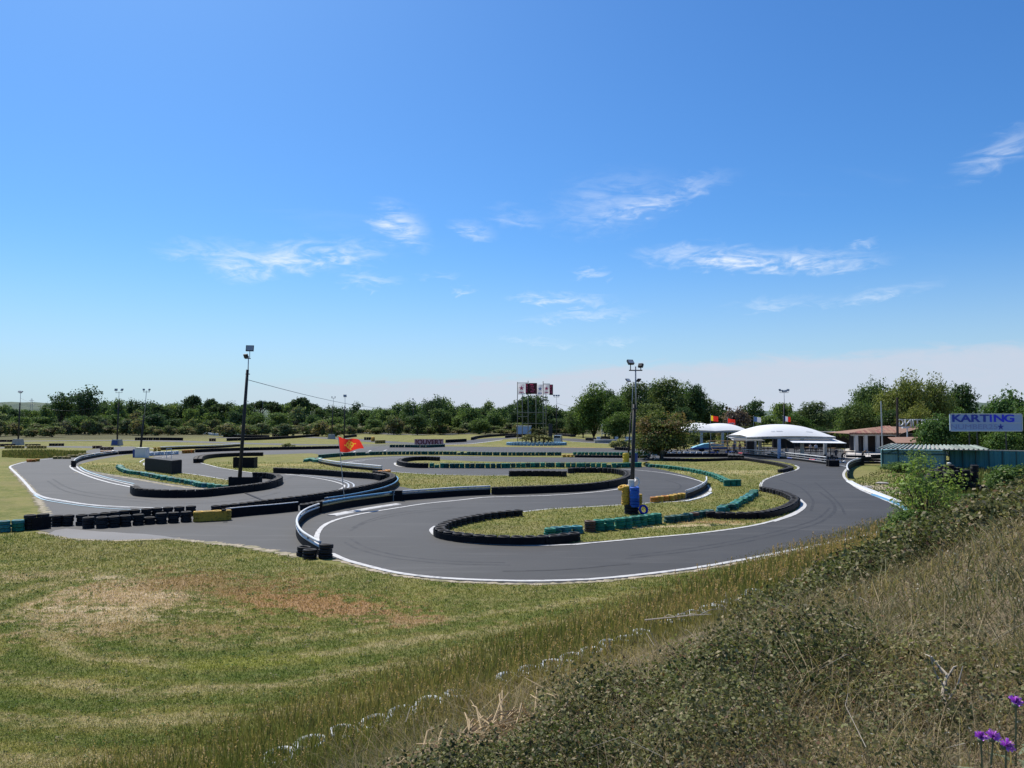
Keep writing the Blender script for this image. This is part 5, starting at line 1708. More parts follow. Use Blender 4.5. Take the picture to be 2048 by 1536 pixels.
# far white heaps and parked cars
for (u, v, r_, lb) in [(742, 859, 1.3, 'leftmost white heap of bags along the far barrier'), (765, 858, 2.0, 'white heap of bags left of the ring shaped one'), (778, 857, 1.5, 'ring shaped white heap along the far barrier'), (800, 859, 1.8, 'white heap of bags in the middle of the far barrier'), (815, 857, 1.3, 'white heap of bags nearest the far lamp post'),
                       (934, 866, 1.4, 'white boulder at the right end of the long far barrier'), (905, 859, 2.2, 'pale rubble heap behind the far barrier'), (915, 862, 2.8, 'flat pale rubble heap at the right end of the far barrier')]:
    root = thing('pale_heap', lb, 'heap', P(u, v))
    for i in range(4):
        a_ = random.random() * 6.28
        rr = r_ * random.uniform(.35, .6)
        MB().lathe([(0, rr * .8), (rr * .6, rr * .7), (rr, rr * .25), (rr * .9, 0)], 8, loc=(r_ * .8 * math.cos(a_), r_ * .5 * math.sin(a_), 0)).build('bag', 'plastic_white', root, smooth=True)


def make_car(label, group, m_):
    root = thing('parked_car', label, 'car', (0, 0, 0), group=group)
    MB().prism_xz([(-2.1, .32), (2.1, .32), (2.12, .62), (1.95, .82), (1.05, .92), (.45, 1.42), (-1.1, 1.46), (-1.85, .98), (-2.12, .9)], -.86, .86).build('body', m_, root)
    MB().prism_xz([(.92, .95), (.42, 1.36), (-1.05, 1.40), (-1.6, 1.0)], -.875, .875).build('side_windows', 'car_glass', root)
    for (x_, y_) in [(-1.3, -.8), (-1.3, .8), (1.3, -.8), (1.3, .8)]:
        wh = MB().tube([(x_, y_ - .1, .32), (x_, y_ + .1, .32)], .32, 12).build('wheel', 'rubber', root)
        MB().tube([(x_, y_ - .11, .32), (x_, y_ + .11, .32)], .19, 8).build('rim', 'galvanised', wh)
    for y_ in (-.6, .6):
        MB().box((2.08, y_, .68), (.1, .3, .14)).build('headlight', 'lamp_glass', root)
    return root


CG = 'cars parked far behind the palm garden'
c0 = None
for i, (u, v, rz, m_, lb) in enumerate([(1120, 861, 60, 'car_white', 'white far car just right of the lamp beside the banner tower'), (1131, 862, 120, 'car_silver', 'silver far car second from the lamp right of the tower'), (1143, 861, 60, 'car_white', 'white far car in the middle of the row right of the tower'),
                                        (1155, 862, 110, 'car_silver', 'silver far car at the right end of the row by the big trees'), (885, 857, 20, 'car_white', 'white far car left of centre before the wood'), (1010, 862, 10, 'car_white', 'white far car left of the raised grey cabin'), (1680, 891, 30, 'car_white', 'white car parked behind the flat awning at right')]):
    if c0 is None:
        c0 = make_car(lb, CG, m_)
        c0.location, c0.rotation_euler = P(u, v), (0, 0, R(rz))
    else:
        n_ = dup(c0, P(u, v), R(rz), lb)
        if m_ != 'car_white':
            for ch in n_.children:
                if ch.name.startswith('body'):
                    ch.data = ch.data.copy()
                    ch.data.materials[0] = M[m_]

# ================================================================== FLAGS OF THE PIT
for (u, vt, vb, d, kind, lb) in [(1421, 830, 870, 165, 'ca', 'yellow and red flag above the twin peaked canopy'), (1455, 836, 870, 165, 'oc', 'small red and white flag right of the yellow and red one'), (1507, 832, 870, 170, 'w', 'pale grey and white flag left of the large canopy'), (1566, 831, 870, 170, 'fr', 'blue white and red flag above the large canopy')]:
    tp = at(u, vt, d)
    fpole = thing('flagpole', 'pale pole of the ' + lb, 'flagpole', (tp.x, d, 0))
    MB().tube([(0, 0, 0), (0, 0, tp.z)], [.06, .04], 6).build('pole', 'galvanised', fpole)
    MB().lathe([(0, .08), (.07, 0), (0, -.08)], 6, loc=(0, 0, tp.z)).build('finial', 'galvanised', fpole)
    root = thing('flag', lb, 'flag', (tp.x, d, tp.z))
    wf, hf = 1.5, 1.1
    cols = {'ca': ['flag_yellow', 'flag_red', 'flag_red'], 'oc': ['flag_red', 'flag_red'], 'w': ['sign_panel', 'flag_white'], 'fr': ['flag_blue', 'flag_white', 'flag_red']}[kind]
    for k, m_ in enumerate(cols):
        fn = lambda u_, v_, k=k, n_=len(cols): Vector((.08 + wf * (k + u_) / n_, .15 * math.sin(4.5 * (k + u_) / n_), -.1 - v_ * hf - .25 * (k + u_) / n_))
        flag_cloth('stripe', m_, root, None, fn, n_u=6, n_v=6)
    if kind == 'oc':
        MB().box((.8, -.2, -1.15), (1.3, .05, .3)).build('white_band', 'flag_white', root)

# ================================================================== TILED PAVILION
pb = P(1748, 906)
root = thing('tiled_pavilion', 'open pavilion with a terracotta tiled roof on pale columns', 'pavilion', pb)
dP = pb.y
ea, eb = at(1699, 867, dP), at(1800, 869, dP)
x0, x1 = ea.x - pb.x, eb.x - pb.x
zE = ea.z
ra, rb = at(1764, 853, dP + 4.5), at(1850, 853, dP + 4.5)
rx0, rx1, zR = ra.x - pb.x, rb.x - pb.x, ra.z
roofp = MB().add([(x0 - .3, -.4, zE), (x1, -.4, zE), (rx1, 4.5, zR), (rx0, 4.5, zR), (x0 - .3, 9.4, zE), (rx1, 9.4, zE), (x1, -.4, zE - .18), (x0 - .3, -.4, zE - .18)],
                 [(0, 1, 2, 3), (3, 2, 5, 4), (0, 3, 4), (0, 1, 6, 7)]).build('roof', 'terracotta', root)
tile_m = MB().tube([(0, 0, 0), (0, 1, 0)], .11, 6, cap=True).build('tile', 'terracotta', roofp)
tme, tme2 = tile_m.data, tile_m.data.copy()
tme2.materials[0] = M['terracotta_red']
bpy.data.objects.remove(tile_m)
L0 = Vector((x0 - .3, -.4, zE))
nT = 34
for i in range(nT):
    f_ = (i + .5) / nT
    a_ = L0.lerp(Vector((x1, -.4, zE)), f_)
    # run up the slope until ridge or hip
    if a_.x < rx0:
        k_ = (a_.x - (x0 - .3)) / (rx0 - (x0 - .3))
        b2 = Vector((a_.x + .3, -.4 + 4.9 * k_, zE + (zR - zE) * k_))
    else:
        b2 = Vector((a_.x + .5, 4.5, zR))
    d_ = b2 - a_
    nrow = max(1, int(d_.length / 1.3))
    for j in range(nrow):
        p0 = a_ + d_ * (j / nrow)
        o_ = link('tile', tme if random.random() < .6 else tme2, roofp, p0 + Vector((0, 0, .05 + .012 * (j % 2))))
        o_.rotation_euler = d_.to_track_quat('Y', 'Z').to_euler()
        o_.scale = (1, d_.length / nrow * 1.04, 1)
for (u, dd) in [(1712, 0), (1731, 0), (1755, 0), (1794, 0), (1731, 8.6), (1770, 8.6)]:
    x_ = at(u, 880, dP + dd).x - pb.x
    MB().box((x_, dd, zE / 2), (.55, .55, zE - .1)).build('column', 'column_paint', root)
    MB().box((x_, dd, .12), (.7, .7, .24)).build('plinth', 'concrete', root)
MB().box(((x0 + x1) / 2, 0, zE - .25), (x1 - x0 - .4, .3, .3)).build('beam', 'column_paint', root)
MB().box((x1 - 2.5, 5.5, zE / 2), (6, 5, zE - .3)).build('back_room', 'dark_wood', root)
MB().box((x1 + 1.2, 1.5, zE - .4), (3.0, 3.0, .8)).build('side_wall', 'dark_wood', root)
# lean-to roof
lt = thing('lean_to', 'low brown roofed lean-to between the pavilion and the green shed', 'lean-to', at(1836, 905, dP - 8).xy.to_3d())
MB().add([(-4.5, -2, 2.1), (5, -2, 2.2), (5, 3, 3.0), (-3.5, 3, 2.9), (-4.5, -2, 2.0), (5, -2, 2.1), (5, 3, 2.9), (-3.5, 3, 2.8)], [(0, 1, 2, 3), (7, 6, 5, 4), (0, 4, 5, 1), (1, 5, 6, 2), (2, 6, 7, 3), (3, 7, 4, 0)]).build('roof', 'terracotta', lt)
MB().box((.3, .2, .98), (8, 3.2, 1.9)).build('wall', 'concrete', lt)
chy = thing('roof_vent', 'white vent pipe with a capped top beside the pavilion roof', 'vent pipe', at(1815, 890, dP - 3).xy.to_3d())
MB().tube([(0, 0, 2), (0, 0, 4.4)], .11, 8).build('pipe', 'plastic_white', chy)
MB().box((-.3, 0, 4.5), (1.1, .5, .25)).build('cap', 'plastic_white', chy)
for (u, vt, vb, d, r_, m_, lb) in [(1763, 802, 905, 128, .13, 'galvanised', 'grey bare mast in front of the tiled pavilion'), (1793, 795, 905, 136, .24, 'dark_wood', 'dark brown pole rising through the pavilion roof edge')]:
    tp = at(u, vt, d)
    ps = thing('bare_pole', lb, 'pole', (tp.x, d, 0))
    MB().tube([(0, 0, 0), (-.1 if u < 1780 else .1, 0, tp.z)], [r_, r_ * .8], 8).build('shaft', m_, ps)
    MB().lathe([(r_ * 1.3, 0), (r_ * 1.3, .3), (r_, .35)], 8).build('foot', 'concrete', ps)
# letters on the roof seen from behind
ls = thing('roof_letters', 'white open framed letters on the pavilion roof seen from behind', 'letter sign', at(1805, 853, dP + 4.6).xy.to_3d())
zL = at(1805, 847, dP + 4.6).z
ls.location = at(1836, 846, dP + 4.6)
text_mesh('lettering', 'KARTING', 'plastic_white', 1.75, ls, (0, 0, 0), (math.pi / 2, 0, math.pi), xs=1.02, depth=.25)
for z_ in (-.62, .66):
    MB().box((0, .1, z_), (7.4, .08, .09)).build('frame_bar', 'plastic_white', ls)
for i in range(7):
    MB().box((-3.3 + 1.1 * i, .22, -.3), (.07, .07, 1.9)).build('support', 'galvanised', ls)

# ================================================================== GREEN SHED AND FENCE
sa, sb = P(1763, 937), P(1893, 940)
root = thing('corrugated_shed', 'long teal corrugated shed with a pale ribbed roof', 'shed', sa)
v_ = sb - sa
L_ = v_.length
root.rotation_euler = (0, 0, math.atan2(v_.y, v_.x))
hS = at(1763, 897, sa.y).z
MB().box((L_ / 2 + .05, 2.5, hS / 2 - .1), (L_ - .1, 4.6, hS - .25)).build('wall', 'teal_sheet', root)
pm = MB().add([(0, 0, 0), (.04, -.035, 0), (.10, -.035, 0), (.14, 0, 0), (.24, 0, 0), (0, 0, 1), (.04, -.035, 1), (.10, -.035, 1), (.14, 0, 1), (.24, 0, 1)],
              [(0, 1, 6, 5), (1, 2, 7, 6), (2, 3, 8, 7), (3, 4, 9, 8)]).build('panel_rib', 'teal_sheet', root)
pme = pm.data
bpy.data.objects.remove(pm)
for i in range(int(L_ / .24)):
    link('wall_panel', pme, root, (i * .24, .195, 0.02), scl=(1, 1, hS - .25))
for x_ in (.15, L_ * .27, L_ * .60, L_ * .99):
    MB().box((x_, .08, hS / 2 - .05), (.14, .12, hS - .1)).build('post', 'teal_dark', root)
MB().box((L_ / 2, .06, hS - .62), (L_, .1, .12)).build('rail', 'teal_dark', root)
for x_ in (L_ * .45, L_ * .10, L_ * .33):
    s2 = 1 if x_ < L_ * .4 else -1
    MB().tube([(x_, .0, hS - .55), (x_ + 1.2, .0, hS - .55 + .5 * s2)], .05, 6).build('brace', 'teal_dark', root)
rf = MB().add([(-.5, -.5, hS), (L_ + 4.5, -.5, hS + .02), (L_ + 3.5, 3.2, hS + .36), (.9, 3.2, hS + .36), (-.5, -.5, hS - .06), (L_ + 4.5, -.5, hS - .04), (L_ + 3.5, 3.2, hS + .30), (.9, 3.2, hS + .30)],
              [(0, 1, 2, 3), (7, 6, 5, 4), (0, 4, 5, 1), (1, 5, 6, 2), (2, 6, 7, 3), (3, 7, 4, 0)]).build('roof', 'concrete', root)
rib = MB().tube([(0, 0, 0), (0, 1, 0)], .12, 6).build('roof_rib', 'roof_sheet', rf)
rme = rib.data
bpy.data.objects.remove(rib)
nR = int((L_ + 5) / .48)
for i in range(nR):
    f_ = (i + .5) / nR
    a_ = Vector((-.5, -.5, hS)).lerp(Vector((L_ + 4.5, -.5, hS + .02)), f_)
    c_ = Vector((.9, 3.2, hS + .36)).lerp(Vector((L_ + 3.5, 3.2, hS + .36)), f_)
    o_ = link('roof_rib', rme, rf, a_ + Vector((0, 0, .03)))
    o_.rotation_euler = (c_ - a_).to_track_quat('Y', 'Z').to_euler()
    o_.scale = (1, (c_ - a_).length, 1)
fa, fb = P(1900, 938), P(2090, 944)
root = thing('teal_fence', 'dark teal sheet metal fence with a cream top edge right of the shed', 'fence', fa)
v_ = fb - fa
L_ = v_.length
root.rotation_euler = (0, 0, math.atan2(v_.y, v_.x))
hF = at(1904, 900, fa.y).z
nP = int(L_ / .5)
fpn = MB().add([(0, 0, 0), (.08, -.05, 0), (.2, -.05, 0), (.28, 0, 0), (.5, 0, 0), (0, 0, 1), (.08, -.05, 1), (.2, -.05, 1), (.28, 0, 1), (.5, 0, 1)], [(0, 1, 6, 5), (1, 2, 7, 6), (2, 3, 8, 7), (3, 4, 9, 8)]).build('p', 'teal_fence', root)
fme = fpn.data
bpy.data.objects.remove(fpn)
for i in range(nP):
    link('fence_panel', fme, root, (i * .5, 0, .02), scl=(1, 1, hF))
MB().box((L_ / 2, .1, hF / 2), (L_, .06, hF - .1)).build('backing', 'teal_dark', root)
MB().box((L_ / 2, .02, hF + .06), (L_, .22, .1)).build('top_edge', 'concrete_light', root)
for i in range(8):
    MB().box((i * L_ / 7, -.09, hF / 2), (.12, .08, hF)).build('post', 'teal_dark', root)

# ================================================================== KARTING SIGN
dK = fa.y + 6
ka, kb = at(1899, 828, dK), at(2044, 862, dK)
wK, hK = kb.x - ka.x, ka.z - kb.z
root = thing('karting_sign', 'long pale blue grey billboard with blue KARTING lettering on thin posts', 'sign', (ka.x, dK, 0))
zc_ = (ka.z + kb.z) / 2
MB().box((wK / 2, 0, zc_), (wK, .16, hK)).build('panel', 'sign_panel', root)
for z_ in (ka.z, kb.z, zc_ - .05):
    MB().box((wK / 2, -.10, z_), (wK + .1, .05, .12 if z_ != zc_ - .05 else .05)).build('frame_bar', 'sign_frame', root)
for x_ in (0, wK):
    MB().box((x_, -.10, zc_), (.1, .05, hK + .1)).build('frame_side', 'sign_frame', root)
for i, ch in enumerate('KARTING'):
    xs_ = [.085, .215, .345, .475, .565, .675, .82][i]
    text_mesh('letter', ch, 'sign_dark_blue' if i < 4 else 'sign_blue', 1.32, root, (xs_ * wK + (.03 if ch != 'I' else 0), -.11, zc_ + hK * .23), (math.pi / 2, .0, 0), xs=1.45 if ch != 'I' else 1.2, depth=.03, bold=.035)
text_mesh('small_lettering', 'NUMBER25', 'sign_faint', .86, root, (.33 * wK, -.10, zc_ - hK * .26), (math.pi / 2, 0, 0), xs=1.45, depth=.02)
MB().prism_xz([(x_ + .70 * wK, z_ + zc_ - hK * .26) for x_, z_ in star_poly(.42, .17)], -.12, -.10).build('star', 'sign_dark_blue', root)
for fx in (.27, .38, .78):
    MB().tube([(fx * wK, .05, 0), (fx * wK, .05, zc_ - hK / 2 + .1)], .08, 8).build('post', 'dark_metal', root)

# ================================================================== TYRE PILE
tpb = P(1920, 985)
pile = thing('tyre_pile', 'pile of tall black tyre stacks in the weeds before the teal fence', 'tyre pile', tpb)
for i in range(6):
    for j in range(2):
        n_ = random.randint(8, 11) - 3 * (1 - j) * (i % 2) - (4 if j == 0 and i > 2 else 0)
        for k in range(max(n_, 3)):
            link('tyre', tyre('black', 1), pile, (-1.7 + .66 * i + random.uniform(-.05, .05), j * .68, k * TW), rot=(random.uniform(-.05, .05), random.uniform(-.05, .05), k))
for i in range(5):
    link('tyre', tyre('black', 1), pile, (1.5 + .4 * i, -.6 + .2 * i, .28), rot=(1.2, .3 * i, i))
root = thing('black_tarp', 'black tarpaulin thrown over a heap beside the tyre pile', 'tarpaulin', P(1880, 965))
mb = MB()
vs_ = []
for j in range(9):
    for i in range(9):
        r_ = max(abs(i - 4), abs(j - 4)) / 4
        vs_.append(((i - 4) * .42, (j - 4) * .3, 1.75 * (1 - r_ ** 1.6) * (1 + .25 * math.sin(i * 2.1 + j)) * (.7 + .3 * i / 8)))
mb.add(vs_, [(j * 9 + i, j * 9 + i + 1, (j + 1) * 9 + i + 1, (j + 1) * 9 + i) for j in range(8) for i in range(8)]).build('sheet', 'belt', root, smooth=False)
MB().box((0, 0, .35), (1.8, 1.2, .7)).build('heap', 'dark_wood', root)
root = thing('white_gas_bottle', 'small white bottle shaped post in front of the shed corner', 'bottle', P(1899, 956))
MB().lathe([(0, 0), (.16, 0), (.17, .05), (.17, 1.1), (.1, 1.3), (.1, 1.4), (.19, 1.42), (.19, 1.55), (0, 1.6)], 12).build('bottle_body', 'plastic_white', root, smooth=True)
MB().lathe([(.175, .5), (.18, .55), (.18, .75), (.175, .8)], 12).build('band', 'pole_dark', root)

# black clad boxes on the left islands
root = thing('black_clad_platform', 'big black clad platform with a little white railing on the left island', 'platform', P(318, 944))
q0, q1 = P(289, 941) - P(318, 944), P(343, 949) - P(318, 944)
poly = [(q0.x, q0.y), (q1.x, q1.y), (q1.x, q1.y + 2.6), (q0.x + .4, q0.y + 2.2)]
MB().prism(poly, 0.0, 1.42).build('cladding', 'belt', root)
MB().prism([(x_ * .97, y_ * .98 + .03) for x_, y_ in poly], 1.42, 1.48).build('deck', 'rubber', root)
for x_ in (.2, .75):
    MB().tube([(x_, 1.4, 1.4), (x_, 1.4, 2.6)], .035, 6).build('rail_post', 'plastic_white', root)
for z_ in (2.0, 2.58):
    MB().tube([(.2, 1.4, z_), (.75, 1.4, z_)], .03, 6).build('rail_bar', 'plastic_white', root)
root = thing('black_clad_block', 'square black clad tyre block behind the tall left floodlight pole', 'tyre barrier', P(487, 936))
for i in range(4):
    for j in range(2):
        for k in range(6):
            link('tyre', tyre('black', 1), root, ((i - 1.5) * .62, j * .62 + .32, k * TW), rot=(0, 0, k))
wall(MB(), [Vector(q) for q in [(-1.28, 1.3), (-1.28, -.04), (1.28, -.04), (1.28, 1.3)]], 0, .02, 1.3).build('belt', 'belt', root)
# far pylon
pq = at(63, 811, 900)
root = thing('lattice_pylon', 'faint lattice pylon on the skyline at far left', 'pylon', (pq.x, 900, 0))
zt = at(63, 797, 900).z
for sx in (-1, 1):
    MB().tube([(sx * 2.4, 0, 0), (sx * .5, 0, zt)], .25, 4).build('leg', 'galvanised', root)
for z_ in (.55, .75, .92):
    MB().tube([(-3, 0, zt * z_), (3, 0, zt * z_)], .2, 4).build('arm', 'galvanised', root)
# stones beside the right bend
for i, (u, v, s_, lb) in enumerate([(1735, 975, .5, 'grey flat stone on the bare ground right of the bend'), (1822, 978, .5, 'pale stone under the leafy bush at right'), (1765, 968, .7, 'largest grey stone slab on the bare ground right of the bend')]):
    sm = MB().lathe([(0, .35), (.6, .32), (1.0, .12), (.95, 0)], 9).build('stone', 'stone', None, P(u, v))
    sm.scale = (s_, s_ * .7, s_ * .8)
    sm.rotation_euler = (.1, .05, i)
    tag(sm, lb, 'stone')


# ================================================================== FOLIAGE HELPERS
def unit(a_):
    return a_ / np.maximum(np.linalg.norm(a_, axis=1, keepdims=True), 1e-9)


def leaf_quads(cen, nrm, size, col, aspect=0.6, rg=rng):
    """folded leaf-shaped quads"""
    n_ = len(cen)
    nrm = unit(nrm)
    t_ = unit(np.cross(nrm, unit(rg.normal(size=(n_, 3)))))
    b_ = np.cross(nrm, t_)
    sz = size.reshape(-1, 1)
    v_ = np.empty((n_, 4, 3))
    v_[:, 0] = cen - t_ * sz
    v_[:, 1] = cen + b_ * sz * aspect + nrm * sz * .18
    v_[:, 2] = cen + t_ * sz
    v_[:, 3] = cen - b_ * sz * aspect + nrm * sz * .18
    f_ = np.arange(n_ * 4).reshape(n_, 4)
    return v_.reshape(-1, 3), f_, np.repeat(col, 4, axis=0)


def blades(base, h, wd, lean, col, tipcol=None):
    """bent grass blades: two stacked quads narrowing to a tip (5 verts as tri+quad -> use 2 quads degenerate)"""
    n_ = len(base)
    ang = rng.uniform(0, 2 * np.pi, n_)
    sx, sy = np.cos(ang), np.sin(ang)
    side = np.stack([sx, sy, np.zeros(n_)], 1) * wd.reshape(-1, 1) * .5
    up = np.zeros((n_, 3))
    up[:, 2] = h
    mid = base + up * .55 + lean * .30
    tip = base + up * .98 + lean
    v_ = np.empty((n_, 6, 3))
    v_[:, 0], v_[:, 1] = base - side, base + side
    v_[:, 2], v_[:, 3] = mid + side * .8, mid - side * .8
    v_[:, 4], v_[:, 5] = tip + side * .12, tip - side * .12
    o_ = (np.arange(n_) * 6).reshape(-1, 1)
    f_ = np.concatenate([o_ + np.array([[0, 1, 2, 3]]), o_ + np.array([[3, 2, 4, 5]])], 0)
    c_ = np.repeat(col, 6, axis=0)
    if tipcol is not None:
        c_ = c_.reshape(n_, 6, 3)
        c_[:, 4:] = tipcol[:, None, :]
        c_ = c_.reshape(-1, 3)
    return v_.reshape(-1, 3), f_, c_


def crown(name, seed, W_, H_, zb, ncl, nleaf, leaf, ca_, cb_, shape='round', mat='leaf', gaps=0.0, cc=None):
    rg = np.random.default_rng(seed)
    cs, rs = [], []
    while len(cs) < ncl:
        q = rg.uniform(-1, 1, 3)
        r_ = np.linalg.norm(q)
        if r_ > 1 or r_ < .25:
            continue
        z_ = q[2]
        fx = 1.0
        if shape == 'umbrella':
            fx = 1.0
            z_ = abs(z_) * .9 - .2
            fx = 1.0 - .25 * max(z_, 0)
        elif shape == 'poplar':
            fx = .9 - .5 * max(z_, 0)
        elif shape == 'dome':
            z_ = z_ * 1.1 if z_ > -.9 else -1.0
            fx = 1.0 if z_ < .2 else 1.05 - .35 * z_
        if rg.random() < gaps:
            pass
        rc = rg.uniform(.15, .29) * min(W_, (H_ - zb) * 1.3)
        if shape == 'poplar':
            rc *= .8
        c_ = np.array([q[0] * fx * (W_ / 2 - rc * .55), q[1] * fx * (W_ / 2 - rc * .55), (H_ + zb) / 2 + z_ * ((H_ - zb) / 2 - rc * .45)])
        cs.append(c_)
        rs.append(rc)
    rs = np.array(rs)
    wt = rs ** 2
    cnt = np.maximum((nleaf * wt / wt.sum()).astype(int), 4)
    P_, N_, S_, C_ = [], [], [], []
    ca_, cb_ = np.array(ca_), np.array(cb_)
    for c_, rc, k in zip(cs, rs, cnt):
        d_ = unit(rg.normal(size=(k, 3)))
        d_[:, 2] = np.abs(d_[:, 2]) * np.where(rg.random(k) < .72, 1, -.7)
        rr = rc * (rg.uniform(.25, 1.12, k) ** .5)
        lump = 1 + .28 * np.sin(d_[:, 0] * 5 + c_[0]) * np.sin(d_[:, 1] * 5 + c_[1] * 2) + .2 * np.sin(d_[:, 2] * 9 + c_[2])
        P_.append(c_ + d_ * (rr * lump)[:, None] * np.array([1, 1, .82]))
        N_.append(d_ * .8 + rg.normal(size=(k, 3)) * .6 + np.array([0, 0, .35]))
        S_.append(leaf * rg.uniform(.55, 1.35, k))
        f_ = rg.random()
        base = ca_ * (1 - f_) + cb_ * f_
        if cc is not None and rg.random() < .35:
            base = np.array(cc)
        C_.append(base * rg.uniform(1.0, 1.95, (k, 1)) * rg.uniform(.85, 1.15))
    v_, f_, c_ = leaf_quads(np.concatenate(P_), np.concatenate(N_), np.concatenate(S_), np.concatenate(C_), .62, rg)
    me = np_mesh(name, v_, f_, mat, c_)
    return me, cs, rs


def trunk_mesh(seed, cs, rs, H_, zb, r0, mat, lean=0.0, limbs=9):
    rg = random.Random(seed)
    mb = MB()
    top = Vector((lean * H_, 0, zb + (H_ - zb) * .55))
    mb.tube([(0, 0, -.2), (lean * .1, .02 * zb, zb * .5), Vector((lean * .6, 0, zb)), top], [r0 * 1.25, r0, r0 * .8, r0 * .3], 8)
    ids = list(range(len(cs)))
    rg.shuffle(ids)
    for i in ids[:limbs]:
        c_ = Vector(cs[i])
        st = Vector((0, 0, zb * rg.uniform(.65, 1.1)))
        if st.z > c_.z:
            st.z = c_.z * .6
        md = st.lerp(c_, .5) + Vector((rg.uniform(-.3, .3), rg.uniform(-.3, .3), rg.uniform(.1, .5)))
        mb.tube([st, md, c_], [r0 * .45, r0 * .28, r0 * .08], 6)
    o_ = mb.build('trunk', mat, smooth=True)
    me = o_.data
    bpy.data.objects.remove(o_)
    return me


PROTO = {}


def proto(key, **k):
    me, cs, rs = crown('crown', k['seed'], k['W'], k['H'], k['zb'], k['ncl'], k['n'], k['leaf'], k['ca'], k['cb'], k.get('shape', 'round'), cc=k.get('cc'))
    tm = trunk_mesh(k['seed'], cs, rs, k['H'], k['zb'], k.get('r0', .3), k.get('bark', 'bark'), limbs=k.get('limbs', 9))
    PROTO[key] = (me, tm, k['W'], k['H'])


def plant(key, name, label, loc, H_, W_, rz=None, group=None, cat='tree'):
    me, tm, w_, h_ = PROTO[key]
    root = thing(name, label, cat, loc, random.random() * 6.28 if rz is None else rz, group)
    sx, sz = W_ / w_, H_ / h_
    link('trunk', tm, root, scl=(sx, sx, sz))
    link('crown', me, root, scl=(sx, sx, sz))
    return root


G1, G2_, G3 = (.066, .105, .036), (.105, .145, .052), (.042, .068, .030)
OL, OL2 = (.120, .140, .068), (.135, .150, .075)
for i in range(3):
    proto('oak%d' % i, seed=20 + i, W=12, H=12, zb=.4, ncl=26, n=3400, leaf=.42, ca=G1, cb=G2_, r0=.32, shape='dome')
    proto('dark%d' % i, seed=30 + i, W=11, H=13, zb=.5, ncl=24, n=3200, leaf=.42, ca=G3, cb=(.060, .092, .042), r0=.32)
    proto('scrub%d' % i, seed=40 + i, W=7, H=4.6, zb=.15, ncl=20, n=2400, leaf=.30, ca=OL, cb=(.075, .105, .045), r0=.12, shape='dome', bark='bark_pale', limbs=12, cc=(.13, .115, .07))
proto('pine0', seed=51, W=10, H=14, zb=8.5, ncl=18, n=2600, leaf=.40, ca=(.022, .042, .020), cb=(.040, .060, .028), r0=.35, shape='umbrella')
proto('sparse0', seed=52, W=13, H=16, zb=3.5, ncl=30, n=2300, leaf=.42, ca=(.032, .056, .028), cb=(.055, .085, .04), r0=.36, limbs=20)
proto('sparse1', seed=53, W=11, H=12, zb=3.0, ncl=24, n=1700, leaf=.42, ca=(.032, .056, .028), cb=(.055, .085, .04), r0=.32, limbs=18)
proto('poplar0', seed=54, W=4, H=18, zb=1.5, ncl=22, n=1500, leaf=.5, ca=(.03, .055, .03), cb=(.05, .08, .04), shape='poplar', r0=.25)
proto('big0', seed=60, W=14, H=17, zb=.7, ncl=44, n=9000, leaf=.34, ca=(.040, .072, .022), cb=(.085, .125, .036), r0=.42, limbs=14)
proto('big1', seed=61, W=14, H=17, zb=.7, ncl=44, n=9000, leaf=.34, ca=(.050, .075, .026), cb=(.095, .115, .042), r0=.42, limbs=14)
proto('big2', seed=62, W=13, H=16, zb=.8, ncl=36, n=7500, leaf=.34, ca=(.028, .054, .020), cb=(.055, .085, .032), r0=.42, limbs=14)
proto('willow0', seed=63, W=13, H=13, zb=1.5, ncl=48, n=13000, leaf=.24, ca=(.095, .115, .035), cb=(.140, .150, .050), r0=.4, limbs=14)
proto('willow1', seed=64, W=13, H=13, zb=1.5, ncl=46, n=12000, leaf=.24, ca=(.060, .095, .028), cb=(.105, .140, .045), r0=.4, limbs=14)
proto('shrub0', seed=65, W=8, H=6, zb=.3, ncl=34, n=9500, leaf=.19, ca=(.040, .078, .022), cb=(.080, .125, .038), r0=.18, shape='dome')
proto('shrub1', seed=66, W=8, H=7, zb=.3, ncl=34, n=9500, leaf=.19, ca=(.034, .066, .020), cb=(.066, .105, .032), r0=.18, shape='dome')
proto('tamarisk', seed=73, W=9.6, H=6.8, zb=.35, ncl=38, n=17000, leaf=.16, ca=(.052, .078, .028), cb=(.082, .098, .038), r0=.26, shape='dome', cc=(.115, .085, .050), limbs=16)
proto('pink0', seed=68, W=9, H=7, zb=.8, ncl=26, n=3200, leaf=.3, ca=(.125, .085, .070), cb=(.15, .105, .085), r0=.22, limbs=16)
proto('sapling', seed=69, W=2.6, H=3.6, zb=.4, ncl=44, n=1150, leaf=.070, ca=(.075, .125, .035), cb=(.125, .175, .055), r0=.05, limbs=24, bark='bark')
proto('weedbush', seed=70, W=2.6, H=1.7, zb=.05, ncl=30, n=4200, leaf=.070, ca=(.050, .090, .026), cb=(.095, .135, .045), r0=.04, shape='dome', limbs=14)
proto('paleshrub', seed=71, W=4.5, H=2.0, zb=.1, ncl=22, n=2600, leaf=.14, ca=(.15, .16, .08), cb=(.19, .19, .10), r0=.07, shape='dome')

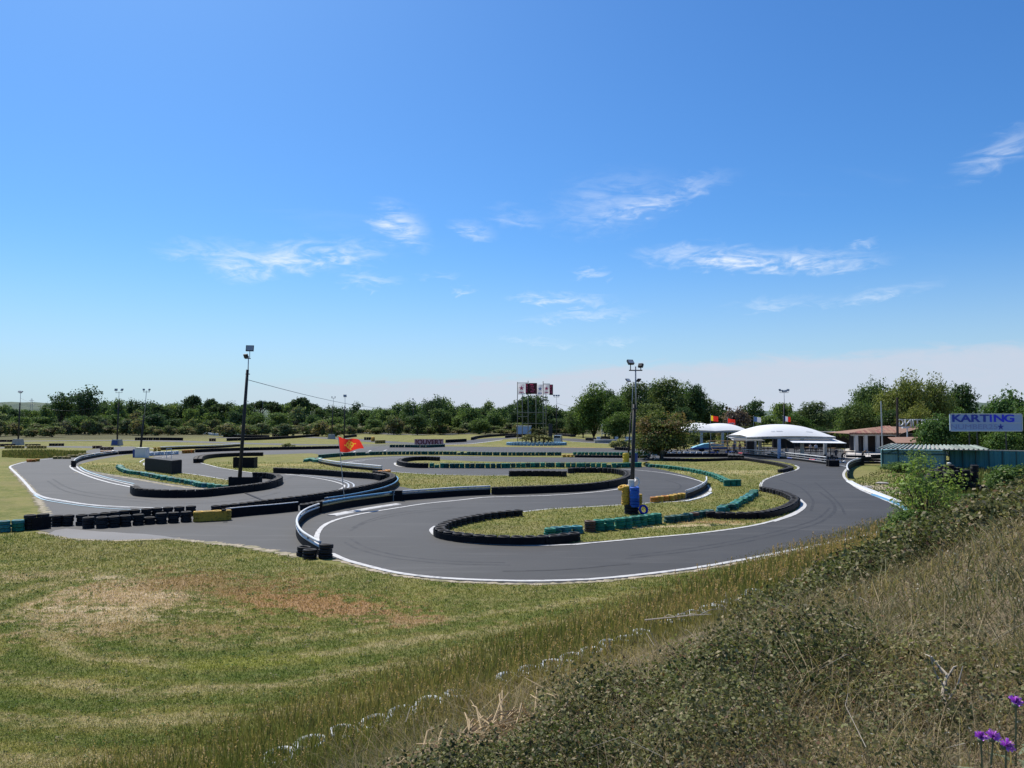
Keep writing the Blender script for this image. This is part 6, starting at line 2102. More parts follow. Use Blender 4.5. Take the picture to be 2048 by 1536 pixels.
# ------------------------------------------------------------------ the wood on the far side
SKY_U = [-260, 0, 60, 100, 140, 210, 250, 300, 345, 385, 420, 470, 520, 560, 600, 640, 690, 720, 745, 800, 830, 870, 900, 940, 990, 1020, 1060, 1100, 1140, 1170]
SKY_V = [815, 813, 813, 810, 808, 806, 800, 803, 809, 796, 801, 805, 800, 803, 797, 812, 812, 806, 816, 811, 806, 793, 803, 812, 806, 803, 797, 805, 818, 810]
WG = 'trees of the wood beyond the circuit'
WLAB = {'oak': 'rounded mid green tree in the wood along the far side of the circuit', 'dar': 'dark green tree in the wood along the far side of the circuit', 'pin': 'flat topped dark pine in the wood along the far side of the circuit', 'scr': 'low olive green tree at the front of the far wood'}
u = -230.0
i = 0
while u < 1175:
    d = random.uniform(335, 395)
    vt = float(np.interp(u, SKY_U, SKY_V)) + random.uniform(-1.5, 4.5)
    wpx = random.uniform(38, 60)
    key = random.choice(['oak0', 'oak1', 'oak2', 'oak0', 'dark0', 'dark1', 'dark2'])
    if 380 < u < 640 and random.random() < .55:
        key = random.choice(['dark0', 'dark1', 'pine0'])
    if 640 < u < 730:
        key = random.choice(['dark0', 'dark2'])
    c_ = at(u, vt, d)
    plant(key, 'woodland_tree', WLAB[key[:3]], (c_.x, d, 0), c_.z, wpx * d / F, group=WG)
    if i % 2 == 0:
        d2 = d - random.uniform(30, 60)
        c2 = at(u + 12, vt + random.uniform(12, 24), d2)
        k2 = random.choice(['oak1', 'oak2', 'dark1', 'scrub0'])
        plant(k2, 'woodland_tree', WLAB[k2[:3]], (c2.x, d2, 0), max(c2.z, 5.0), random.uniform(34, 52) * d2 / F, group=WG)
    u += random.uniform(15, 25)
    i += 1
for (u, d, vt, wp, key, lb) in [(122, 320, 783, 46, 'sparse1', 'smaller of two airy trees rising above the wood at left'), (172, 320, 766, 66, 'sparse0', 'tallest airy tree rising above the wood at left'), (386, 350, 790, 34, 'pine0', 'dark pine crown rising above the wood left of the tall pole'),
                                (420, 350, 797, 34, 'pine0', 'second dark pine crown right beside the first above the wood'), (600, 350, 794, 42, 'pine0', 'rounded dark pine crown above the wood left of the red flag'), (868, 330, 786, 52, 'sparse0', 'tall tree above the wood right of the far centre lamp'), (1062, 300, 783, 70, 'dark1', 'dark tree directly behind the banner tower')]:
    c_ = at(u, vt, d)
    plant(key, 'tall_tree', lb, (c_.x, d, 0), c_.z, wp * d / F)
SG = 'bushes along the edge of the far wood'
u = -120.0
while u < 1160:
    d = random.uniform(255, 318) if u < 700 else random.uniform(300, 330)
    c_ = at(u, 850, d)
    plant(random.choice(['scrub0', 'scrub1', 'scrub2']), 'scrub_bush', 'low scrubby bush at the edge of the far wood', (c_.x, d, 0), random.uniform(2.6, 6.0) * (1.0 if u < 700 else .75), random.uniform(5, 9), group=SG, cat='bush')
    u += random.uniform(9, 19)

# ------------------------------------------------------------------ named trees in the middle and right
for (u, d, vt, wp, key, lb) in [
        (1187, 228, 768, 74, 'big0', 'large dark green tree, leftmost of the group right of the banner tower'), (1228, 222, 792, 62, 'big0', 'lower green tree between the two big ones right of the banner tower'),
        (1272, 240, 764, 74, 'big1', 'olive green tree directly behind the near floodlight pole'), (1330, 245, 756, 86, 'big1', 'tallest tree of the group behind the bushy tree'), (1384, 250, 770, 60, 'big2', 'dark tree with bare twigs at the right end of the tall group'),
        (1300, 215, 806, 76, 'big1', 'lower olive tree in front of the tall group'), (1236, 205, 824, 62, 'big0', 'low green tree behind the white frame'), (1166, 250, 808, 46, 'big2', 'small dark tree left of the tall group'),
        (1210, 250, 780, 60, 'big2', 'dark green tree filling the gap behind the lower green one'), (1250, 255, 775, 60, 'big0', 'mid green tree just left of the olive one behind the pole'), (1302, 258, 768, 66, 'big2', 'dark green tree between the olive tree and the tallest one'), (1358, 262, 766, 64, 'big0', 'mid green tree right behind the tallest one'), (1150, 262, 822, 44, 'big1', 'small olive tree behind the parked far cars'), (1408, 255, 796, 52, 'big1', 'olive tree left of the yellow and red flag'),
        (1360, 205, 815, 66, 'big2', 'dark low tree behind the twin peaked canopy'),
        (1428, 300, 806, 60, 'dark0', 'dark tree behind the yellow and red flag'), (1507, 300, 797, 52, 'dark2', 'round dark tree behind the gap between the canopies'), (1475, 215, 817, 58, 'pink0', 'pinkish brown blossoming tree between the canopies'),
        (1566, 260, 799, 56, 'oak1', 'airy green tree behind the floodlight pole over the canopies'), (1626, 235, 803, 72, 'big1', 'olive tree behind the large canopy'), (1668, 260, 815, 60, 'big2', 'dark green tree right of the large canopy'), (1540, 220, 826, 60, 'oak2', 'low green tree behind the left end of the large canopy'), (1590, 215, 830, 60, 'shrub1', 'dark bush directly behind the top of the large canopy'),
        (1712, 150, 803, 84, 'willow1', 'bright green tree left of the tiled pavilion'), (1745, 168, 764, 92, 'willow1', 'tall airy green tree behind the tiled pavilion'), (1806, 158, 754, 104, 'willow0', 'broad yellowish willow behind the pavilion, left of its twin'), (1858, 160, 760, 92, 'willow0', 'yellowish willow behind the pavilion, right of its twin'),
        (1912, 170, 769, 78, 'big2', 'dark evergreen at the right of the willows'), (1770, 150, 820, 70, 'big2', 'dark low tree behind the tiled roof'), (1830, 146, 812, 70, 'willow0', 'lower yellowish tree behind the roof letters'),
        (1880, 112, 836, 92, 'shrub0', 'dense green shrub hiding the end of the tiled roof'), (1922, 118, 826, 84, 'shrub1', 'dense dark shrub left of the billboard'), (1968, 112, 838, 90, 'shrub1', 'dark shrub behind the billboard posts'), (2022, 118, 792, 110, 'shrub0', 'tall green tree behind the right end of the billboard'), (2075, 108, 800, 120, 'shrub1', 'tall dark green tree cut by the right edge of the picture'), (2010, 106, 862, 80, 'shrub0', 'low green shrub behind the teal fence at right'),
        (1322, 116, 829, 142, 'tamarisk', 'round bushy tree with reddish tips beside the near floodlight pole')]:
    c_ = at(u, vt, d)
    plant(key, 'tree', lb, (c_.x, d, 0), c_.z, wp * d / F, rz=.4)
for k in range(4):
    c_ = at(1432 + 7 * k, 803 + k % 2 * 3, 520)
    plant('poplar0', 'poplar', ['first', 'second', 'third', 'fourth'][k] + ' slim poplar from the left on the skyline behind the canopies', (c_.x, 520, 0), c_.z, 3.6)
HG = 'hedge bushes behind the canopies'
for k in range(16):
    d = random.uniform(176, 190)
    c_ = at(1366 + 21 * k, 880, d)
    plant(random.choice(['shrub0', 'shrub1', 'scrub1']), 'hedge_bush', 'dark hedge bush growing behind the white canopies', (c_.x, d, 0), random.uniform(2.6, 4.2), random.uniform(4, 6), group=HG, cat='bush')
c_ = P(1243, 899)
plant('paleshrub', 'shrub', 'pale green shrub in the black trough left of the bushy tree', c_, 1.9, 4.6, cat='shrub')
c_ = P(578, 898)
plant('paleshrub', 'shrub', 'small pale shrub beside the upper left straight', c_, 1.1, 3.0, cat='shrub')


# ------------------------------------------------------------------ palms
def palm(label, loc, th, fl_, nfr, seed, col):
    rg = np.random.default_rng(seed)
    root = thing('palm', label, 'palm', loc)
    MB().tube([(0, 0, 0), (.05, 0, th * .5), (0, 0, th)], [.22, .19, .2], 8).build('trunk', 'bark', root)
    V_, F_, C_ = [], [], []
    n_ = 0
    for i in range(nfr):
        a_ = i * 2.4
        el = rg.uniform(.1, 1.25)
        dirv = np.array([math.cos(a_), math.sin(a_), 0])
        prev = None
        for j in range(12):
            s_ = (j + 1) / 12
            x_ = fl_ * s_ * math.cos(el) * .95
            z_ = th + fl_ * (math.sin(el) * s_ - .75 * s_ * s_)
            c_ = dirv * x_ + np.array([0, 0, z_])
            side = np.array([-dirv[1], dirv[0], 0])
            for sg in (-1, 1):
                ll = fl_ * .30 * math.sin(math.pi * min(s_ * .9 + .1, 1)) + .08
                tip = c_ + side * sg * ll * .8 + dirv * ll * .5 - np.array([0, 0, ll * .25])
                wv = dirv * fl_ * .032
                V_ += [c_ - wv, c_ + wv, tip + wv * .2, tip - wv * .2]
                F_.append([n_, n_ + 1, n_ + 2, n_ + 3])
                C_ += [np.array(col) * rg.uniform(.7, 1.35)] * 4
                n_ += 4
    link('fronds', np_mesh('fronds', np.array(V_), np.array(F_), 'leaf', np.array(C_)), root)
    return root


for k, (u, v, th, fl_, lb) in enumerate([(1052, 887, 1.0, 2.6, 'low palm at the left of the palm garden'), (1063, 889, 1.8, 3.0, 'palm just right of the front left tower pole'), (1078, 886, 2.2, 3.2, 'tallest palm in the middle of the palm garden'), (1088, 889, 1.4, 2.8, 'palm at the right of the middle one in the garden'), (1096, 887, 1.0, 2.4, 'low palm beside the dark board'), (1070, 885, 2.8, 2.8, 'rear palm in the palm garden')]):
    palm(lb, P(u, v), th, fl_, 22, k, (.075, .085, .035))
for k, (u, vt, d, lb) in enumerate([(1582, 838, 175, 'palm with a ragged crown behind the large canopy'), (1545, 846, 165, 'pale palm left of the large canopy top'), (1490, 850, 170, 'pale palm right of the twin peaked canopy')]):
    c_ = at(u, vt, d)
    palm(lb, (c_.x, d, 0), c_.z - 1.0, 2.8, 26, 20 + k, (.10, .115, .05))

# ================================================================== BANK VEGETATION
def bank_pts(n_, a0, a1, smin, smax, wpow=1.6):
    """random points on the bank; density falls with distance from the viewer; s measured as fraction/offset of the foot line"""
    outp = []
    while sum(len(q) for q in outp) < n_:
        a_ = rng.uniform(a0, a1, n_ * 4)
        s0 = np.clip(13.0 + (a_ - 6.8) * 0.087, 12.0, 20.0)
        lo, hi = smin(s0), smax(s0)
        s_ = lo + (hi - lo) * rng.random(n_ * 4)
        x_, y_ = BX * a_ - BY * s_, BY * a_ + BX * s_
        d_ = np.hypot(x_, y_)
        vis = (np.abs(x_) < y_ * .80 + 1.0) & (y_ > 2.5)
        keep = vis & (rng.random(n_ * 4) < (5.0 / np.maximum(d_, 5.0)) ** wpow)
        outp.append(np.stack([x_[keep], y_[keep], d_[keep], s_[keep], s0[keep]], 1))
    q = np.concatenate(outp)[:n_]
    return q


def vnoise(x_, y_, k=1.0, seed=0):
    r_ = np.random.default_rng(100 + seed)
    o_ = np.zeros_like(x_)
    for i in range(6):
        a_ = r_.uniform(0, 6.28)
        f_ = k * r_.uniform(.5, 1.8)
        o_ += np.sin((x_ * math.cos(a_) + y_ * math.sin(a_)) * f_ + r_.uniform(0, 6.28))
    return o_ / 6 * 1.7


# bramble clumps
q = bank_pts(760, -2, 62, lambda s0: s0 * 0 + .8, lambda s0: np.minimum(s0 - 2.5, 7.6 + np.clip(s0 - 13.5, 0, 8) * 1.2), 1.15)
q = np.concatenate([q, bank_pts(420, 10, 52, lambda s0: s0 * 0 + 3.0, lambda s0: np.minimum(s0 - 2.5, 7.6 + np.clip(s0 - 13.5, 0, 8) * 1.2), .25)])
V_, F_, C_ = [], [], []
nv = 0
for (x_, y_, d_, s_, s0) in q:
    aa_ = BX * x_ + BY * y_
    if aa_ < 11 and s_ > 4.7 + max(aa_ - 4.2, 0) * .5:
        continue
    if vnoise(np.array([x_]), np.array([y_]), .45, 3)[0] < (-.05 if aa_ < 11 else -.6) or (s_ < 2.9 and rng.random() < .9):
        continue
    r_ = rng.uniform(.25, .85) * (1.35 if d_ > 13 else 1.0)
    h_ = rng.uniform(.20, .66) * (1 if d_ > 6 else .75)
    lf = float(np.clip(.0027 * d_, .013, .12))
    k = int(min(.62 * 3.6 * r_ * r_ / (lf * lf * 1.3), 3600))
    ks = max(k // 12, 6)                      # sprigs, each a cluster of leaves
    rs_ = r_ * np.sqrt(rng.random(ks))
    ts_ = rng.uniform(0, 6.28, ks)
    sx_, sy_ = x_ + rs_ * np.cos(ts_), y_ + rs_ * np.sin(ts_)
    dome = np.sqrt(np.clip(1 - (rs_ / r_) ** 2, 0, 1))
    sz_ = h_ * dome * (.25 + .75 * rng.random(ks) ** .5) * (1 + .3 * vnoise(sx_, sy_, 5.0, 1))
    si = rng.integers(0, ks, k)
    sp_ = lf * 2.6
    px, py = sx_[si] + rng.normal(0, sp_, k), sy_[si] + rng.normal(0, sp_, k)
    pz = bank_h(px, py) + np.maximum(sz_[si] + rng.normal(0, sp_ * .8, k), .01)
    sprig_tone = (rng.uniform(.6, 1.25, ks) ** 2)[si][:, None]
    nrm = np.stack([(px - x_) / r_ * .7, (py - y_) / r_ * .7, np.full(k, .8)], 1) + rng.normal(size=(k, 3)) * .55
    g_ = rng.random()
    base = np.array([.094, .108, .040]) * (1 - g_) + np.array([.172, .166, .072]) * g_
    col = base * rng.uniform(.7, 1.35, (k, 1)) * sprig_tone
    red = rng.random(k) < .045
    col[red] = np.array([.16, .085, .05]) * rng.uniform(.7, 1.3, (red.sum(), 1))
    pale = rng.random(k) < .15
    col[pale] = np.array([.32, .26, .16]) * rng.uniform(.8, 1.3, (pale.sum(), 1))
    v_, f_, c_ = leaf_quads(np.stack([px, py, pz], 1), nrm, lf * rng.uniform(.55, 1.3, k), col, .6)
    V_.append(v_)
    F_.append(f_ + nv)
    C_.append(c_)
    nv += len(v_)
tag(link('brambles', np_mesh('brambles', np.concatenate(V_), np.concatenate(F_), 'leaf', np.concatenate(C_))), 'mass of dark green brambles covering the roadside bank', 'brambles', kind='stuff')

# dry grass and stems over the bank
n_ = 150000
q = bank_pts(n_, -3, 62, lambda s0: s0 * 0 + .3, lambda s0: s0 - .8, 1.35)
aa = BX * q[:, 0] + BY * q[:, 1]
q = q[~((aa > 10.5) & (q[:, 3] > 3.2) & (vnoise(q[:, 0], q[:, 1], .45, 3) > -.6) & (rng.random(n_) < .72))]
n_ = len(q)
x_, y_, d_ = q[:, 0], q[:, 1], q[:, 2]
patch = vnoise(x_, y_, .5, 5)
hh = (.07 + .42 * rng.random(n_) ** 2.2) * (1 + .35 * patch) * np.clip(d_ / 7, .65, 1)
ww = np.clip(.0009 * d_, .0028, .03) * rng.uniform(.7, 1.5, n_)
ln = np.concatenate([rng.normal(0, .36, (n_, 2)) * hh[:, None] * 1.9, -rng.uniform(0, .3, (n_, 1)) * hh[:, None]], 1)
mixv = np.clip(.52 + .5 * patch + rng.normal(0, .28, n_), 0, 1)[:, None]
col = np.array([.095, .112, .050]) * (1 - mixv) + np.array([.41, .305, .185]) * mixv
col *= rng.uniform(.55, 1.4, (n_, 1))
v_, f_, c_ = blades(np.stack([x_, y_, bank_h(x_, y_) - .02], 1), hh, ww, ln, col)
tag(link('dry_grass', np_mesh('dry_grass', v_, f_, 'leaf', c_)), 'dry tan grass and stalks growing through the brambles', 'dry grass', kind='stuff')

# curled dead leaves, husks and seed fluff over the dry part of the bank
n_ = 60000
q = bank_pts(n_, -3, 40, lambda s0: s0 * 0 + .2, lambda s0: s0 * 0 + 7.0, 1.7)
x_, y_, d_ = q[:, 0], q[:, 1], q[:, 2]
tone = rng.choice(4, n_, p=[.45, .25, .18, .12])
col = np.array([[.38, .275, .17], [.19, .115, .07], [.11, .13, .05], [.56, .50, .40]])[tone] * rng.uniform(.6, 1.3, (n_, 1))
pz = bank_h(x_, y_) + .02 + .26 * rng.random(n_) ** 2
v_, f_, c_ = leaf_quads(np.stack([x_, y_, pz], 1), rng.normal(size=(n_, 3)) + np.array([0, 0, .4]), np.clip(.0016 * d_, .007, .03) * rng.uniform(.6, 1.5, n_), col, .38)
tag(link('dry_litter', np_mesh('dry_litter', v_, f_, 'leaf', c_)), 'curled dead leaves and husks littering the dry part of the bank', 'litter', kind='stuff')

# tall grass along the foot of the bank
n_ = 80000
q = bank_pts(n_, -12, 70, lambda s0: s0 - 3.0, lambda s0: s0 + 3.2, 1.35)
x_, y_, d_, s_, s0 = q.T
off = np.abs(s_ - s0 + .2) / 3.2
hh = (.10 + .50 * rng.random(n_) ** 1.7) * np.clip(1.25 - off * 1.15, .15, 1)
ww = np.clip(.0010 * d_, .008, .035) * rng.uniform(.7, 1.4, n_)
ln = np.concatenate([rng.normal(0, .10, (n_, 2)) * hh[:, None] * 1.6, -rng.uniform(0, .12, (n_, 1)) * hh[:, None]], 1)
patch = vnoise(x_, y_, .6, 7)
mixv = np.clip(.46 + .4 * patch + rng.normal(0, .25, n_), 0, 1)[:, None]
col = (np.array([.105, .130, .042]) * (1 - mixv) + np.array([.31, .245, .13]) * mixv) * rng.uniform(.65, 1.3, (n_, 1))
v_, f_, c_ = blades(np.stack([x_, y_, bank_h(x_, y_) - .02], 1), hh, ww, ln, col)
tag(link('tall_grass', np_mesh('tall_grass', v_, f_, 'leaf', c_)), 'fringe of tall green and straw coloured grass at the foot of the bank', 'tall grass', kind='stuff')

# feathery seed heads over the fringe
n_ = 1500
q = bank_pts(n_, -8, 60, lambda s0: s0 - 2.0, lambda s0: s0 + 1.8, .9)
V_, F_, C_ = [], [], []
nv = 0
for (x0_, y0_, d0_, s_, s0) in q:
    h_ = rng.uniform(.35, .75)
    k = 9
    z0 = float(bank_h(x0_, y0_))
    lx, ly = rng.normal(0, .08, 2)
    t_ = np.linspace(.68, 1.0, k)
    cen = np.stack([x0_ + lx * t_ + rng.normal(0, .012, k), y0_ + ly * t_ + rng.normal(0, .012, k), z0 + h_ * t_], 1)
    col = np.array([.36, .26, .15]) * rng.uniform(.65, 1.3, (k, 1))
    v_, f_, c_ = leaf_quads(cen, rng.normal(size=(k, 3)), np.full(k, float(np.clip(.0013 * d0_, .014, .04))), col, .45)
    V_.append(v_)
    F_.append(f_ + nv)
    C_.append(c_)
    nv += len(v_)
    v_, f_, c_ = blades(np.array([[x0_, y0_, z0]]), np.array([h_ * .75]), np.array([float(np.clip(.0006 * d0_, .005, .016))]), np.array([[lx * .7, ly * .7, 0]]), np.array([[.20, .17, .09]]))
    V_.append(v_)
    F_.append(f_ + nv)
    C_.append(c_)
    nv += len(v_)
tag(link('seed_heads', np_mesh('seed_heads', np.concatenate(V_), np.concatenate(F_), 'leaf', np.concatenate(C_))), 'feathery straw coloured seed heads above the grass fringe', 'seed heads', kind='stuff')

# dead stalks and pale twigs lying over the brambles
mbp, mbd = MB(), MB()
q = bank_pts(190, -2, 45, lambda s0: s0 * 0 + .8, lambda s0: s0 - 1.0, 1.3)
for i, (x0_, y0_, d0_, s_, s0) in enumerate(q):
    z0 = float(bank_h(x0_, y0_))
    az_ = rng.uniform(0, 6.28)
    L_ = rng.uniform(.12, .55) * (1 if d0_ > 7 else .7)
    el = rng.uniform(-.1, .5) if i % 4 else rng.uniform(.8, 1.3)
    p0 = Vector((x0_, y0_, z0 + rng.uniform(.05, .4)))
    p2 = p0 + Vector((math.cos(az_) * math.cos(el), math.sin(az_) * math.cos(el), math.sin(el))) * L_
    p1 = p0.lerp(p2, .5) + Vector((rng.normal(0, .06), rng.normal(0, .06), rng.uniform(0, .15)))
    r_ = max(.0016, .00038 * d0_) * rng.uniform(.6, 1.3)
    (mbp if i % 5 < 3 else mbd).tube([p0, p1, p2], [r_, r_ * .8, r_ * .4], 4, cap=False)
tag(mbp.build('pale_twigs', 'twig_pale', kind='stuff'), 'pale dead twigs scattered over the brambles', 'twigs')
tag(mbd.build('dark_stalks', 'twig_dark', kind='stuff'), 'dark dead stalks sticking out of the brambles', 'stalks')
# straw heap
mbs = MB()
hc = at(930, 1470, 7.6)
for i in range(620):
    a_, rr = random.uniform(0, 6.28), abs(random.gauss(0, .75))
    x0_, y0_ = hc.x + rr * 1.5 * math.cos(a_), hc.y + rr * math.sin(a_)
    z0 = float(bank_h(x0_, y0_)) + random.uniform(.02, .38) * max(.2, 1 - rr * .5)
    b2, L_ = random.gauss(.45, .7), random.uniform(.3, .9)
    mbs.tube([(x0_, y0_, z0), (x0_ + math.cos(b2) * L_ * .5, y0_ + math.sin(b2) * L_ * .5, z0 + random.uniform(-.02, .14)), (x0_ + math.cos(b2) * L_, y0_ + math.sin(b2) * L_, z0 + random.uniform(-.15, .1))], [.010, .008, .005], 4, cap=False)
tag(mbs.build('straw_heap', 'straw', kind='stuff'), 'heap of cut dry straw and canes lying at the bottom centre of the bank', 'straw')


# forked dead branches
def branch(label, u, v, d, L_, rz, tilt, seed):
    rg = random.Random(seed)
    c_ = at(u, v, d)
    z0 = float(bank_h(c_.x, c_.y))
    root = thing('dead_branch', label, 'branch', (c_.x, c_.y, max(c_.z, z0 + .05)), rz)
    root.rotation_euler = (0, tilt, rz)
    MB().tube([(0, 0, 0), (L_ * .4, .03, .02), (L_ * .75, -.02, .05), (L_, .03, .04)], [.014, .012, .009, .005], 6).build('stem', 'twig_pale', root)
    for k in range(4):
        x_ = L_ * (.3 + .17 * k)
        sg = 1 if k % 2 else -1
        MB().tube([(x_, 0, .03), (x_ + L_ * .15, sg * L_ * .13, .10), (x_ + L_ * .28, sg * L_ * .2, .10 + rg.uniform(-.05, .12))], [.008, .006, .003], 5).build('side_twig', 'twig_pale', root)
    return root


branch('pale forked dead branch lying across the brambles at lower right', 1660, 1430, 6.6, 1.0, R(-8), 0.05, 1)
branch('pale broken stick with a hooked end near the purple flowers', 1905, 1470, 5.0, .45, R(70), -.5, 2)
branch('grey forked branch lying on the bank right of centre', 1790, 1250, 9.0, 1.1, R(10), .05, 3)
branch('long pale cane leaning over the grass left of the straw heap', 1290, 1240, 14.0, 1.3, R(-40), -.2, 4)


# thistles
def thistle(label, u, v, d, heads):
    c_ = at(u, v, d)
    z0 = float(bank_h(c_.x, c_.y))
    root = thing('thistle', label, 'thistle', (c_.x, c_.y, z0))
    for k, (dx_, dz_, tilt, sz) in enumerate(heads):
        hz = c_.z - z0 + dz_
        MB().tube([(dx_ * .3, .02, -.02), (dx_ * .7, .01, hz * .5), (dx_, 0, hz - sz * .6)], [.006, .005, .004], 6).build('stem', 'stem_green', root)
        hd = MB().lathe([(0, -sz * .75), (sz * .35, -sz * .55), (sz * .42, -sz * .2), (sz * .25, 0)], 10, loc=(0, 0, 0)).build('flower_cup', 'stem_green', root, (dx_, 0, hz))
        hd.rotation_euler = (tilt, tilt * .5, 0)
        V_, F_ = [], []
        for j in range(90):
            a_ = random.uniform(0, 6.28)
            el = random.uniform(.15, 1.5)
            ll = sz * random.uniform(.7, 1.05)
            dv = Vector((math.cos(a_) * math.cos(el), math.sin(a_) * math.cos(el), math.sin(el)))
            sd_ = dv.orthogonal().normalized() * sz * .05
            p0, p1 = dv * sz * .12, dv * ll
            o_ = len(V_)
            V_ += [p0 - sd_, p0 + sd_, p1 + sd_ * 1.6, p1 - sd_ * 1.6]
            F_.append((o_, o_ + 1, o_ + 2, o_ + 3))
        MB().add(V_, F_).build('petals', 'thistle_purple', hd)
    for k in range(6):
        a_ = k * 2.2
        z_ = (c_.z - z0) * (.08 + .07 * k)
        MB().add([(0, 0, z_), (.06 * math.cos(a_ + .3), .06 * math.sin(a_ + .3), z_ + .03), (.16 * math.cos(a_), .16 * math.sin(a_), z_ + .02), (.06 * math.cos(a_ - .3), .06 * math.sin(a_ - .3), z_ + .03)], [(0, 1, 2, 3)]).build('leaf', 'stem_green', root)
    return root


thistle('purple thistle flower at the right edge above the other thistles', 2032, 1406, 4.2, [(0, 0, .3, .044)])
thistle('pair of purple thistle flowers touching each other near the lower right corner', 1973, 1476, 3.7, [(-.026, 0, .2, .036), (.030, .002, .35, .038)])
thistle('single elongated purple thistle flower lowest in the right corner', 2012, 1492, 3.65, [(0, 0, .9, .038)])

# half buried white tyres along the foot of the bank
tl = spline(G([(560, 1516), (640, 1482), (720, 1458), (800, 1430), (880, 1404), (960, 1385), (1075, 1350), (1160, 1324), (1240, 1300), (1320, 1272), (1390, 1246), (1460, 1222), (1530, 1196)]), .2)
for i, qv in enumerate(resample(tl, .70)):
    if i % 9 == 7:
        continue
    rt = thing('half_buried_tyre', 'white painted tyre half buried in the grass along the foot of the bank', 'tyre', (qv.x, qv.y, float(bank_h(qv.x, qv.y)) - .12), group='white tyres along the foot of the bank')
    o_ = link('tyre_casing', tyre('white', 0), rt, (0, 0, 0), rot=(random.uniform(-.12, .12), random.uniform(-.12, .12), i), scl=(1.05, 1.05, 1))

# bushes and saplings on the right
for (u, v, d, key, H_, W_, lb, nm) in [
        (1856, 1062, 38, 'sapling', 4.0, 3.8, 'loose leafy sapling rising at the bend on the right', 'sapling'), (1832, 1088, 35, 'weedbush', 1.3, 3.0, 'low leafy bush at the foot of the sapling', 'bush'),
        (1806, 1030, 42, 'sapling', 1.8, 1.5, 'small sapling with pale tips overhanging the kerb', 'sapling'), (1892, 1030, 43, 'sapling', 2.2, 1.8, 'second leafy sapling right behind the first one', 'sapling'),
        (1842, 968, 60, 'weedbush', 1.4, 2.6, 'wide weedy bush left of the tyre pile', 'bush'), (1840, 950, 70, 'sapling', 3.6, 3.0, 'thin sapling standing in front of the teal shed', 'sapling'), (2012, 985, 60, 'weedbush', 2.2, 3.4, 'big weedy bush right of the tyre pile', 'bush'), (2040, 990, 58, 'weedbush', 2.2, 4.0, 'weedy bush at the right edge below the fence', 'bush'), (1795, 941, 88, 'weedbush', 1.1, 4.0, 'green weeds against the teal shed wall', 'bush'),
        (1955, 1000, 56, 'weedbush', .6, 3.0, 'low weeds in front of the tyre pile', 'bush')]:
    c_ = at(u, v, d)
    z_ = float(bank_h(c_.x, c_.y))
    plant(key, nm, lb, (c_.x, d, z_), H_, W_, cat='bush')
# rough tall grass in the right corner between bend and fence
n_ = 26000
uu_ = rng.uniform(1700, 2120, n_)
vv_ = rng.uniform(936, 1075, n_)
pts = np.array([P(a_, b_) for a_, b_ in zip(uu_, vv_)])
ok = (vv_ - 936 > (1762 - uu_) * .45) & ~((uu_ < 1815) & (vv_ > 962 + (uu_ - 1700) * .42))
pts = pts[ok]
n_ = len(pts)
hh = rng.uniform(.12, .6, n_) * np.clip((pts[:, 0] / pts[:, 1] - .46) / .10, .25, 1)
ww = np.clip(.0012 * pts[:, 1], .02, .09) * rng.uniform(.6, 1.3, n_)
mixv = np.clip(rng.normal(.35, .3, n_), 0, 1)[:, None]
col = (np.array([.070, .105, .030]) * (1 - mixv) + np.array([.21, .18, .085]) * mixv) * rng.uniform(.65, 1.3, (n_, 1))
pts[:, 2] = bank_h(pts[:, 0], pts[:, 1])
v_, f_, c_ = blades(pts, hh, ww, rng.normal(0, .08, (n_, 3)) * hh[:, None], col)
tag(link('rough_grass', np_mesh('rough_grass', v_, f_, 'leaf', c_)), 'rough weedy grass between the right hand bend and the teal fence', 'rough grass', kind='stuff')

# rough mound of weeds on the left grass
n_ = 16000
uu_ = rng.uniform(4, 172, n_)
vv_ = 902 + 15.5 * rng.random(n_)
ok = vv_ < 917.5 - np.abs(uu_ - 70) * .045
pts = np.array([P(a_, b_) for a_, b_ in zip(uu_[ok], vv_[ok])])
n_ = len(pts)
edge_ = np.clip(1 - np.abs((uu_[ok] - 84) / 90) ** 2, 0, 1) * np.clip(1 - np.abs((vv_[ok] - 909) / 9) ** 2, 0, 1)
hh = (.08 + .55 * rng.random(n_) ** 1.5) * (.25 + .75 * edge_) * (1 + .4 * vnoise(pts[:, 0], pts[:, 1], .5, 9))
col = np.array([[.075, .095, .035], [.12, .12, .05], [.19, .165, .085]])[rng.choice(3, n_, p=[.45, .35, .2])] * rng.uniform(.7, 1.3, (n_, 1))
v_, f_, c_ = blades(pts, hh, rng.uniform(.08, .22, n_), rng.normal(0, .2, (n_, 3)) * hh[:, None], col)
tag(link('rough_weeds', np_mesh('rough_weeds', v_, f_, 'leaf', c_)), 'rough olive mound of weeds on the grass left of the left hand bend', 'weeds', kind='stuff')

# mown turf: short blades on the near lawn and the islands
lawn = [[P(u, v).xy for u, v in [(-80, 1068), (75, 1066), (150, 1080), (240, 1083), (330, 1080), (470, 1094), (600, 1118), (720, 1138), (800, 1155), (900, 1166), (1020, 1171), (1100, 1171), (1200, 1166), (1300, 1156), (1400, 1143), (1500, 1125), (1600, 1105), (1700, 1085), (1790, 1062), (1850, 1080), (1600, 1190), (1300, 1290), (1000, 1390), (700, 1490), (560, 1600), (-80, 1600)]]]
for nm, pix in ISL[:5]:
    lawn.append([P(u, v).xy for u, v in pix])


def inside(poly, x_, y_):
    r_ = np.zeros(len(x_), bool)
    n_ = len(poly)
    j = n_ - 1
    for i in range(n_):
        xi, yi = poly[i]
        xj, yj = poly[j]
        c_ = ((yi > y_) != (yj > y_)) & (x_ < (xj - xi) * (y_ - yi) / (yj - yi + 1e-12) + xi)
        r_ ^= c_
        j = i
    return r_


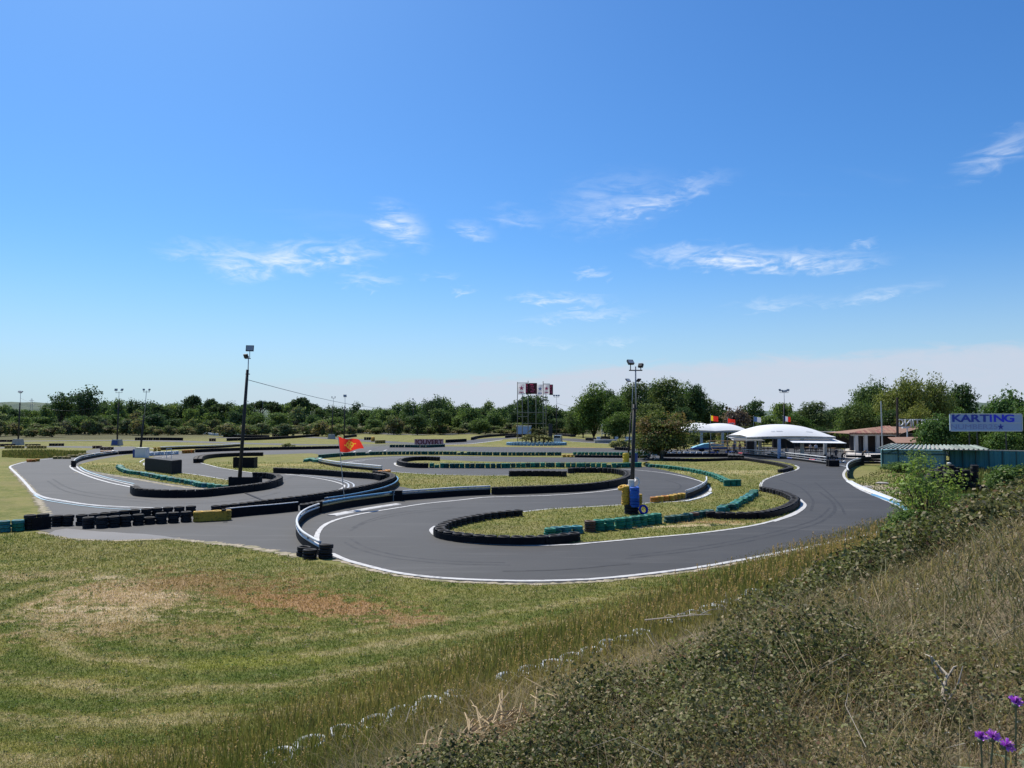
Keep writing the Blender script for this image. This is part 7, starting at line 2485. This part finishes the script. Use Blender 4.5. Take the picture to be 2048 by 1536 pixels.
V_, C_ = [], []
uu_ = rng.uniform(-60, 2048, 620000)
vv_ = 925 + (1600 - 925) * rng.random(620000)
c_, s_ = math.cos(PITCH), math.sin(PITCH)
rx, rz_ = (uu_ - 1024) / F, (768 - vv_) / F
ry, rzz = c_ - rz_ * s_, s_ + rz_ * c_
tt = -EYE / rzz
px, py = rx * tt, ry * tt
m_ = np.zeros(len(px), bool)
for poly in lawn:
    m_ |= inside([(q.x, q.y) for q in poly], px, py)
px, py = px[m_], py[m_]
n_ = len(px)
hh = np.clip(.0026 * py, .035, .16) * rng.uniform(.5, 1.3, n_)
ww = np.clip(.0011 * py, .016, .10) * rng.uniform(.7, 1.4, n_)
ang = rng.uniform(0, 6.28, n_)
side = np.stack([np.cos(ang), np.sin(ang), np.zeros(n_)], 1) * ww[:, None] * .5
base = np.stack([px, py, np.full(n_, .012)], 1)
tip = base + np.stack([rng.normal(0, .45, n_) * hh, rng.normal(0, .45, n_) * hh, hh * rng.uniform(.5, 1, n_)], 1)
v_ = np.stack([base - side, base + side, tip], 1).reshape(-1, 3)
nw = 1300
iw = rng.choice(n_, nw)
wx, wy = px[iw], py[iw]
keepw = wy < 48
wx, wy = wx[keepw], wy[keepw]
nw = len(wx)
kk = 9
cx_ = np.repeat(wx, kk) + rng.normal(0, .05, nw * kk) * np.repeat(np.clip(wy / 18, 1, 2.2), kk)
cy_ = np.repeat(wy, kk) + rng.normal(0, .05, nw * kk) * np.repeat(np.clip(wy / 18, 1, 2.2), kk)
wc = np.array([[.105, .165, .040], [.13, .18, .05], [.36, .29, .16], [.17, .18, .065]])[np.repeat(rng.choice(4, nw, p=[.4, .25, .2, .15]), kk)] * rng.uniform(.7, 1.25, (nw * kk, 1))
vw, fw, cw = leaf_quads(np.stack([cx_, cy_, .03 + .05 * rng.random(nw * kk)], 1), rng.normal(size=(nw * kk, 3)) * .5 + np.array([0, 0, 1.0]), np.repeat(np.clip(.0015 * wy, .02, .06), kk) * rng.uniform(.6, 1.3, nw * kk), wc, .5)
tag(link('lawn_weeds', np_mesh('lawn_weeds', vw, fw, 'leaf', cw)), 'small broad leaved weeds and dry tufts dotted over the mown grass', 'weeds', kind='stuff')
tag(link('mown_grass', np_mesh('mown_grass', v_, np.arange(n_ * 3).reshape(n_, 3), 'lawn_blade')), 'short mown grass on the lawn and the track islands', 'grass', kind='stuff')
print('tyre objects', NT_COUNT[0], 'lawn blades', n_, 'objects', len(bpy.data.objects))
